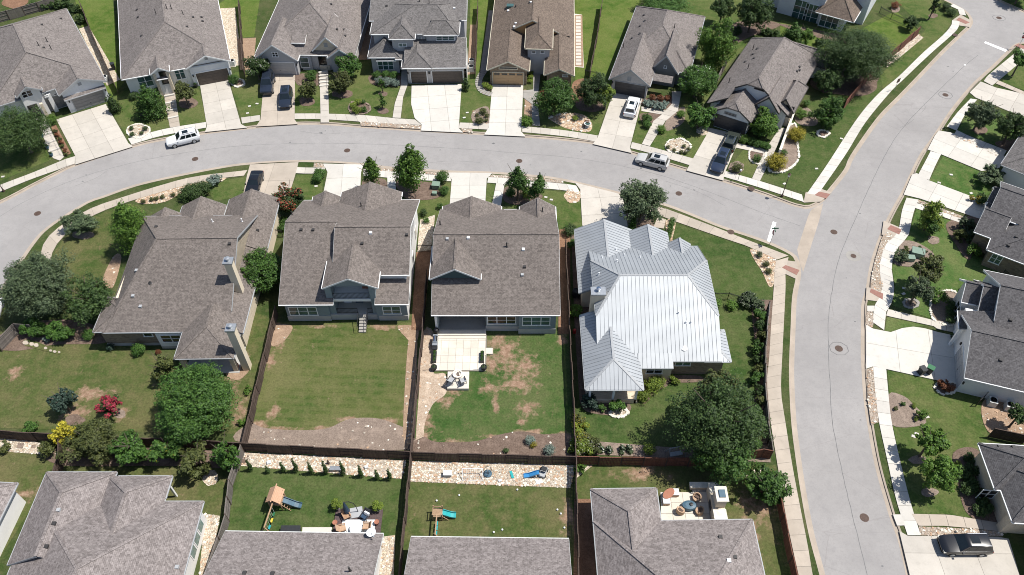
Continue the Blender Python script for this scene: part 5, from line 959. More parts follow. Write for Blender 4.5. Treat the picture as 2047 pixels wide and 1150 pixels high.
h = House('house', 'grey-roofed house with notched corner patio at the bottom', (1183, 977.5), (1312.7, 976), 3, 'shingle_pale', 'stucco_white', 'trim_grey')
h.gab('v', -.1, -14, 6.4, 0, 3.0, 4.75, e1=('h', 3.2)).gab('u', -.05, -22, 15.2, -3.4, 3.02, 7.4, e1=('h', 7), e0=('h', 7.0)).done(); h.boxvents([(1440, 1074), (1469, 1114)]); h.boxvents([(1457, 1121)], 'white_plastic')
ORD = ['first', 'second', 'third', 'fourth', 'fifth', 'sixth', 'seventh', 'eighth', 'ninth', 'tenth', 'eleventh', 'twelfth', 'thirteenth']
# ------------------------------------------------------------------ trees and shrubs
PROTO = {}
def crown(key, n, leaf, shape, mats, seed, lobes=14, flower=0.0):
    """unit crown (radius 1) of n separate leaf faces gathered in lobes"""
    rg = np.random.default_rng(seed)
    if shape == 'cone':
        zz = rg.uniform(-.95, 1.25, lobes) ; rad = np.clip((1.35 - zz) / 2.3, .05, 1) * rg.uniform(.35, .8, lobes); an = np.arange(lobes) * 2.4 + rg.uniform(0, 1, lobes)
        lc = np.stack([rad * np.cos(an), rad * np.sin(an), zz], 1); lr = np.clip((1.45 - zz) / 2.3, .22, .55) * rg.uniform(.7, 1.05, lobes)
    elif shape == 'column':
        zz = rg.uniform(-1, 1, lobes); lc = np.stack([rg.normal(0, .12, lobes), rg.normal(0, .12, lobes), zz * 2.6], 1); lr = np.clip(1.0 - .35 * (zz + 1), .35, 1) * .8
    elif shape == 'ball':
        lc = rg.normal(size=(lobes, 3)); lc /= np.linalg.norm(lc, axis=1)[:, None]; lc *= .35; lc[:, 2] *= .7; lr = np.full(lobes, .62)
    elif shape == 'dome':
        lc = rg.normal(size=(lobes, 3)); lc /= np.linalg.norm(lc, axis=1)[:, None]; lc *= rg.uniform(.62, .78, lobes)[:, None]; lc[:, 2] *= .9; lr = rg.uniform(.2, .3, lobes)
    else:
        lc = rg.normal(size=(lobes, 3)); lc /= np.linalg.norm(lc, axis=1)[:, None]
        lc *= (rg.uniform(.12, 1, lobes) ** .5 * .82)[:, None]; lc[:, 2] = lc[:, 2] * {'round': .85, 'flat': .5, 'tall': 1.15}[shape]; lr = rg.uniform(.16, .36, lobes) * (1.25 if lobes < 20 else 1)
    # tufts on each lobe, leaves on each tuft
    per = 14 if shape in ('ball', 'column') else 22
    w_ = lr ** 2; nt_ = lobes * per; li = rg.choice(lobes, nt_, p=w_ / w_.sum())
    dd = rg.normal(size=(nt_, 3)); dd[:, 2] += .25; dd /= np.linalg.norm(dd, axis=1)[:, None]
    tc = lc[li] + dd * (lr[li] * rg.uniform(.55, 1.08, nt_))[:, None]; tr_ = lr[li] * rg.uniform(.22, .42, nt_)
    idx0 = rg.integers(0, nt_, n); d = rg.normal(size=(n, 3)); d /= np.linalg.norm(d, axis=1)[:, None]
    P = tc[idx0] + d * (tr_[idx0] * rg.uniform(.3, 1, n) ** .5)[:, None]; idx = li[idx0]
    nr = d * .35 + dd[idx0] * .55 + rg.normal(size=(n, 3)) * .4 + np.array([0, 0, .4]); nr /= np.linalg.norm(nr, axis=1)[:, None]
    t = np.cross(nr, rg.normal(size=(n, 3))); t /= np.linalg.norm(t, axis=1)[:, None]; b = np.cross(nr, t)
    sz = leaf * rg.uniform(.55, 1.35, n)[:, None]; asp = rg.uniform(.5, .8, n)[:, None]
    V = np.stack([P - t * sz, P - b * sz * asp + nr * sz * .15, P + t * sz, P + b * sz * asp + nr * sz * .15], 1).reshape(-1, 3)
    me = bpy.data.meshes.new(key); me.vertices.add(4 * n); me.vertices.foreach_set('co', V.ravel().astype(np.float32))
    me.loops.add(4 * n); me.loops.foreach_set('vertex_index', np.arange(4 * n, dtype=np.int32)); me.polygons.add(n); me.polygons.foreach_set('loop_start', np.arange(0, 4 * n, 4, dtype=np.int32))
    for k in mats: me.materials.append(M[k])
    if len(mats) > 1:
        mi = np.zeros(n, np.int32); lobe_pick = rg.uniform(0, 1, lobes) < .6; sel = (rg.uniform(0, 1, n) < flower * 1.6) & lobe_pick[idx] & (P[:, 2] > -.15); mi[sel] = 1; me.polygons.foreach_set('material_index', mi)
    me.update(calc_edges=True); return me
def trunk_mesh(key, h, r, seed):
    rr = random.Random(seed); m = MB(); top = Vector((rr.uniform(-.1, .1), rr.uniform(-.1, .1), h * .55)); m.tube((0, 0, -.05), top, r, r * .7, 8, cap=False); m.tube((0, 0, -.05), (0, 0, .18), r * 1.7, r * 1.05, 8, cap=False)
    for k in range(6):
        a = k * 1.05 + rr.uniform(0, .5); L_ = h * rr.uniform(.28, .42); e = top + Vector((math.cos(a) * L_ * .75, math.sin(a) * L_ * .75, L_ * rr.uniform(.5, .9))); m.tube(top - Vector((0, 0, rr.uniform(0, .25) * h * .4)), e, r * .5, r * .12, 6, cap=False)
    me = bpy.data.meshes.new(key); me.from_pydata(m.v, [], m.f); me.materials.append(M['bark']); me.update(); return me
def getcrown(shape, mat, rad, var, flower=None):
    cls = min((.6, 1.1, 1.7, 2.4, 3.4, 5.2, 6.6), key=lambda c: abs(math.log(c / rad)))
    dense = {.6: 1200, 1.1: 2800, 1.7: 6000, 2.4: 10500, 3.4: 18000, 5.2: 40000, 6.6: 60000}[cls]
    leaf = {.6: .06, 1.1: .085, 1.7: .105, 2.4: .115, 3.4: .108, 5.2: .108, 6.6: .11}[cls] / cls
    lob = {.6: 9, 1.1: 14, 1.7: 22, 2.4: 34, 3.4: 52, 5.2: 95, 6.6: 130}[cls]
    if shape == 'column': lob, dense = 30, 3000
    if shape == 'ball': dense = int(dense * 1.3); leaf *= .7
    k = (shape, mat, cls, var, flower)
    if k not in PROTO: PROTO[k] = crown('crown', dense, leaf, shape, [mat] + ([flower[0]] if flower else []), abs(hash((shape, mat, cls, var))) % 9999 if False else (len(PROTO) * 31 + var), lob, flower[1] if flower else 0)
    return PROTO[k]
TRK = {}
def tree(x, y, rpx, h, mat, shape, label, name='tree', group=None, flower=None, var=0, sq=1.0, z=None):
    """crown centre pixel, crown half-width in pixels, total height in metres"""
    zc0 = h * .6; r = 1.12 * rpx / pxm(x, y, zc0); zs = {'cone': 1.25, 'tall': 1.5, 'column': 3.2}.get(shape, .98 if shape != 'flat' else .72)
    ztop = h; ch = min(r * zs * sq, h * .48); zc = ztop - ch * 1.0; g = G(x, y, zc)
    root = empty(name, (g.x, g.y, .03), random.uniform(0, 6.28)); tag(root, label, 'tree', group)
    c = put('crown', getcrown(shape, mat, r, var, flower), root); c.location = (0, 0, zc); c.scale = (r, r, ch / (1.05 if shape != 'cone' else 1.2))
    tk = round(h); 
    if tk not in TRK: TRK[tk] = trunk_mesh('trunk', h, .05 + h * .017, tk)
    put('trunk', TRK[tk], root); return root
def shrub(x, y, rpx, mat, label, shape='ball', hr=.8, name='shrub', group=None, flower=None, var=0, cat='shrub', base=.05):
    """low plant: pixel of its middle, half-width in pixels, height as a share of its width"""
    r = 1.22 * rpx / pxm(x, y); hh = r * hr; g = G(x, y, hh); o = put(name, getcrown(shape, mat, r, var, flower), None)
    o.location = (g.x, g.y, base + hh * .85); o.scale = (r, r, hh / (1 if shape != 'column' else 2.6)); o.rotation_euler = (0, 0, random.uniform(0, 6.28)); tag(o, label, cat, group); return o
T = tree
T(38, 262, 56, 7.5, 'leaf_dark', 'round', 'dark evergreen oak shading the lawn at the left edge of the far row', 'oak_tree')
T(297, 203, 28, 5.2, 'leaf_mid', 'cone', 'bushy green tree left of the entry walk of the white house with small gable'); T(366, 183, 21, 4.4, 'leaf_olive', 'round', 'small rounded tree right of that same entry walk, beside the garage')
T(512, 133, 25, 4.6, 'leaf_dark', 'round', 'white-flowering small tree left of the sandy driveway', 'crape_myrtle', flower=('petal_white', .03)); T(694, 132, 28, 4.8, 'leaf_mid', 'round', 'leafy tree close to the right front of the house with the arched entry'); T(682, 165, 25, 4.0, 'leaf_olive', 'round', 'feathery small tree in front of that arched-entry house, nearest the street', var=1); T(611, 178, 20, 3.8, 'leaf_olive', 'round', 'small airy tree between the sandy driveway and the stepped walk', var=1)
T(763, 168, 7, 2.6, 'leaf_mid', 'tall', 'thin sapling by the silvery shrubs of the two-storey grey house', 'sapling'); T(763, 202, 8, 2.4, 'leaf_mid', 'tall', 'thin sapling in a round mulch patch on the two-storey house lawn', 'sapling')
T(1108, 195, 40, 6.4, 'leaf_mid', 'round', 'full green tree right of the stone house walk', 'oak_tree', var=1); T(1190, 183, 36, 6.2, 'leaf_dark', 'round', 'dark full tree left of the driveway with the white SUV', 'oak_tree', var=2); T(1212, 190, 18, 4.2, 'leaf_lime', 'round', 'yellow-green small tree touching the pale brick garage')
T(1394, 162, 37, 5.8, 'leaf_mid', 'round', 'white-flowering tree beside the grey house with the brick garage', 'crape_myrtle', flower=('petal_white', .025), var=2); T(1400, 228, 29, 5.0, 'leaf_mid', 'round', 'round tree on the lawn left of the two dark SUVs', var=1)
T(1433, 88, 38, 8.2, 'leaf_bright', 'tall', 'tall bright green tree between the two corner-side houses', 'oak_tree'); T(1445, 16, 22, 5.5, 'leaf_dark', 'round', 'dark tree at the top edge above the bright tall tree'); T(1506, 24, 40, 7.5, 'leaf_dark', 'round', 'large dark tree at the top edge left of the white house', 'oak_tree', var=1); T(1330, 6, 52, 4, 'leaf_mid', 'flat', 'low hedge-like tree clump at the top edge behind the grey house'); T(1584, 72, 23, 4.5, 'leaf_mid', 'cone', 'pointed evergreen in front of the white house windows'); T(1612, 74, 16, 3.5, 'leaf_bright', 'round', 'small bright tree right of the pointed evergreen')
T(1706, 108, 70, 8.8, 'leaf_dark', 'round', 'great dark live oak behind the corner house', 'live_oak', var=3); T(1655, 160, 26, 4.5, 'leaf_dark', 'round', 'dark low tree at the foot of the great live oak')
T(1530, 244, 34, 4.8, 'leaf_bright', 'round', 'spreading bright tree before the corner house entry', var=2); T(1657, 226, 29, 5.2, 'leaf_mid', 'tall', 'tree in a white stone ring on the corner lawn', var=1); T(1868, 12, 9, 4.0, 'leaf_dark', 'tall', 'slim young tree near the top right corner lawn', 'sapling'); T(1820, 45, 15, 2.6, 'leaf_dark', 'round', 'dark bush tree inside the red fence'); T(2042, 118, 20, 5, 'leaf_mid', 'round', 'tree cut by the right edge near the stop sign'); T(2040, -14, 24, 4, 'leaf_dark', 'round', 'dark tree in the far top right corner')
T(1964, 226, 29, 5.6, 'leaf_greygreen', 'round', 'grey-green tree between the two upper right driveways', var=1); T(2024, 252, 30, 5.5, 'leaf_dark', 'round', 'dark tree against the pale house at the right edge'); T(1980, 350, 25, 2.6, 'leaf_greygreen', 'round', 'low rounded bush tree at the garage corner on the right'); T(1866, 425, 22, 5.2, 'leaf_lime', 'cone', 'yellow-green young tree by the rust-stained driveway'); T(1866, 455, 18, 3.0, 'leaf_mid', 'round', 'green undergrowth tree below the yellow-green young tree'); T(1857, 535, 29, 5.5, 'leaf_olive', 'round', 'olive tree behind the green utility boxes'); T(1836, 578, 27, 4.6, 'leaf_greygreen', 'round', 'pale grey-green tree beside the brick ramp walk', var=2)
T(1861, 882, 32, 5.0, 'leaf_bright', 'round', 'upper of the two round trees beside the lower right sidewalk', var=1); T(1876, 942, 40, 5.4, 'leaf_bright', 'round', 'lower of the two round trees beside the lower right sidewalk', var=3); T(2040, 828, 22, 4, 'leaf_dark', 'round', 'dark tree at the right edge below the air conditioners')
T(742, 340, 20, 5.6, 'leaf_bright', 'cone', 'smaller of the two bright pointed street trees by the white driveway'); T(822, 334, 35, 8.0, 'leaf_bright', 'cone', 'tall bright pointed street tree between two white driveways', 'oak_tree', var=1); T(1035, 360, 22, 5.8, 'leaf_mid', 'cone', 'left of the paired young trees by the kerb'); T(1076, 372, 20, 5.4, 'leaf_mid', 'cone', 'right of the paired young trees by the kerb', var=1); T(1285, 402, 50, 7.2, 'leaf_greygreen', 'round', 'round grey-green street tree beside the tan driveway', 'oak_tree', var=3)
T(262, 455, 44, 8.2, 'leaf_bright', 'cone', 'bright broad tree left of the big cream house', 'oak_tree', var=2); T(155, 448, 33, 3.4, 'leaf_greygreen', 'flat', 'low spreading tree by the curved sidewalk on the bend'); T(72, 568, 72, 8.0, 'leaf_greygreen', 'round', 'large grey-green oak overhanging the street at the left edge', 'live_oak', var=4); T(176, 598, 48, 6.5, 'leaf_dark', 'round', 'dark dense tree between the grey oak and the cream house', 'oak_tree', var=5)
T(520, 542, 47, 5.6, 'leaf_mid', 'dome', 'dense tree squeezed between the cream house and the balcony house', 'oak_tree', var=6); T(577, 398, 33, 4.6, 'leaf_dark', 'round', 'red-tipped crape myrtle beside the tan driveway by the bend', 'crape_myrtle', flower=('petal_red', .22)); T(388, 805, 80, 7.6, 'leaf_mid', 'dome', 'huge round dense tree in the back lawn below the cream house', 'oak_tree', var=7); T(325, 738, 24, 3.6, 'leaf_olive', 'tall', 'olive shrub tree left of the rear porch')
T(126, 802, 27, 3.6, 'leaf_blue', 'round', 'blue-green round tree on the dry back lawn'); T(222, 812, 25, 3.4, 'leaf_dark', 'round', 'small tree covered in pink blossom on the back lawn', 'crape_myrtle', flower=('petal_pink', .5)); T(127, 868, 22, 3.2, 'leaf_yellow', 'round', 'vivid yellow shrub tree by the back fence'); T(182, 884, 54, 4.4, 'leaf_olive', 'round', 'broad brownish-olive tree next to the yellow shrub'); T(261, 896, 38, 4.6, 'leaf_mid', 'round', 'green tree third from the yellow shrub along the back fence', var=4); T(332, 892, 32, 4.4, 'leaf_mid', 'round', 'leafy tree below the huge round tree', var=5, flower=('leaf_gold', .04)); T(393, 918, 35, 4.0, 'leaf_olive', 'tall', 'weeping willow-like tree by the gravel patch', var=2); T(448, 908, 31, 5.0, 'leaf_mid', 'tall', 'upright tree at the fence corner by the gravel bed', var=3)
T(1434, 835, 90, 10.5, 'leaf_dark', 'round', 'huge dark oak behind the metal-roofed house', 'oak_tree', var=6); T(1448, 905, 62, 7.0, 'leaf_mid', 'round', 'lower green tree leaning over the back fence from the huge oak', var=6); T(1438, 778, 42, 8.0, 'leaf_olive', 'round', 'olive-tinged tree at the top of the huge oak', var=7); T(1527, 972, 44, 4.2, 'leaf_mid', 'round', 'wide green tree beside the sidewalk near the patio fireplace', var=8)
S = shrub
for i, (x, y, r) in enumerate([(262, 256, 5), (289, 256, 5.5), (265, 268, 5.5), (282, 266, 4.5)]): S(x, y, r, 'leaf_dark', 'small round shrub in the pale stone ring left of the white SUV', group='shrubs in the stone ring')
for x, y, r, m, lab in [(102, 238, 11, 'leaf_bright', 'bright green shrub at the foot of the left garage'), (224, 205, 12, 'leaf_dark', 'dark conical shrub at the garage corner of the far left house'), (468, 158, 11, 'leaf_mid', 'round shrub in a pale edged bed by the second garage'), (266, 190, 9, 'leaf_dark', 'dark shrub under the front window of the white house with small gable'), (315, 178, 9, 'leaf_dark', 'clipped dark shrub left of the small gabled entry'), (623, 150, 12, 'leaf_mid', 'clipped round shrub before the tall front window'), (930, 168, 8, 'leaf_dark', 'dark upright shrub beside the wide brown garage door'), (1053, 240, 12, 'leaf_bright', 'bright round shrub at the walk corner of the stone house'), (1088, 188, 9, 'leaf_rust', 'dark red shrub by the stone house walk'), (1150, 236, 6, 'leaf_lime', 'small lime tuft in the red flagstone bed'), (1174, 245, 7, 'leaf_rust', 'rusty plant beside the bowl fountain'), (1322, 257, 9.5, 'leaf_bright', 'bright clipped ball shrub by the curving walk'), (1362, 227, 9, 'leaf_bright', 'bright ball shrub nearer the house on the curving walk'), (1292, 236, 11, 'leaf_mid', 'low green shrub beside the white SUV driveway, upper one'), (1293, 248, 9, 'leaf_mid', 'low green shrub beside the white SUV driveway, lower one'), (1489, 278, 10, 'leaf_bright', 'clipped ball by the corner garage'), (1514, 316, 9, 'leaf_mid', 'shrub in the white-edged ring by the corner walk'), (1552, 322, 19, 'leaf_gold', 'golden shrub near the corner lamp post'), (1592, 267, 16, 'leaf_gold', 'yellow-flowered shrub by the long low garden wall'), (1567, 304, 7, 'leaf_mid', 'small green shrub between the two golden shrubs'), (1602, 226, 12, 'leaf_bright', 'lime clipped shrub behind the garden wall'), (1621, 228, 7, 'leaf_mid', 'dark ball next to the lime clipped shrub'), (1612, 206, 8, 'leaf_mid', 'green ball further up the garden wall'), (1473, 334, 11, 'leaf_olive', 'tan-green grass clump beside the dark SUV driveway'), (1891, 12, 9, 'leaf_dark', 'upper clipped bush at the top right corner'), (1902, 24, 9, 'leaf_dark', 'lower clipped bush at the top right corner'), (1791, 10, 8, 'leaf_rust', 'brown bush by the white house wall')]:
    S(x, y, r, m, lab, shape='cone' if 'conical' in lab or 'upright' in lab else 'ball', hr=1.5 if 'conical' in lab or 'upright' in lab else .8)
for x, y, r in [(706, 210, 7), (716, 203, 7), (713, 219, 9)]: S(x, y, r, 'leaf_lime', 'yellow-green ball shrub in the island bed of the two-storey house lawn', group='yellow ball shrubs')
for x, y, r in [(726, 203, 5), (727, 218, 7)]: S(x, y, r, 'leaf_mid', 'dark green ball shrub in the island bed beside the yellow ones', group='dark ball shrubs in the island bed')
for x, y, r in [(752, 150, 9), (770, 149, 9), (788, 150, 9)]: S(x, y, r, 'leaf_mid', 'dark green hedge shrub under the wide front window', group='hedge under the front window')
for x, y, r in [(758, 161, 9), (774, 163, 10), (790, 164, 9)]: S(x, y, r, 'leaf_silver', 'silvery shrub in front of the window hedge', group='silvery front shrubs')
for x, y, r in [(966, 222, 8), (954, 230, 4), (974, 231, 5), (958, 240, 9), (972, 240, 4)]: S(x, y, r, 'leaf_olive', 'low shrub in the small gravel island between two white driveways', group='gravel island shrubs')
for x, y, r in [(970, 170, 7), (979, 175, 6)]: S(x, y, r, 'leaf_lime', 'lime plant inside the curved paver path', group='plants by the curved pavers')
for x, y, r in [(1062, 146, 5), (1061, 154, 5), (1060, 162, 5)]: S(x, y, r, 'leaf_lime', 'small clipped ball in the row right of the tan garage', group='clipped balls by the tan garage')
for x, y in [(1292, 203), (1304, 205), (1317, 207), (1330, 206), (1298, 209), (1312, 213), (1325, 213)]: S(x, y, 8, 'leaf_silver', 'blue-green agave-like plant in the dense bed under the front window', group='blue-green bed plants', shape='flat')
for x, y in [(1305, 193), (1320, 194), (1334, 195)]: S(x, y, 7, 'leaf_rust', 'reddish plant behind the blue-green bed', group='reddish bed plants')
for x, y in [(1336, 294), (1347, 300), (1361, 303), (1371, 304), (1377, 297), (1368, 292)]: S(x, y, 4.5, 'leaf_olive', 'small shrub in the oval gravel bed by the street', group='oval gravel bed shrubs')
for x, y in [(1505, 284), (1515, 287), (1525, 290), (1532, 292)]: S(x, y, 9, 'leaf_mid', 'clipped hedge shrub below the corner house entry tree', group='corner entry hedge')
for i in range(7): S(108 + i * 4.2, 262 + i * 7.5, 5, 'leaf_rust' if i % 2 else 'leaf_olive', 'rusty low plant in the strip beside the stepped walk', group='rusty strip plants', shape='flat')
for x, y, r in [(384, 382, 18), (402, 376, 17), (370, 388, 15)]: S(x, y, r, 'leaf_dark', 'dark clipped hedge mound by the bend sidewalk', group='hedge mounds on the bend')
S(428, 358, 13, 'leaf_silver', 'silver spiky shrub at the end of the hedge mounds', shape='flat')
for x, y in [(286, 402), (303, 398), (325, 393), (345, 389), (312, 396)]: S(x, y, 5, 'leaf_olive', 'small shrub dotted in the rock bed on the bend', group='rock bed shrubs')
for x, y, r, m, lab in [(637, 346, 12, 'leaf_mid', 'upper clipped ball by the white driveway of the balcony house'), (635, 356, 11, 'leaf_mid', 'lower clipped ball by that driveway'), (884, 354, 14, 'leaf_mid', 'broad clipped shrub behind the green utility box'), (889, 380, 10, 'leaf_mid', 'clipped ball in front of the green utility box'), (566, 440, 9, 'leaf_mid', 'clipped shrub beside the balcony house wall, upper'), (563, 455, 9, 'leaf_mid', 'clipped shrub beside the balcony house wall, lower'), (846, 425, 8, 'leaf_dark', 'dark ball beside the white end wall'), (852, 440, 7, 'leaf_mid', 'small ball beside the white end wall'), (1052, 385, 12, 'leaf_lime', 'yellow-green shrub between the paired young trees'), (1022, 385, 11, 'leaf_mid', 'green shrub under the left young tree'), (1138, 458, 13, 'leaf_dark', 'dark ball shrub at the metal-roofed house corner'), (1266, 440, 9, 'leaf_mid', 'slim conifer under the round street tree'), (880, 412, 7, 'leaf_mid', 'shrub near the front of the patio house')]: S(x, y, r, m, lab, shape='column' if 'slim' in lab else 'ball', hr=2.4 if 'slim' in lab else .8)
for i in range(6): S(1345 - i * 2.2, 440 + i * 8, 6.5, 'leaf_mid', 'clipped ball in the row edging the metal-roofed house walk', group='clipped walk edging')
for x, y, m, lab in [(1518, 508, 'leaf_greygreen', 'upper'), (1531, 527, 'leaf_olive', 'middle'), (1537, 542, 'leaf_olive', 'lower')]: S(x, y, 7, m, lab + ' shrub in the corner flagstone bed')
for i, (x, y) in enumerate([(55, 652), (80, 656), (105, 660), (128, 664)]): S(x, y, 20, 'leaf_mid', ORD[i] + ' from the left, leafy hedge shrub in the bed under the dark tree', group='hedge under the left oaks', shape='round')
S(178, 668, 12, 'leaf_mid', 'shrub at the rear corner of the cream house'); S(278, 698, 14, 'leaf_mid', 'round shrub on the lawn by the stone wall'); S(218, 694, 9, 'leaf_blue', 'bluish shrub below the rear stone wall'); S(316, 704, 6, 'leaf_rust', 'rusty little shrub by the rear window'); S(92, 678, 8, 'leaf_silver', 'pale low plant near the stepping stones', shape='flat')
S(10, 889, 12, 'leaf_olive', 'spiky grass clump at the left end of the gravel strip', shape='flat', hr=1.1); S(92, 894, 17, 'leaf_olive', 'spiky grass clump near the yellow shrub', shape='flat', hr=1.1); S(57, 855, 13, 'leaf_mid', 'low green plant behind the left fence', shape='flat')
for x, y, lab in [(497, 778, 'upper shrub against the fence below the stone chimney'), (481, 842, 'lower shrub against that fence')]: S(x, y, 9, 'leaf_bright', lab, shape='round')
for k, (x, y, hh) in enumerate([(503, 934, 22), (537, 938, 13), (568, 936, 20), (594, 936, 27), (624, 940, 25), (653, 940, 27), (688, 942, 28), (723, 946, 24), (755, 951, 20), (780, 952, 22)]):
    r = .25 + hh * .003; H_ = hh / 9.0; g = G(x, y + 7, 0); o = put('cypress', getcrown('column', 'leaf_dark', .6, k % 3), None); o.location = (g.x, g.y, H_ * .5 + .05); o.scale = (r, r, H_ * .5 / 3.0); tag(o, ORD[k] + ' narrow clipped cypress from the left in the row along the gravel bed', 'shrub', 'cypress row')
for i, (x, y, r, m) in enumerate([(1060, 880, 10, 'leaf_silver'), (1067, 889, 7, 'leaf_gold'), (1098, 900, 12, 'leaf_silver'), (1011, 900, 6, 'leaf_dark')]): S(x, y, r, m, ['silvery clump in the back bed of the patio yard', 'yellow flowering plant in the back bed', 'larger silvery clump near the back fence corner', 'small dark ball alone in the back bed'][i])
for i, (x, y) in enumerate([(1156, 838), (1160, 852), (1154, 862), (1162, 872), (1156, 884), (1168, 888), (1180, 880), (1150, 894), (1172, 896), (1190, 892)]): S(x, y, 13, 'leaf_lime' if i % 3 else 'leaf_olive', ORD[i] + ' flowering rose bush down the fence corner of the metal-roofed house yard', group='rose bushes', shape='round', flower=('leaf_gold', .18) if i < 4 else ('petal_white', .05))
for x, y in [(1205, 893), (1222, 896), (1240, 898), (1256, 899)]: S(x, y, 10, 'leaf_greygreen', 'low flowering plant along the back fence of the metal-roofed house', group='back fence flowers', shape='round', flower=('petal_white', .05))
S(1298, 898, 12, 'leaf_lime', 'bright lime shrub by the back fence'); S(1163, 938, 12, 'leaf_bright', 'bright shrub in the gravel corner behind the fence', shape='round')
for x, y, r, m, lab in [(1305, 770, 17, 'leaf_lime', 'large lime clipped shrub by the rear window'), (1318, 764, 13, 'leaf_lime', 'second lime clipped shrub by the rear window'), (1286, 791, 14, 'leaf_lime', 'lime clipped shrub at the glazed porch corner'), (1180, 806, 18, 'leaf_blue', 'blue-green bush at the left of the glazed porch'), (1202, 815, 9, 'leaf_mid', 'small green bush before the glazed porch'), (1234, 815, 15, 'leaf_mid', 'bush in the stone-edged bed before the glazed porch'), (1350, 756, 11, 'leaf_lime', 'low bush below the brick rear wall'), (1152, 622, 12, 'leaf_bright', 'bush in the narrow side bed beside the metal roof, lower'), (1146, 490, 11, 'leaf_mid', 'bush in the narrow side bed beside the metal roof, upper'), (1434, 606, 9, 'leaf_bright', 'small topiary by the side gate'), (1463, 609, 11, 'leaf_bright', 'larger topiary by the side gate')]: S(x, y, r, m, lab, shape='ball' if 'clipped' in lab or 'topiary' in lab else 'round')
for i, (x, y) in enumerate([(1490, 600), (1498, 592), (1506, 604), (1518, 610)]): S(x, y, 14, 'leaf_greygreen', 'white-flowered bush by the side yard corner', group='white-flowered bushes', shape='round', flower=('petal_white', .08))
for i in range(13): S(1517 + (i % 3) * 4 - i * .5, 632 + i * 21, 13, ['leaf_mid', 'leaf_dark', 'leaf_olive'][i % 3], ORD[i] + ' shrub from the top in the hedge along the street-side fence', group='street-side hedge', shape='round', hr=1.0, var=i % 2)
for x, y, r, m, lab in [(1803, 512, 13, 'leaf_greygreen', 'rounded shrub left of the green utility boxes'), (1812, 500, 8, 'leaf_olive', 'low shrub above the green utility boxes'), (1878, 592, 15, 'leaf_bright', 'bright dense ball in the edged front bed'), (1841, 826, 12, 'leaf_bright', 'bright green bush in the lower grey bed'), (1829, 811, 6, 'leaf_lime', 'small lime bush in the lower grey bed'), (1834, 838, 6, 'leaf_lime', 'little lime ball at the bottom of the grey bed'), (1805, 808, 5, 'leaf_mid', 'tiny dark bush in the grey bed'), (1791, 816, 5, 'leaf_olive', 'tiny olive bush in the grey bed'), (1892, 772, 13, 'leaf_rust', 'brown-leaved shrub in the half-round bed'), (1967, 395, 14, 'leaf_dark', 'dark shrub by the stained driveway end'), (1950, 399, 9, 'leaf_gold', 'yellow-green shrub by the stained driveway end'), (1916, 930, 8, 'leaf_lime', 'lime bush in the lower right bed'), (1935, 452, 18, 'leaf_greygreen', 'grey bush at the dark brick house corner'), (1920, 470, 14, 'leaf_olive', 'olive bush at the dark brick house corner'), (1945, 475, 14, 'leaf_dark', 'dark bush against the brick side wall'), (1948, 500, 12, 'leaf_bright', 'bright low bush by the brick side wall'), (1906, 672, 6, 'leaf_dark', 'small potted-looking shrub by the white house entry')]: S(x, y, r, m, lab, shape='round')
for i in range(4): S(1902 - i * .5, 606 + i * 11, 9, 'leaf_dark', 'dark hedge shrub along the white house front', group='front hedge of the white house')
for i, (x, y) in enumerate([(1943, 918), (1946, 935), (1928, 945), (1940, 955), (1950, 972), (1935, 975), (1965, 995), (1972, 1010), (1960, 1018)]): S(x, y, 14, 'leaf_dark', ORD[i] + ' from the top, dark foundation shrub along the lower right house', group='foundation shrubs lower right', shape='round')
for x, y in [(1852, 503), (1860, 508), (1838, 494), (1830, 496)]: S(x, y, 3, 'leaf_dark', 'tiny tuft in the utility box bed', group='tiny tufts', shape='flat')
for x, y in [(1460, 70), (1475, 60), (1530, 60), (1548, 64), (1640, 82)]: S(x, y, 10, 'leaf_dark', 'dark garden shrub behind the corner house', group='rear garden shrubs', shape='round')
for x, y in [(85, 8), (110, 6), (128, 4), (148, 14), (60, 12), (160, 35)]: S(x, y, 11, 'leaf_dark', 'dark shrub behind the far left house', group='shrubs behind far left house', shape='round')
# ------------------------------------------------------------------ fences
def fence(px, label, mat='fence_wood', H=1.8, sec=2.4, alt=True, z0=0.0, name='wood_fence'):
    """fence whose top edge follows the pixels"""
    P = [G(x, y, H).to_2d() for x, y in px]; root = tag(empty(name, (P[0].x, P[0].y, z0)), label, 'fence'); o = P[0]; k2 = 0
    for a, b in zip(P[:-1], P[1:]):
        Ln = (b - a).length; n = max(1, round(Ln / sec)); L_ = Ln / n; ang = math.atan2(b.y - a.y, b.x - a.x)
        m = MB(); c = int(L_ / .145)
        rr = random.Random(int(Ln * 100))
        for i in range(c):
            x0 = L_ * i / c + .006; x1 = L_ * (i + 1) / c - .006; j = rr.uniform(-.03, .03); m.box(x0, .03, .05, x1, .052, H - .06 + j)
        for z in (.35, 1.0, H - .3): m.box(0, -.012, z, L_, .028, z + .09)
        m.box(0, -.02, H - .05, L_, .075, H)
        me = None
        for i in range(n):
            fl = alt and k2 % 2; k2 += 1
            q = a.lerp(b, i / n) - o; q2 = a.lerp(b, (i + 1) / n) - o
            if me is None: s_ = m.build('fence_panel', mat, root, uv=False); me = s_.data
            else: s_ = put('fence_panel', me, root)
            if fl: s_.location = (q2.x, q2.y, 0); s_.rotation_euler = (0, 0, ang + math.pi)
            else: s_.location = (q.x, q.y, 0); s_.rotation_euler = (0, 0, ang)
            pst = put('fence_post', POST.data, root); pst.location = (q.x, q.y, 0); pst.rotation_euler = (0, 0, ang); pst.scale = (1, 1, H / 1.8)
    return root
POST = MB().box(-.055, -.055, 0, .055, .055, 1.86).build('fence_post', 'fence_wood', uv=False); _keep = POST.data; bpy.data.objects.remove(POST)
class _P: data = _keep
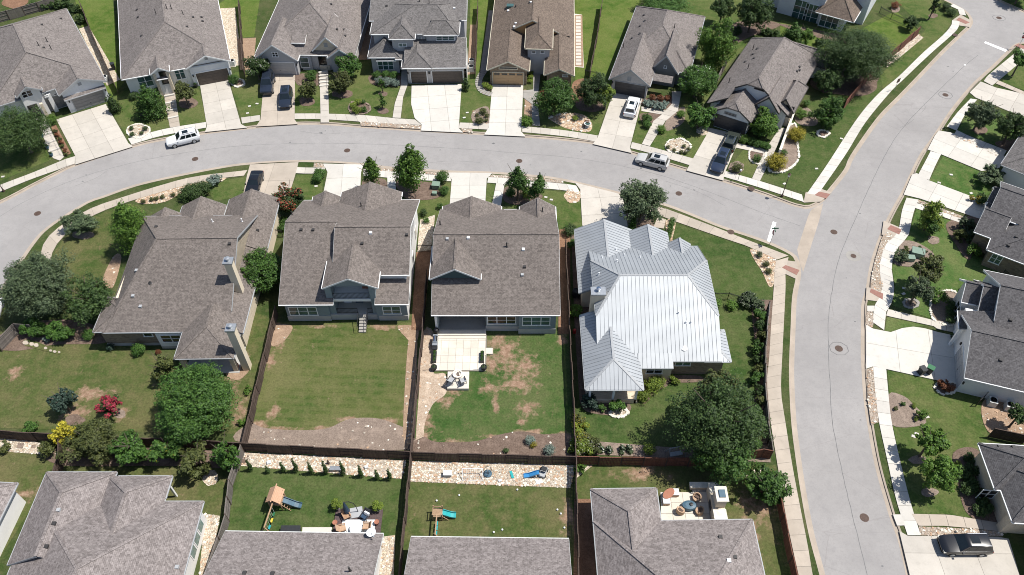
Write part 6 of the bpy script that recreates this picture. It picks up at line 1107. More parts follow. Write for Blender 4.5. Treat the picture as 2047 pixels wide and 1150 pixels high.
POST = _P
def ironfence(px, label, H=1.3):
    P = [G(x, y, H).to_2d() for x, y in px]; o = P[0]; root = tag(empty('iron_fence', (o.x, o.y, 0)), label, 'fence')
    for a, b in zip(P[:-1], P[1:]):
        m = MB(); A, B = (a - o).to_3d(), (b - o).to_3d(); U = Vector((0, 0, 1)); Ln = (b - a).length
        for z in (.15, H - .15, H - .02): m.bar(A + U * z, B + U * z, .04, .04)
        for i in range(max(2, int(Ln / .14))): p = A.lerp(B, i / max(1, int(Ln / .14))); m.bar(p, p + U * H, .02, .02)
        for p in (A, B): m.bar(p, p + U * (H + .1), .07, .07)
        m.build('fence_panel', 'black_metal', root, uv=False)
FN = [
 ([(549, 612), (527, 705), (511, 770), (497, 830), (484, 884)], 'dark plank fence left of the striped lawn', 'fence_wood'),
 ([(852, 540), (844, 655), (836, 738), (828, 822), (821, 903)], 'dark plank fence between the striped lawn and the patio yard', 'fence_wood'),
 ([(1131, 480), (1137, 600), (1141, 690), (1147, 795), (1151, 913)], 'dark plank fence between the patio yard and the metal-roofed house', 'fence_wood'),
 ([(-20, 860), (60, 865), (115, 868)], 'dark fence at the far left edge behind the dry lawn', 'fence_wood'), ([(115, 868), (300, 876), (482, 885)], 'dark back fence hidden behind the row of trees', 'fence_wood'),
 ([(482, 886), (820, 903)], 'dark back fence of alternating panels behind the striped lawn', 'fence_wood'), ([(822, 904), (1151, 913)], 'dark back fence of alternating panels behind the patio yard', 'fence_wood'), ([(1153, 913), (1380, 916), (1527, 898), (1546, 902)], 'reddish back fence of the metal-roofed house under the huge oak', 'fence_red'),
 ([(1539, 603), (1532, 690), (1531, 765), (1537, 840), (1546, 902)], 'grey-topped fence along the street sidewalk beside the metal-roofed house', 'fence_grey'),
 ([(480, 889), (456, 959), (449, 1028), (435, 1073), (412, 1140)], 'weathered fence left of the cypress lawn', 'fence_grey'), ([(820, 906), (815, 961), (808, 1034), (802, 1090), (795, 1160)], 'dark fence between the two bottom back lawns', 'fence_wood'), ([(1152, 915), (1153, 985), (1156, 1069), (1158, 1160)], 'dark fence right of the teal slide lawn', 'fence_wood'),
 ([(1557, 950), (1562, 991), (1576, 1064), (1596, 1160)], 'dark fence along the sidewalk at the bottom', 'fence_red'), ([(115, 870), (115, 913), (101, 955)], 'short dark fence run by the yellow shrub', 'fence_wood'), ([(-10, 684), (26, 647), (58, 649)], 'dark fence corner at the left edge below the grey oak', 'fence_grey'),
 ([(157, 0), (180, 60), (205, 115), (230, 172)], 'fence between the two far left white houses', 'fence_wood'), ([(475, -5), (480, 70), (485, 139)], 'fence right of the second far house', 'fence_wood'), ([(955, 0), (952, 87), (949, 139)], 'fence between the two-storey house and the brown-roofed house', 'fence_wood'), ([(1204, 0), (1195, 63), (1179, 143)], 'fence right of the brown-roofed house', 'fence_wood'), ([(1437, 150), (1456, 112)], 'short fence behind the bright tall tree', 'fence_grey'),
 ([(1841, 53), (1776, 109), (1728, 157), (1693, 201)], 'red-brown fence by the great live oak', 'fence_red'), ([(-20, 30), (72, 5), (110, -8)], 'pale grey fence behind the far left house', 'fence_grey'), ([(1990, 857), (2060, 872)], 'brown fence at the right edge below the air conditioners', 'fence_wood'),
]
for px, lab, mat in FN: fence(px, lab, mat)
for px, lab in [([(1762, 14), (1785, 26), (1812, 38), (1836, 58)], 'black iron fence beside the white house lawn'), ([(1430, 586), (1458, 586), (1500, 598)], 'black iron fence at the metal-roofed house side yard'), ([(546, 458), (562, 461)], 'iron gate between the cream house and the balcony house'), ([(834, 490), (862, 490)], 'iron gate between the balcony house and the patio house'), ([(1960, 800), (1978, 782)], 'iron gate at the side of the white stepped-gable house'), ([(2010, 540), (2030, 556), (2055, 566)], 'iron fence on the right behind the dark brick house'), ([(1170, 140), (1200, 146)], 'iron gate right of the stone house')]: ironfence(px, lab)
# corner house long low garden wall
g0, g1 = G(1592, 212, 0), G(1556, 312, 0); o = empty('garden_wall', g0); tag(o, 'long low pale garden wall running from the corner house to the walk', 'wall'); m = MB(); m.bar(Vector((0, 0, .55)), (g1 - g0) + Vector((0, 0, .55)), .25, 1.1); m.build('wall_body', 'stucco_white', o); m = MB(); m.bar(Vector((0, 0, 1.14)), (g1 - g0) + Vector((0, 0, 1.14)), .36, .08); m.build('coping', 'edging_stone', o)
# ------------------------------------------------------------------ vehicles
def ring(x, zb, zt, hw, t=.94): return [(x, -hw * .86, zb), (x, -hw, zb + .16), (x, -hw, zt - .22), (x, -hw * t, zt - .02), (x, -hw * .5, zt + .02), (x, hw * .5, zt + .02), (x, hw * t, zt - .02), (x, hw, zt - .22), (x, hw, zb + .16), (x, hw * .86, zb)]
CARDATA = {
 'suv': dict(L=4.85, W=1.95, st=[(-2.42, .48, .88, .80), (-2.36, .34, 1.00, .92), (-1.9, .27, 1.06, .965), (-.6, .25, 1.05, .975), (.7, .25, 1.05, .975), (1.15, .26, 1.03, .965), (1.8, .28, .96, .945), (2.25, .33, .86, .88), (2.42, .45, .70, .70)], base=(-2.28, 1.02), roof=(-2.0, .20), hr=1.74, zb=1.02, rails=True),
 'sedan': dict(L=4.8, W=1.85, st=[(-2.40, .42, .84, .76), (-2.33, .30, .95, .87), (-1.9, .24, .98, .915), (-.6, .22, .95, .925), (.7, .22, .95, .925), (1.1, .23, .93, .915), (1.8, .25, .84, .89), (2.25, .3, .74, .82), (2.40, .4, .62, .66)], base=(-1.85, .95), roof=(-1.05, .10), hr=1.43, zb=.93, rails=False),
 'truck': dict(L=5.3, W=2.02, st=[(-2.65, .6, 1.0, .9), (-2.58, .42, 1.16, .98), (-1.9, .38, 1.2, 1.0), (-.6, .36, 1.2, 1.0), (.8, .36, 1.2, 1.0), (1.2, .36, 1.19, .99), (2.1, .38, 1.14, .98), (2.55, .42, 1.05, .95), (2.65, .55, .9, .85)], base=(-2.5, 1.15), roof=(-2.3, .35), hr=1.95, zb=1.17, rails=True)}
CARM = {}
def car(px_front, px_rear, kind, col, label, name='parked_car'):
    d = CARDATA[kind]; a, b = G(*px_front), G(*px_rear); c = (a + b) / 2; z = .085 if any(inside(c.to_2d(), q) for q in DRIVES) else ZR + .004
    root = tag(empty(name, (c.x, c.y, z), math.atan2(a.y - b.y, a.x - b.x)), label, 'car', 'cars in the neighbourhood')
    body = MB(); st = d['st']; rings = [ring(*s_) for s_ in st]; n = 10
    V = [p for r in rings for p in r]; Fc = [(k * n + i, (k + 1) * n + i, (k + 1) * n + (i + 1) % n, k * n + (i + 1) % n) for k in range(len(rings) - 1) for i in range(n)] + [list(range(n)), [(len(rings) - 1) * n + i for i in range(n)][::-1]]
    body.add(V, [f[::-1] for f in Fc])
    (x0, x1), (r0, r1), zb, zr, W = d['base'], d['roof'], d['zb'], d['hr'], d['W'] / 2; bw, rw = W * .93, W * .70
    lo = [(x0, -bw, zb - .08), (x1, -bw, zb - .08), (x1, bw, zb - .08), (x0, bw, zb - .08)]; hi = [(r0, -rw, zr - .05), (r1, -rw, zr - .05), (r1, rw, zr - .05), (r0, rw, zr - .05)]
    tp = [(r0 + .25, -rw * .8, zr), (r1 - .25, -rw * .8, zr), (r1 - .25, rw * .8, zr), (r0 + .25, rw * .8, zr)]
    body.add(lo + hi + tp, [(0, 1, 5, 4), (1, 2, 6, 5), (2, 3, 7, 6), (3, 0, 4, 7), (4, 5, 9, 8), (5, 6, 10, 9), (6, 7, 11, 10), (7, 4, 8, 11), (8, 9, 10, 11)])
    body.build('body', col, root, smooth=42, uv=False)
    lo, hi = [Vector(p) for p in lo], [Vector(p) for p in hi]
    def pane(i, j, u0, u1, v0, v1, nm):
        f = lambda u, v: lo[i].lerp(lo[j], u).lerp(hi[i].lerp(hi[j], u), v); q = [f(u0, v0), f(u1, v0), f(u1, v1), f(u0, v1)]; nn = (q[1] - q[0]).cross(q[3] - q[0]).normalized()
        MB().poly([p + nn * .012 for p in q]).build(nm, 'car_glass', root, uv=False)
    pane(1, 2, .06, .94, .12, .94, 'windshield'); pane(3, 0, .1, .9, .3, .92, 'rear_window')
    for i, j in ((0, 1), (2, 3)):
        cuts = [(.06, .30), (.33, .60), (.63, .90)] if kind != 'sedan' else [(.12, .46), (.50, .86)]
        for u0, u1 in cuts: pane(i, j, u0 if i == 0 else 1 - u1, u1 if i == 0 else 1 - u0, .3, .9, 'side_window')
    if kind == 'suv': MB().box(r0 + 1.0, -rw * .55, zr + .001, r1 - .35, rw * .55, zr + .012).build('sunroof', 'car_glass', root, uv=False)
    Lh = d['L'] / 2; r = .36 if kind != 'truck' else .41
    for sx in (-1, 1):
        for sy in (-1, 1):
            wr = empty('wheel', (sx * Lh * .585, sy * (W - .11), r)); wr.parent = root
            if ('t', r) not in CARM:
                CARM['t', r] = MB().tube((0, -.12, 0), (0, .12, 0), r, r, 20).build('tyre', 'rubber', wr, uv=False).data; m = MB().tube((0, -.128, 0), (0, .128, 0), r * .62, r * .62, 14)
                CARM['r', r] = m.build('rim', 'grey_metal', wr, uv=False).data
            else: put('tyre', CARM['t', r], wr); put('rim', CARM['r', r], wr)
    zt = st[-2][2]
    for sy in (-1, 1):
        MB().box(Lh - .30, sy * W * .74 - .16, zt - .22, Lh - .085, sy * W * .74 + .16, zt - .08).build('headlight', 'lamp_glass', root, uv=False); MB().box(-Lh + .02, sy * W * .8 - .12, st[1][2] - .32, -Lh + .16, sy * W * .8 + .12, st[1][2] - .1).build('taillight', 'light_red', root, uv=False)
        MB().box(x1 - .38, sy * (W + .10) - .10, zb + .02, x1 - .22, sy * (W + .10) + .10, zb + .18).build('mirror', col, root, uv=False)
        if d['rails']: MB().bar((r0 + .15, sy * rw * .9, zr + .05), (r1 - .2, sy * rw * .9, zr + .05), .05, .05).build('roof_rail', 'chrome', root, uv=False)
    MB().box(Lh - .09, -.55, .42, Lh - .01, .55, .62).build('grille', 'black_plastic', root, uv=False); MB().box(-Lh - .005, -.26, .62, -Lh + .02, .26, .74).build('number_plate', 'white_plastic', root, uv=False)
    return root
def car_at(x, y, x2, y2, kind, col, label):                    # middle pixel on the ground and a pixel it points toward
    c, t = G(x, y), G(x2, y2); d = (t - c).normalized() * CARDATA[kind]['L'] / 2
    def px(v): 
        Z = v.z - CAMH; zc = v.y * _c - Z * _s; return (CX + F * v.x / zc, CY - F * (v.y * _s + Z * _c) / zc)
    return car(px(c + d), px(c - d), kind, col, label)
car_at(368, 283, 340, 290, 'suv', 'car_white', 'white SUV parked on the street by the far kerb'); car_at(537, 176, 534, 196, 'truck', 'car_charcoal', 'big dark vehicle on the left of the sandy driveway'); car_at(573, 204, 571, 222, 'suv', 'car_charcoal', 'dark SUV nose to street on the right of the sandy driveway'); car_at(1262, 221, 1270, 196, 'suv', 'car_white', 'white SUV on the driveway of the brick-garage house'); car_at(1303, 328, 1272, 320, 'suv', 'car_silver', 'silver SUV on the street near the side kerb'); car_at(1459, 290, 1468, 270, 'suv', 'car_green', 'dark green SUV nearest the corner garage'); car_at(1438, 331, 1430, 348, 'suv', 'car_navy', 'navy SUV at the street end of the corner driveway'); car_at(511, 374, 503, 400, 'sedan', 'car_black', 'black sedan on the weathered tan driveway'); car_at(1922, 1095, 1880, 1095, 'suv', 'car_black', 'dark SUV with chrome trim at the bottom right'); car_at(-12, 632, -18, 655, 'sedan', 'car_white', 'white car just peeping in at the left edge')
# ------------------------------------------------------------------ street furniture
def lamp(x, y, label, h=4.2):
    r = tag(empty('street_lamp', G(x, y, .03)), label, 'street lamp'); MB().lathe([(.16, 0), (.16, .3), (.09, .4), (.055, .9), (.045, h - .6)], 10).build('post', 'rust_iron', r, uv=False); MB().lathe([(.05, 0), (.15, .05), (.2, .4), (.1, .42)], 8, c=(0, 0, h - .6)).build('lantern', 'lamp_glass', r, uv=False); MB().lathe([(.26, 0), (.12, .16), (.02, .3)], 8, c=(0, 0, h - .18)).build('lantern_cap', 'rust_iron', r, uv=False)
lamp(1563, 393, 'rusty iron street lamp at the corner by the side street'); lamp(8, 383, 'rusty iron street lamp at the left edge by the far sidewalk', 3.6)
def garden_lamp(x, y, label, h=2.0):
    r = tag(empty('garden_lamp', G(x, y, .03)), label, 'lamp'); MB().tube((0, 0, 0), (0, 0, h - .2), .035, .03).build('post', 'black_metal', r, uv=False); MB().lathe([(.05, 0), (.13, .08), (.13, .24), (.03, .34)], 10, c=(0, 0, h - .22)).build('globe', 'white_plastic', r, uv=False)
garden_lamp(1475, 361, 'white globe lamp by the dark SUV driveway'); 
def text_mesh(txt, size, mat, parent, M4, name='lettering'):
    cu = bpy.data.curves.new('t', 'FONT'); cu.body = txt; cu.size = size; cu.align_x = 'CENTER'; cu.align_y = 'CENTER'; cu.extrude = .003; ob = bpy.data.objects.new('t', cu); COL.objects.link(ob)
    dg = bpy.context.evaluated_depsgraph_get(); me = bpy.data.meshes.new_from_object(ob.evaluated_get(dg)); bpy.data.objects.remove(ob); me.materials.clear(); me.materials.append(M[mat]); o = put(name, me, parent); o.matrix_local = M4
def stop_sign(x, y, face, label, h=2.3):
    r = tag(empty('stop_sign', G(x, y, .03), face), label, 'sign'); MB().tube((0, 0, 0), (0, 0, h + .7), .035, .035).build('post', 'grey_metal', r, uv=False)
    oc = [(math.cos(math.pi / 8 + math.pi / 4 * i) * .40, math.sin(math.pi / 8 + math.pi / 4 * i) * .40) for i in range(8)]
    for nm, mat, y0, y1, k in (('sign_rim', 'white_plastic', -.065, -.05, 1.0), ('sign_face', 'sign_red', -.072, -.066, .92)):
        m = MB(); V = [(a * k, y0, h + b * k) for a, b in oc] + [(a * k, y1, h + b * k) for a, b in oc]; m.add(V, [list(range(8))[::-1], list(range(8, 16))] + [(i, (i + 1) % 8, 8 + (i + 1) % 8, 8 + i) for i in range(8)]); m.build(nm, mat, r, uv=False)
    text_mesh('STOP', .27, 'white_plastic', r, Matrix.Translation((0, -.078, h)) @ Matrix.Rotation(math.pi / 2, 4, 'X'))
    MB().box(-.45, -.02, h + .5, .45, .02, h + .68).build('street_blade', 'sign_green', r, uv=False); MB().box(-.02, -.45, h + .7, .02, .45, h + .88).build('street_blade', 'sign_green', r, uv=False)
stop_sign(1538, 490, -math.pi / 2, 'stop sign seen edge-on at the side street corner'); stop_sign(2034, 97, 0, 'dark red stop sign at the top right corner')
r = tag(empty('street_notice', G(1787, 182, .03), .5), 'dark square notice board on a pole by the upper sidewalk', 'sign'); MB().tube((0, 0, 0), (0, 0, 2.3), .03, .03).build('post', 'grey_metal', r, uv=False); MB().box(-.32, -.05, 1.6, .32, -.03, 2.35).build('board', 'rust_iron', r, uv=False)
r = tag(empty('utility_cabinet', G(1832, 510, .06), -.35), 'larger green utility cabinet in the east mulch bed', 'utility box'); MB().box(-.75, -.55, 0, .75, .55, .75).build('cabinet', 'green_box', r, uv=False); MB().box(-.8, -.6, .75, .8, .6, .83).build('lid', 'green_box', r, uv=False); MB().box(-.95, -.75, -.03, .95, .75, .0).build('pad', 'concrete', r, uv=False)
for x, y, lab, s in ((1819, 520, 'smaller green utility cabinet beside the larger one', .7), (872, 375, 'green utility cabinet between two clipped shrubs', .85), (869, 389, 'low meter box in front of the green cabinet', .5)):
    r = tag(empty('utility_cabinet', G(x, y, .06), -.1), lab, 'utility box'); MB().box(-.6 * s, -.5 * s, 0, .6 * s, .5 * s, .8 * s).build('cabinet', 'green_box', r, uv=False); MB().box(-.66 * s, -.56 * s, .8 * s, .66 * s, .56 * s, .88 * s).build('lid', 'green_box', r, uv=False)
MLW = ['left of the sandy driveway, lower one', 'left of the sandy driveway, nearest the house', 'at the far left edge by the street lamp', 'left of the sandy driveway, middle one', 'on the corner lawn, upper of two', 'on the corner lawn, lower of two', 'at the foot of the corner lamp post lawn', 'by the upper edge of the pale grey-green tree', 'below the pale grey-green tree trunk', 'right of the broad white driveway, nearer the street', 'right of the broad white driveway, nearer the house', 'on the strip beside the red-tipped crape myrtle', 'below the clipped balls by the balcony house driveway', 'beside the tan driveway of the metal-roofed house', 'right of the paired young trees, left one', 'right of the paired young trees, right one', 'on the square east lawn, lower left', 'on the square east lawn, upper middle', 'on the square east lawn, nearest the house', 'above the two round trees, right one', 'above the two round trees, left one', 'at the tip of the lower grey bed']
for i, (x, y) in enumerate([(495, 227), (514, 208), (6, 354), (499, 213), (1682, 278), (1632, 338), (1568, 368), (1807, 577), (1806, 588), (928, 236), (934, 226), (582, 380), (632, 373), (1149, 405), (1091, 395), (1102, 400), (1877, 366), (1901, 350), (1941, 387), (1832, 868), (1826, 873), (1853, 834)]):
    o = MB().box(-.22, -.16, 0, .22, .16, .05).build('meter_lid', 'concrete_white', uv=False); g = G(x, y); o.location = (g.x, g.y, .035); o.rotation_euler = (0, 0, random.uniform(-.5, .5)); tag(o, 'small pale meter lid in the grass ' + MLW[i], 'meter lid', 'meter lids')
def ac(x, y, label, rz=0):
    r = tag(empty('air_conditioner', G(x, y, .06), rz), label, 'air conditioner'); MB().box(-.42, -.42, 0, .42, .42, .85).build('casing', 'ac_metal', r, uv=False); m = MB().lathe([(.36, 0), (.36, .04), (.30, .05), (.30, .0)], 18, c=(0, 0, .85)); [m.bar((math.cos(k) * .33, math.sin(k) * .33, .9), (-math.cos(k) * .33, -math.sin(k) * .33, .9), .02, .02) for k in (0, .52, 1.05, 1.57, 2.1, 2.62)]; m.build('fan_grille', 'black_metal', r, uv=False); MB().box(-.55, -.55, -.05, .55, .55, 0).build('pad', 'concrete', r, uv=False)
for x, y, lab in ((212, 162, 'air conditioner at the garage corner of the far left house'), (466, 130, 'air conditioner beside the second garage'), (943, 128, 'upper air conditioner beside the two-storey house'), (942, 141, 'lower air conditioner beside the two-storey house'), (719, 84, 'pale air conditioner in the gap right of the arched-entry house'), (1980, 808, 'left air conditioner by the pale side wall'), (2014, 817, 'right air conditioner by the pale side wall')): ac(x, y, lab, -.3 if x > 1900 else 0)
def wheelie(x, y, rz, lid, label, lay=False):
    r = tag(empty('wheeled_bin', G(x, y, .09), rz), label, 'bin'); m = MB(); V = [(-.24, -.28, 0), (.24, -.28, 0), (.24, .28, 0), (-.24, .28, 0), (-.31, -.36, 1.0), (.31, -.36, 1.0), (.31, .36, 1.0), (-.31, .36, 1.0)]; m.add(V, [(3, 2, 1, 0), (0, 1, 5, 4), (1, 2, 6, 5), (2, 3, 7, 6), (3, 0, 4, 7)]); m.build('bin_body', 'black_plastic', r, uv=False); MB().box(-.33, -.38, 1.0, .33, .40, 1.07).build('lid', lid, r, uv=False); MB().tube((-.3, .3, .12), (.3, .3, .12), .12, .12, 12).build('wheels', 'rubber', r, uv=False)
wheelie(1840, 747, .3, 'black_plastic', 'black wheeled bin at the driveway edge'); wheelie(1855, 745, .9, 'green_lid', 'wheeled bin with green-rimmed lid at the driveway edge'); wheelie(228, 138, .5, 'black_plastic', 'dark bin by the fence between the far left houses')
r = tag(empty('rain_barrel', G(1151, 592, .05)), 'dark rain barrel beside the metal roof house', 'barrel'); MB().lathe([(.4, 0), (.5, .4), (.5, .8), (.42, 1.1), (.36, 1.1), (.36, 1.0), (.02, 1.0)], 18).build('barrel', 'black_plastic', r, uv=False); MB().lathe([(.51, .35), (.53, .38), (.53, .44), (.51, .47)], 18).build('hoop', 'black_metal', r, uv=False)
for x, y, lab in ((1174, 254, 'pale bowl fountain in the flagstone bed'),):
    r = tag(empty('fountain', G(x, y, .05)), lab, 'fountain'); MB().lathe([(.25, 0), (.16, .1), (.12, .4), (.5, .6), (.55, .68), (.45, .66), (.05, .55)], 18).build('bowl', 'ac_metal', r, uv=False); MB().lathe([(.43, .64), (.02, .65)], 18).build('water', 'glass', r, uv=False)
for i, (x, y) in enumerate(((72, 251), (85, 274), (96, 297), (104, 312))):
    r = tag(empty('flower_pot', G(x, y, .06)), ['pot of red flowers by the stepped walk, nearest the door', 'second blue pot down the stepped walk', 'third blue pot down the stepped walk', 'lowest blue pot on the stepped walk'][i], 'pot'); MB().lathe([(.18, 0), (.26, .4), (.28, .45), (.24, .42), (.02, .4)], 14).build('pot', 'slate_blue', r, uv=False); c = put('plant', getcrown('ball', 'leaf_rust' if i == 0 else 'leaf_dark', .6, 0), r); c.location = (0, 0, .55); c.scale = (.25, .25, .22)
r = tag(empty('front_pot', G(392, 174, .05)), 'dark pot at the left of the brown garage door', 'pot'); MB().lathe([(.25, 0), (.35, .4), (.36, .5), (.3, .46), (.02, .44)], 14).build('pot', 'black_plastic', r, uv=False); c = put('plant', getcrown('ball', 'leaf_dark', .6, 0), r); c.location = (0, 0, .6); c.scale = (.3, .3, .22)
# stepped walks: risers
for (a, b, n, lab) in (((80, 240), (116, 316), 5, 'far left'), ((337, 178), (349, 250), 5, 'white'), ((647, 146), (649, 178), 5, 'arched')):
    A, B = G(*a), G(*b); ang = math.atan2(B.y - A.y, B.x - A.x); r = struct(MB().box(-.01, -.5, 0, .01, .5, .02).build('walk_steps', 'concrete', uv=False)); r.location = (A.x, A.y, .06); r.rotation_euler = (0, 0, ang); Ln = (B - A).length
    for k in range(n): MB().box(Ln * k / n, -.78, 0, Ln * k / n + .32, .78, .14 + .03 * (n - k)).build('step', 'concrete_white', r, uv=False)
    if lab != 'white':
        m = MB()
        for sy in (-.82, .82): m.bar((0, sy, 1.0), (Ln, sy, .95), .04, .04); [m.bar((Ln * k / n, sy, 0), (Ln * k / n, sy, 1), .03, .03) for k in range(n + 1)]
        m.build('handrail', 'black_metal', r, uv=False)
# ------------------------------------------------------------------ patio of the wide house
pt = struct(MB().prism([tuple(p) for p in gp([(872, 668), (973, 668), (973, 696), (986, 696), (986, 710), (973, 709), (971, 743), (938, 743), (937, 777), (894, 777), (895, 743), (863, 743), (866, 704), (872, 704)])], .02, .10).build('patio', 'joint', uv=False)); pt['label'] = 'pale travertine patio behind the wide house'
poly = gp([(873, 669), (972, 669), (972, 697), (985, 697), (985, 709), (972, 709), (970, 742), (864, 742), (867, 705), (873, 704)]); grid_slabs(pt, poly, G(870, 700).to_2d(), G(970, 700).to_2d(), .82, 5, 'travertine', .02, .16)
pb = [G(x, y, .43).to_2d() for x, y in [(896, 744), (937, 744), (936, 776), (895, 776)]]; MB().prism([tuple(p) for p in pb], .03, .38).build('raised_terrace', 'limestone', pt); grid_slabs(pt, [(p.x, p.y) for p in (G(x, y, .43) for x, y in [(895, 743), (938, 743), (937, 777), (894, 777)])], G(897, 760).to_2d(), G(936, 760).to_2d(), 1.2, 2, 'travertine', .02, .43)
for k in range(3): MB().box(.5, -.85 + .4 * k, .1, 6.3, -.45 + .4 * k, .22 + .14 * k).build('step', 'travertine', HC.root, uv=False)
r = tag(empty('fire_pit', G(915, 750, .43)), 'round pale stone fire pit on the raised terrace', 'fire pit'); MB().lathe([(.58, 0), (.58, .32), (.40, .32), (.40, .2), (.02, .2)], 24).build('ring_wall', 'edging_stone', r, uv=False); m = MB(); [add_rock(m, random.uniform(-.25, .25), random.uniform(-.25, .25), .21, .05) for _ in range(24)]; struct(m.build('lava_rocks', 'rust_iron', r, uv=False), 'stuff')
def chair(x, y, rz, mat, label, z=.1, frame='black_metal', deep=False, grp=None, arm=True, seatm=None):
    r = tag(empty('outdoor_chair', G(x, y, z), rz), label, 'chair', grp); w_ = .34; MB().box(-w_, -.32, .38, w_, .3, .46).build('seat', seatm or mat, r, uv=False); m = MB(); m.add([(-w_, .24, .44), (w_, .24, .44), (w_, .52, 1.0), (-w_, .52, 1.0), (-w_, .32, .42), (w_, .32, .42), (w_, .60, .98), (-w_, .60, .98)], [(0, 1, 2, 3), (7, 6, 5, 4), (3, 2, 6, 7), (0, 4, 5, 1), (1, 5, 6, 2), (0, 3, 7, 4)]); m.build('backrest', mat, r, uv=False)
    for sx in (-1, 1):
        for sy in (-1, 1): MB().bar((sx * w_, sy * .28, 0), (sx * w_, sy * .28, .62 if arm else .4), .05, .05).build('leg', frame, r, uv=False)
        if arm: MB().box(sx * w_ - .05, -.34, .62, sx * w_ + .05, .34, .66).build('armrest', frame, r, uv=False)
chair(903, 764, -.5 + math.pi, 'trim_grey', 'left grey folding chair by the fire pit', .43); chair(925, 765, .4 + math.pi, 'trim_grey', 'right grey folding chair by the fire pit', .43)
r = tag(empty('grill', G(871, 688, .12)), 'dark grill cart on the left of the patio', 'grill'); MB().box(-.3, -.8, 0, .3, .8, .85).build('cart', 'grey_metal', r, uv=False); m = MB().tube((-.0, -.45, .95), (0, .35, .95), .3, .3, 12); m.build('hood', 'chrome', r, uv=False); MB().box(-.3, -1.3, .6, .3, -.82, .68).build('side_shelf', 'black_metal', r, uv=False)
r = tag(empty('smoker', G(873, 668, .12)), 'small black smoker by the patio steps', 'grill'); MB().lathe([(.2, .3), (.32, .5), (.34, .75), (.25, .98), (.05, 1.05)], 14).build('bowl', 'black_metal', r, uv=False); MB().bar((-.2, 0, 0), (0, 0, .5), .04, .04).bar((.2, 0, 0), (0, 0, .5), .04, .04).build('legs', 'black_metal', r, uv=False)
for x, y, lab in ((868, 738, 'left round pot with post at the patio edge'), (967, 738, 'right round pot with post at the patio edge')):
    r = tag(empty('post_planter', G(x, y, .14)), lab, 'planter'); MB().lathe([(.22, 0), (.36, .25), (.36, .5), (.3, .5), (.3, .42), (.02, .42)], 16).build('pot', 'black_metal', r, uv=False); MB().tube((0, 0, .3), (0, 0, 2.5), .03, .03).build('light_post', 'black_metal', r, uv=False); c = put('plant', getcrown('ball', 'leaf_greygreen', .6, 0), r); c.location = (0, 0, .52); c.scale = (.28, .28, .14)
for x, y, lab in ((869, 716, 'left long planter box on the patio'), (964, 716, 'right long planter box on the patio')):
    r = tag(empty('planter_box', G(x, y, .14)), lab, 'planter'); MB().box(-.22, -.75, 0, .22, .75, .4).build('box', 'black_plastic', r, uv=False)
    for k in (-.5, 0, .5): c = put('plant', getcrown('ball', 'leaf_mid', .6, 0), r); c.location = (0, k, .48); c.scale = (.22, .26, .2)
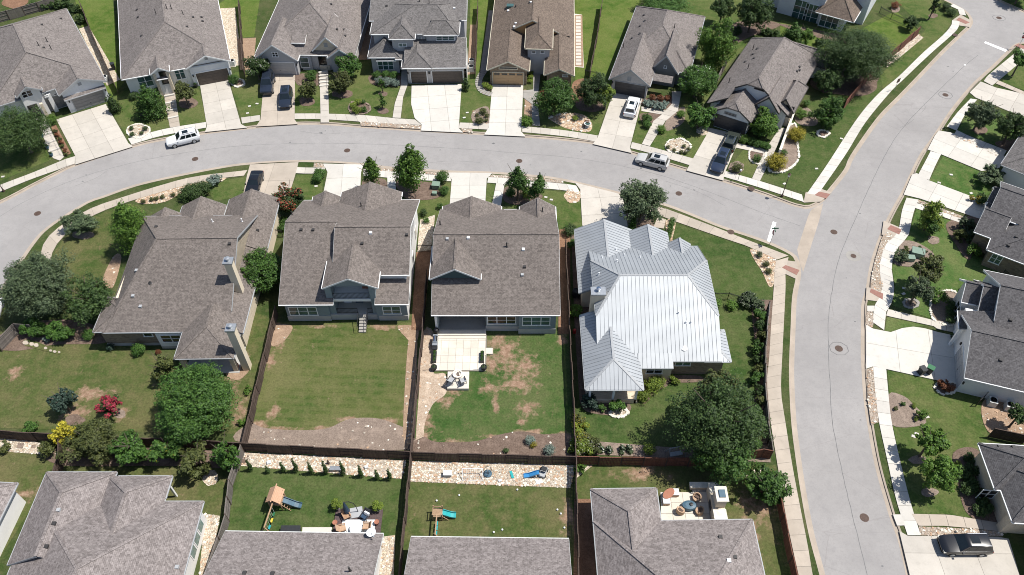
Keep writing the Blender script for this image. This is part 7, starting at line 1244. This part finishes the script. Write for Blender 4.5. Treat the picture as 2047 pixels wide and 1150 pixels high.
# ------------------------------------------------------------------ play sets
def playset(x, y, label, roof, slide, s=1.0, rz=0.0):
    r = tag(empty('play_set', G(x, y, .03), rz), label, 'play set'); U = 1.35 * s
    for sx in (-.75, .75):
        for sy in (-.75, .75): MB().bar((sx * s, sy * s, 0), (sx * s, sy * s, (2.5 if roof else 2.3) * s), .1, .1).build('post', 'play_wood', r, uv=False)
    m = MB(); [m.box(-.8 * s, (-.8 + k * .2) * s, U - .06, .8 * s, (-.62 + k * .2) * s, U) for k in range(8)]; m.build('platform', 'play_wood', r, uv=False)
    for a, b in (((-.75, -.75), (-.75, .75)), ((-.75, .75), (.75, .75)), ((-.75, -.75), (.75, -.75))): MB().bar((a[0] * s, a[1] * s, U + .7 * s), (b[0] * s, b[1] * s, U + .7 * s), .06, .1).build('guard_rail', 'play_wood', r, uv=False)
    if roof:
        for sg in (-1, 1):
            m = MB()
            for k in range(5): t0, t1 = k / 5, (k + .97) / 5; m.add([(sg * .95 * t0 * s, -1.0 * s, (3.1 - .8 * t0) * s), (sg * .95 * t1 * s, -1.0 * s, (3.1 - .8 * t1) * s), (sg * .95 * t1 * s, 1.0 * s, (3.1 - .8 * t1) * s), (sg * .95 * t0 * s, 1.0 * s, (3.1 - .8 * t0) * s)] + [(sg * .95 * t0 * s, -1.0 * s, (3.06 - .8 * t0) * s), (sg * .95 * t1 * s, -1.0 * s, (3.06 - .8 * t1) * s), (sg * .95 * t1 * s, 1.0 * s, (3.06 - .8 * t1) * s), (sg * .95 * t0 * s, 1.0 * s, (3.06 - .8 * t0) * s)], [(0, 1, 2, 3), (7, 6, 5, 4), (0, 4, 5, 1), (1, 5, 6, 2), (2, 6, 7, 3), (3, 7, 4, 0)])
            m.build('roof_slope', 'play_roof', r, uv=False)
        MB().bar((0, -1, 3.1 * s), (0, 1, 3.1 * s), .1, .06).build('ridge_board', 'play_roof', r, uv=False)
    m = MB(); Pn = [(.8, U), (1.4, U - .35 * s), (2.1, .5 * s), (2.6, .22), (3.0, .2)]
    for (xa, za), (xb, zb) in zip(Pn[:-1], Pn[1:]):
        m.poly([(xa * s, -.26, za), (xb * s, -.26, zb), (xb * s, .26, zb), (xa * s, .26, za)])
        for sy in (-.28, .28): m.bar((xa * s, sy, za + .1), (xb * s, sy, zb + .1), .05, .22)
    m.build('slide', slide, r, uv=False)
    yb = -4.2 * s; MB().bar((0, -.75 * s, 2.3 * s), (0, yb, 2.3 * s), .11, .14).build('swing_beam', 'play_wood', r, uv=False)
    for sx in (-1, 1): MB().bar((0, yb, 2.3 * s), (sx * 1.1 * s, yb - .15, 0), .1, .1).build('frame_leg', 'play_wood', r, uv=False)
    MB().bar((-.6 * s, yb - .08, 1.1 * s), (.6 * s, yb - .08, 1.1 * s), .08, .08).build('frame_brace', 'play_wood', r, uv=False)
    for k, mat in ((-1.7, 'green_lid'), (-2.5, 'yellow_plastic'), (-3.4, 'teal_plastic')):
        sw = empty('swing', (0, k * s, 0)); sw.parent = r; MB().box(-.1, -.22, .5, .1, .22, .56).build('swing_seat', mat if slide != 'teal_plastic' else 'teal_plastic', sw, uv=False); MB().bar((0, -.2, .55), (0, -.2, 2.25 * s), .02, .02).bar((0, .2, .55), (0, .2, 2.25 * s), .02, .02).build('swing_rope', 'white_plastic', sw, uv=False)
    m = MB(); [m.bar((.85 * s + .2 * k, -.7 * s, U - .3 * k), (.85 * s + .2 * k, -.25 * s - .0, U - .3 * k), .05, .08) for k in range(5)]; m.bar((.8 * s, -.7 * s, U), (1.75 * s, -.7 * s, 0), .05, .1).bar((.8 * s, -.25 * s, U), (1.75 * s, -.25 * s, 0), .05, .1); m.build('ladder', 'play_wood', r, uv=False)
playset(558, 1008, 'wooden play set with tan roof, blue slide and swings', True, 'slate_blue', .8, -.12); playset(876, 1032, 'small roofless play set with teal slide', False, 'teal_plastic', .6, -.02)
# ------------------------------------------------------------------ deck, bottom yard
A = G(665, 1068, 0); B = G(766, 1020, 0); dk = struct(MB().box(A.x, A.y - 1.2, .04, B.x, B.y, .14).build('deck', 'deck_wood', uv=False)); dk['label'] = 'dark timber deck in the cypress lawn yard'
k = 0; yy = A.y - 1.2
while yy < B.y - .1: MB().box(A.x, yy, .14, B.x, yy + .135, .175).build('deck_board', 'deck_wood', dk, uv=False); yy += .145
ga, gb = G(681, 1066, .18), G(751, 1039, .18); o = MB().box(ga.x, ga.y - 1.0, .178, gb.x, gb.y, .19).build('outdoor_rug', 'rug', uv=False); tag(o, 'pale patterned rug on the dark deck', 'rug')
g = G(628, 1062, 0); o = MB().prism([tuple(p) for p in gp([(605, 1055), (664, 1055), (664, 1085), (603, 1085)])], .03, .1).build('patio_slab', 'concrete_white', uv=False); struct(o)
chair(694, 1034, .55, 'teak', 'slatted wooden lounge chair on the deck', .19, 'teak'); chair(731, 1035, -.5, 'black_plastic', 'navy cushioned chair with white pillow on the deck', .19, 'black_metal', seatm='cushion_navy'); chair(733, 1056, -math.pi / 2, 'teak', 'wooden armchair right of the white round table', .19, 'teak', seatm='wicker'); chair(686, 1060, math.pi * .6, 'wicker', 'wooden armchair left of the white round table', .19, 'teak')
o = MB().box(-.28, -.1, 0, .28, .1, .3).build('pillow', 'cushion', uv=False); g = G(733, 1029, .7); o.location = (g.x, g.y, .72); o.rotation_euler = (-.4, 0, -.5); tag(o, 'white pillow on the navy deck chair', 'pillow')
r = tag(empty('round_table', G(713, 1060, .19)), 'white round table on the pale rug', 'table'); MB().lathe([(.62, .46), (.62, .52), (.02, .52)], 24).build('table_top', 'white_plastic', r, uv=False); MB().lathe([(.25, 0), (.06, .08), (.06, .46)], 12).build('pedestal', 'white_plastic', r, uv=False)
r = tag(empty('cantilever_umbrella', G(714, 1024, .18), .2), 'closed navy parasol with curved black arm on the deck', 'umbrella'); MB().box(-.7, -.6, 0, .55, .5, .1).build('base_plate', 'trim_grey', r, uv=False); m = MB(); Pn = [(.1, 0, .1), (.05, 0, 1.2), (-.1, 0, 2.0), (-.5, 0, 2.5), (-.95, 0, 2.55)]; [m.tube(a, b, .04, .04, 8) for a, b in zip(Pn[:-1], Pn[1:])]; m.build('arm', 'black_metal', r, uv=False); MB().lathe([(.30, .5), (.27, 1.0), (.17, 1.8), (.06, 2.5)], 10, c=(-.95, 0, 0)).build('folded_canopy', 'umbrella_blue', r, uv=False)
for x, y, lab in ((676, 1016, 'bushy potted plant at the left deck corner'), (757, 1020, 'spiky potted plant at the right deck corner')):
    r = tag(empty('potted_plant', G(x, y, .1)), lab, 'plant'); MB().lathe([(.2, 0), (.28, .4), (.24, .38), (.02, .36)], 14).build('pot', 'white_plastic', r, uv=False); c = put('plant', getcrown('round', 'leaf_lime', 1.1, 0), r); c.location = (0, 0, .95); c.scale = (.6, .6, .6)
for x, y, lab in ((671, 1048, 'terracotta pot on the left of the deck'), (754, 1047, 'tall terracotta pot on the right of the deck')): r = tag(empty('terracotta_pot', G(x, y, .18)), lab, 'pot'); MB().lathe([(.16, 0), (.26, .45), (.22, .43), (.02, .4)], 14).build('pot', 'terracotta', r, uv=False)
o = empty('storage_chest', G(583, 1064, .04)); tag(o, 'long dark storage chest against the eave', 'chest'); MB().box(-.9, -.35, 0, .9, .35, .6).build('chest', 'black_plastic', o, uv=False); MB().box(-.95, -.4, .6, .95, .4, .68).build('lid', 'black_plastic', o, uv=False)
# items on the gravel
r = tag(empty('garden_bench', G(672, 940, .04)), 'grey slatted bench on the gravel among the cypresses', 'bench'); m = MB(); [m.box(-.62, -.24 + k * .13, .4, .62, -.14 + k * .13, .45) for k in range(4)]; m.build('seat', 'grey_metal', r, uv=False); [MB().box(sx - .05, -.22, 0, sx + .05, .22, .4).build('leg', 'grey_metal', r, uv=False) for sx in (-.5, .5)]
r = tag(empty('storage_bin', G(895, 950, .04)), 'pale grey lidded bin on the gravel', 'bin'); MB().box(-.4, -.25, 0, .4, .25, .45).build('bin_body', 'trim_grey', r, uv=False); MB().box(-.44, -.29, .45, .44, .29, .53).build('lid', 'cushion', r, uv=False)
r = tag(empty('soccer_goal', G(945, 952, .04)), 'small white soccer goal lying on the gravel', 'goal'); m = MB(); Q = [(-1.05, .35, .05), (1.05, .35, .05), (1.05, .35, 1.0), (-1.05, .35, 1.0)]; [m.tube(Q[i], Q[(i + 1) % 4], .035, .035, 8) for i in (1, 2, 3)]; m.tube((-1.05, .35, 1.0), (-1.05, -.5, .05), .03, .03, 8).tube((1.05, .35, 1.0), (1.05, -.5, .05), .03, .03, 8).tube((-1.05, -.5, .05), (1.05, -.5, .05), .03, .03, 8); m.build('goal_frame', 'white_plastic', r, uv=False); m = MB(); [m.bar((-1.05 + k * .21, .35, 1.0), (-1.05 + k * .21, -.5, .05), .008, .008) for k in range(11)]; [m.bar((-1.05, .35 - k * .17, 1 - k * .19), (1.05, .35 - k * .17, 1 - k * .19), .008, .008) for k in range(6)]; m.build('net', 'cushion', r, uv=False)
r = tag(empty('basketball_stand', G(975, 948, .04)), 'dark round-based hoop stand toppled on the gravel', 'hoop'); MB().lathe([(.45, 0), (.45, .18), (.3, .3), (.05, .3)], 16).build('base', 'slate_blue', r, uv=False); MB().tube((0, 0, .25), (0, 0, .9), .05).build('post', 'grey_metal', r, uv=False); m = MB(); Q = [(math.cos(i * .524) * .4, math.sin(i * .524) * .4, .9) for i in range(12)]; [m.tube(Q[i], Q[(i + 1) % 12], .03, .03, 6) for i in range(12)]; m.build('ring', 'black_metal', r, uv=False)
r = tag(empty('toy_slide', G(1063, 952, .04), .08), 'bright blue toddler slide on the gravel', 'toy'); m = MB(); Q = [(-.85, .12), (-.3, .2), (.5, .62), (.75, .7)]; [m.poly([(a, -.2, b), (c, -.2, d), (c, .2, d), (a, .2, b)]) for (a, b), (c, d) in zip(Q[:-1], Q[1:])]; [m.bar((a, sy, b + .06), (c, sy, d + .06), .05, .16) for (a, b), (c, d) in zip(Q[:-1], Q[1:]) for sy in (-.22, .22)]; m.build('chute', 'blue_plastic', r, uv=False); MB().bar((.75, -.2, 0), (.75, -.2, .75), .07, .07).bar((.75, .2, 0), (.75, .2, .75), .07, .07).build('ladder', 'blue_plastic', r, uv=False)
r = tag(empty('ride_on_toy', G(1086, 946, .04), 1.2), 'grey ride-on toy truck by the toddler slide', 'toy'); MB().box(-.6, -.32, .15, .6, .32, .42).build('toy_body', 'trim_grey', r, uv=False); MB().box(.05, -.28, .42, .5, .28, .52).build('toy_seat', 'black_plastic', r, uv=False); [MB().tube((sx, sy - .06, .16), (sx, sy + .06, .16), .16, .16, 12).build('wheel', 'rubber', r, uv=False) for sx in (-.4, .4) for sy in (-.34, .34)]; MB().bar((-.1, 0, .42), (-.2, 0, .75), .5, .03).build('windscreen', 'black_metal', r, uv=False)
for x, y, mat, lab, s in ((1023, 950, 'teal_plastic', 'pale teal toy board on the gravel', (.14, .42, .08)), (1000, 962, 'cushion', 'small white block toy on the gravel edge', (.2, .12, .14)), (1078, 964, 'cushion', 'white flat board at the gravel edge', (.34, .22, .05)), (538, 926, 'cushion', 'small white box on the gravel by the cypresses', (.2, .18, .2)), (733, 936, 'ac_metal', 'pale drum-like box near the end of the cypress row', (.2, .16, .25))):
    o = MB().box(-s[0], -s[1], 0, s[0], s[1], s[2]).box(-s[0] * .9, -s[1] * .9, s[2], s[0] * .9, s[1] * .9, s[2] * 1.15).build('yard_item', mat, uv=False); g = G(x, y); o.location = (g.x, g.y, .06); o.rotation_euler = (0, 0, .3); tag(o, lab, 'box')
r = tag(empty('garden_statue', G(657, 927, .05)), 'small dark statue on the gravel behind the bench', 'statue'); MB().lathe([(.16, 0), (.16, .08), (.09, .12), (.12, .35), (.07, .55), (.09, .66), (.03, .76)], 12).build('figure', 'rust_iron', r, uv=False)
for i, (x, y) in enumerate([(873, 1002), (918, 991), (1034, 980), (1004, 1060), (987, 1065), (1114, 1020), (1121, 1028), (1128, 1056)]): o = MB().lathe([(.03, 0), (.1, .06), (.1, .13), (.03, .2)], 10).build('ball', 'white_plastic', uv=False); g = G(x, y); o.location = (g.x, g.y, .03); tag(o, 'pale ball lying on the dry lawn behind the bottom centre house', 'ball', 'balls on the lawn')
# ------------------------------------------------------------------ fireplace patio at the bottom
pt = struct(MB().prism([tuple(p) for p in gp([(1320, 985), (1400, 985), (1406, 1045), (1322, 1045)])], .02, .08).build('patio', 'joint', uv=False)); grid_slabs(pt, gp([(1320, 985), (1412, 985), (1420, 1050), (1322, 1050)]), G(1320, 1010).to_2d(), G(1400, 1010).to_2d(), 1.3, 3, 'travertine', .03, .13); pt['label'] = 'pale patio with an outdoor fireplace'
r = tag(empty('outdoor_fireplace', G(1432, 1016, .05)), 'pale stone outdoor fireplace with side benches', 'fireplace')
MB().box(-.75, -1.9, 0, .45, 1.9, 1.5).build('hearth_wall', 'limestone', r); MB().box(-.55, -.7, 1.5, .4, .7, 3.0).build('chimney_stack', 'limestone', r); MB().box(-.68, -.82, 3.0, .52, .82, 3.15).build('chimney_cap', 'edging_stone', r, uv=False); MB().box(-.35, -.4, 3.15, .25, .4, 3.3).build('flue', 'slate_blue', r, uv=False)
for y0, y1 in ((-1.95, -.85), (.85, 1.95)): MB().box(-.8, y0, 1.5, .5, y1, 1.6).build('ledge', 'edging_stone', r, uv=False)
for y0 in (-2.6, 2.0): MB().box(-2.4, y0, 0, .2, y0 + .55, .5).build('bench_wall', 'limestone', r); MB().box(-2.45, y0 - .05, .5, .25, y0 + .6, .58).build('bench_cap', 'edging_stone', r, uv=False)
MB().box(-2.2, -2.0, .0, -.75, 2.0, .06).build('hearth_floor', 'concrete_grey', r, uv=False); MB().box(-.78, -.5, .3, -.74, .5, 1.1).build('firebox', 'black_metal', r, uv=False)
for x, y, rz, lab in ((1391, 999, -.7, 'wicker tub chair nearest the fireplace'), (1360, 1023, 2.4, 'wicker tub chair with its back to the house'), (1396, 1024, -1.9, 'wicker tub chair at the lower right of the fire table')):
    r = tag(empty('tub_chair', G(x, y, .13), rz), lab, 'chair', 'wicker tub chairs'); MB().lathe([(.32, .1), (.38, .36), (.36, .42), (.02, .42)], 16, sx=1.1).build('seat', 'wicker', r, uv=False); m = MB()
    for k in range(9): a0, a1 = .1 + k * .33, .1 + (k + 1) * .33; m.add([(math.cos(a) * rr, math.sin(a) * rr, z) for a in (a0, a1) for rr in (.36, .46) for z in (.1, .62 + .14 * math.sin((a0 + a1) / 2))], [(0, 1, 5, 4), (2, 6, 7, 3), (1, 3, 7, 5), (0, 4, 6, 2), (0, 2, 3, 1), (4, 5, 7, 6)])
    m.build('backrest', 'wicker', r, uv=False); MB().box(-.24, -.05, .42, .24, .2, .56).build('cushion', 'rust_iron', r, uv=False)
r = tag(empty('fire_table', G(1376, 1014, .13)), 'dark covered oval fire table between the tub chairs', 'table'); MB().lathe([(.62, 0), (.68, .3), (.6, .55), (.35, .62), (.02, .62)], 20, sx=1.15, sy=.8).build('cover', 'slate_blue', r, uv=False); MB().lathe([(.18, .6), (.18, .72), (.02, .74)], 12, c=(.2, 0, 0)).build('burner', 'black_metal', r, uv=False)
r = tag(empty('oval_table', G(1335, 992, .13), .7), 'red-brown oval table between two white stools', 'table'); MB().lathe([(.62, .55), (.62, .62), (.02, .62)], 20, sx=1.2, sy=.7).build('table_top', 'terracotta', r, uv=False); MB().tube((0, 0, 0), (0, 0, .55), .2, .12).build('pedestal', 'rust_iron', r, uv=False)
for x, y, lab in ((1349, 988, 'white cushioned stool right of the oval table'), (1331, 1005, 'white cushioned stool below the oval table')): r = tag(empty('stool', G(x, y, .13)), lab, 'stool'); MB().box(-.33, -.33, 0, .33, .33, .4).build('base', 'wicker', r, uv=False); MB().box(-.35, -.35, .4, .35, .35, .55).build('cushion', 'cushion', r, uv=False)
r = tag(empty('garden_swing_frame', G(1350, 912, .04), .2), 'pale garden swing frame in the oak shade by the back fence', 'swing'); m = MB(); [m.bar((sx, sy * .7, 0), (sx, 0, 1.9), .07, .07) for sx in (-.9, .9) for sy in (-1, 1)]; m.bar((-.9, 0, 1.9), (.9, 0, 1.9), .09, .09); m.build('frame', 'grey_metal', r, uv=False); MB().box(-.7, -.25, .5, .7, .25, .56).build('swing_seat', 'trim_grey', r, uv=False)
r = tag(empty('hose_reel', G(1148, 665, .05)), 'red item in the narrow side bed by the dark fence', 'hose'); MB().lathe([(.22, 0), (.22, .5), (.12, .6), (.02, .6)], 12).build('reel', 'red_plastic', r, uv=False)

# ------------------------------------------------------------------ labels: look-alikes are told apart by their order in the row
_by = {}
for o in COL.objects:
    if o.parent is None and o.get('label') and o.get('group'): _by.setdefault((o['group'], o['label']), []).append(o)
for (gname, lab), obs in _by.items():
    if 1 < len(obs) <= 13:
        P_ = [(o.location.x / (o.location.y * _c + (CAMH - o.location.z) * _s), o.location.y, o) for o in obs]
        across = max(p[0] for p in P_) - min(p[0] for p in P_); deep = (max(p[1] for p in P_) - min(p[1] for p in P_)) / 100
        left = across >= deep * .6; P_.sort(key=(lambda p: p[0]) if left else (lambda p: -p[1]))
        for i, p in enumerate(P_): p[2]['label'] = ' '.join((ORD[i] + (' from the left: ' if left else ' from the top: ') + lab).split()[:16])
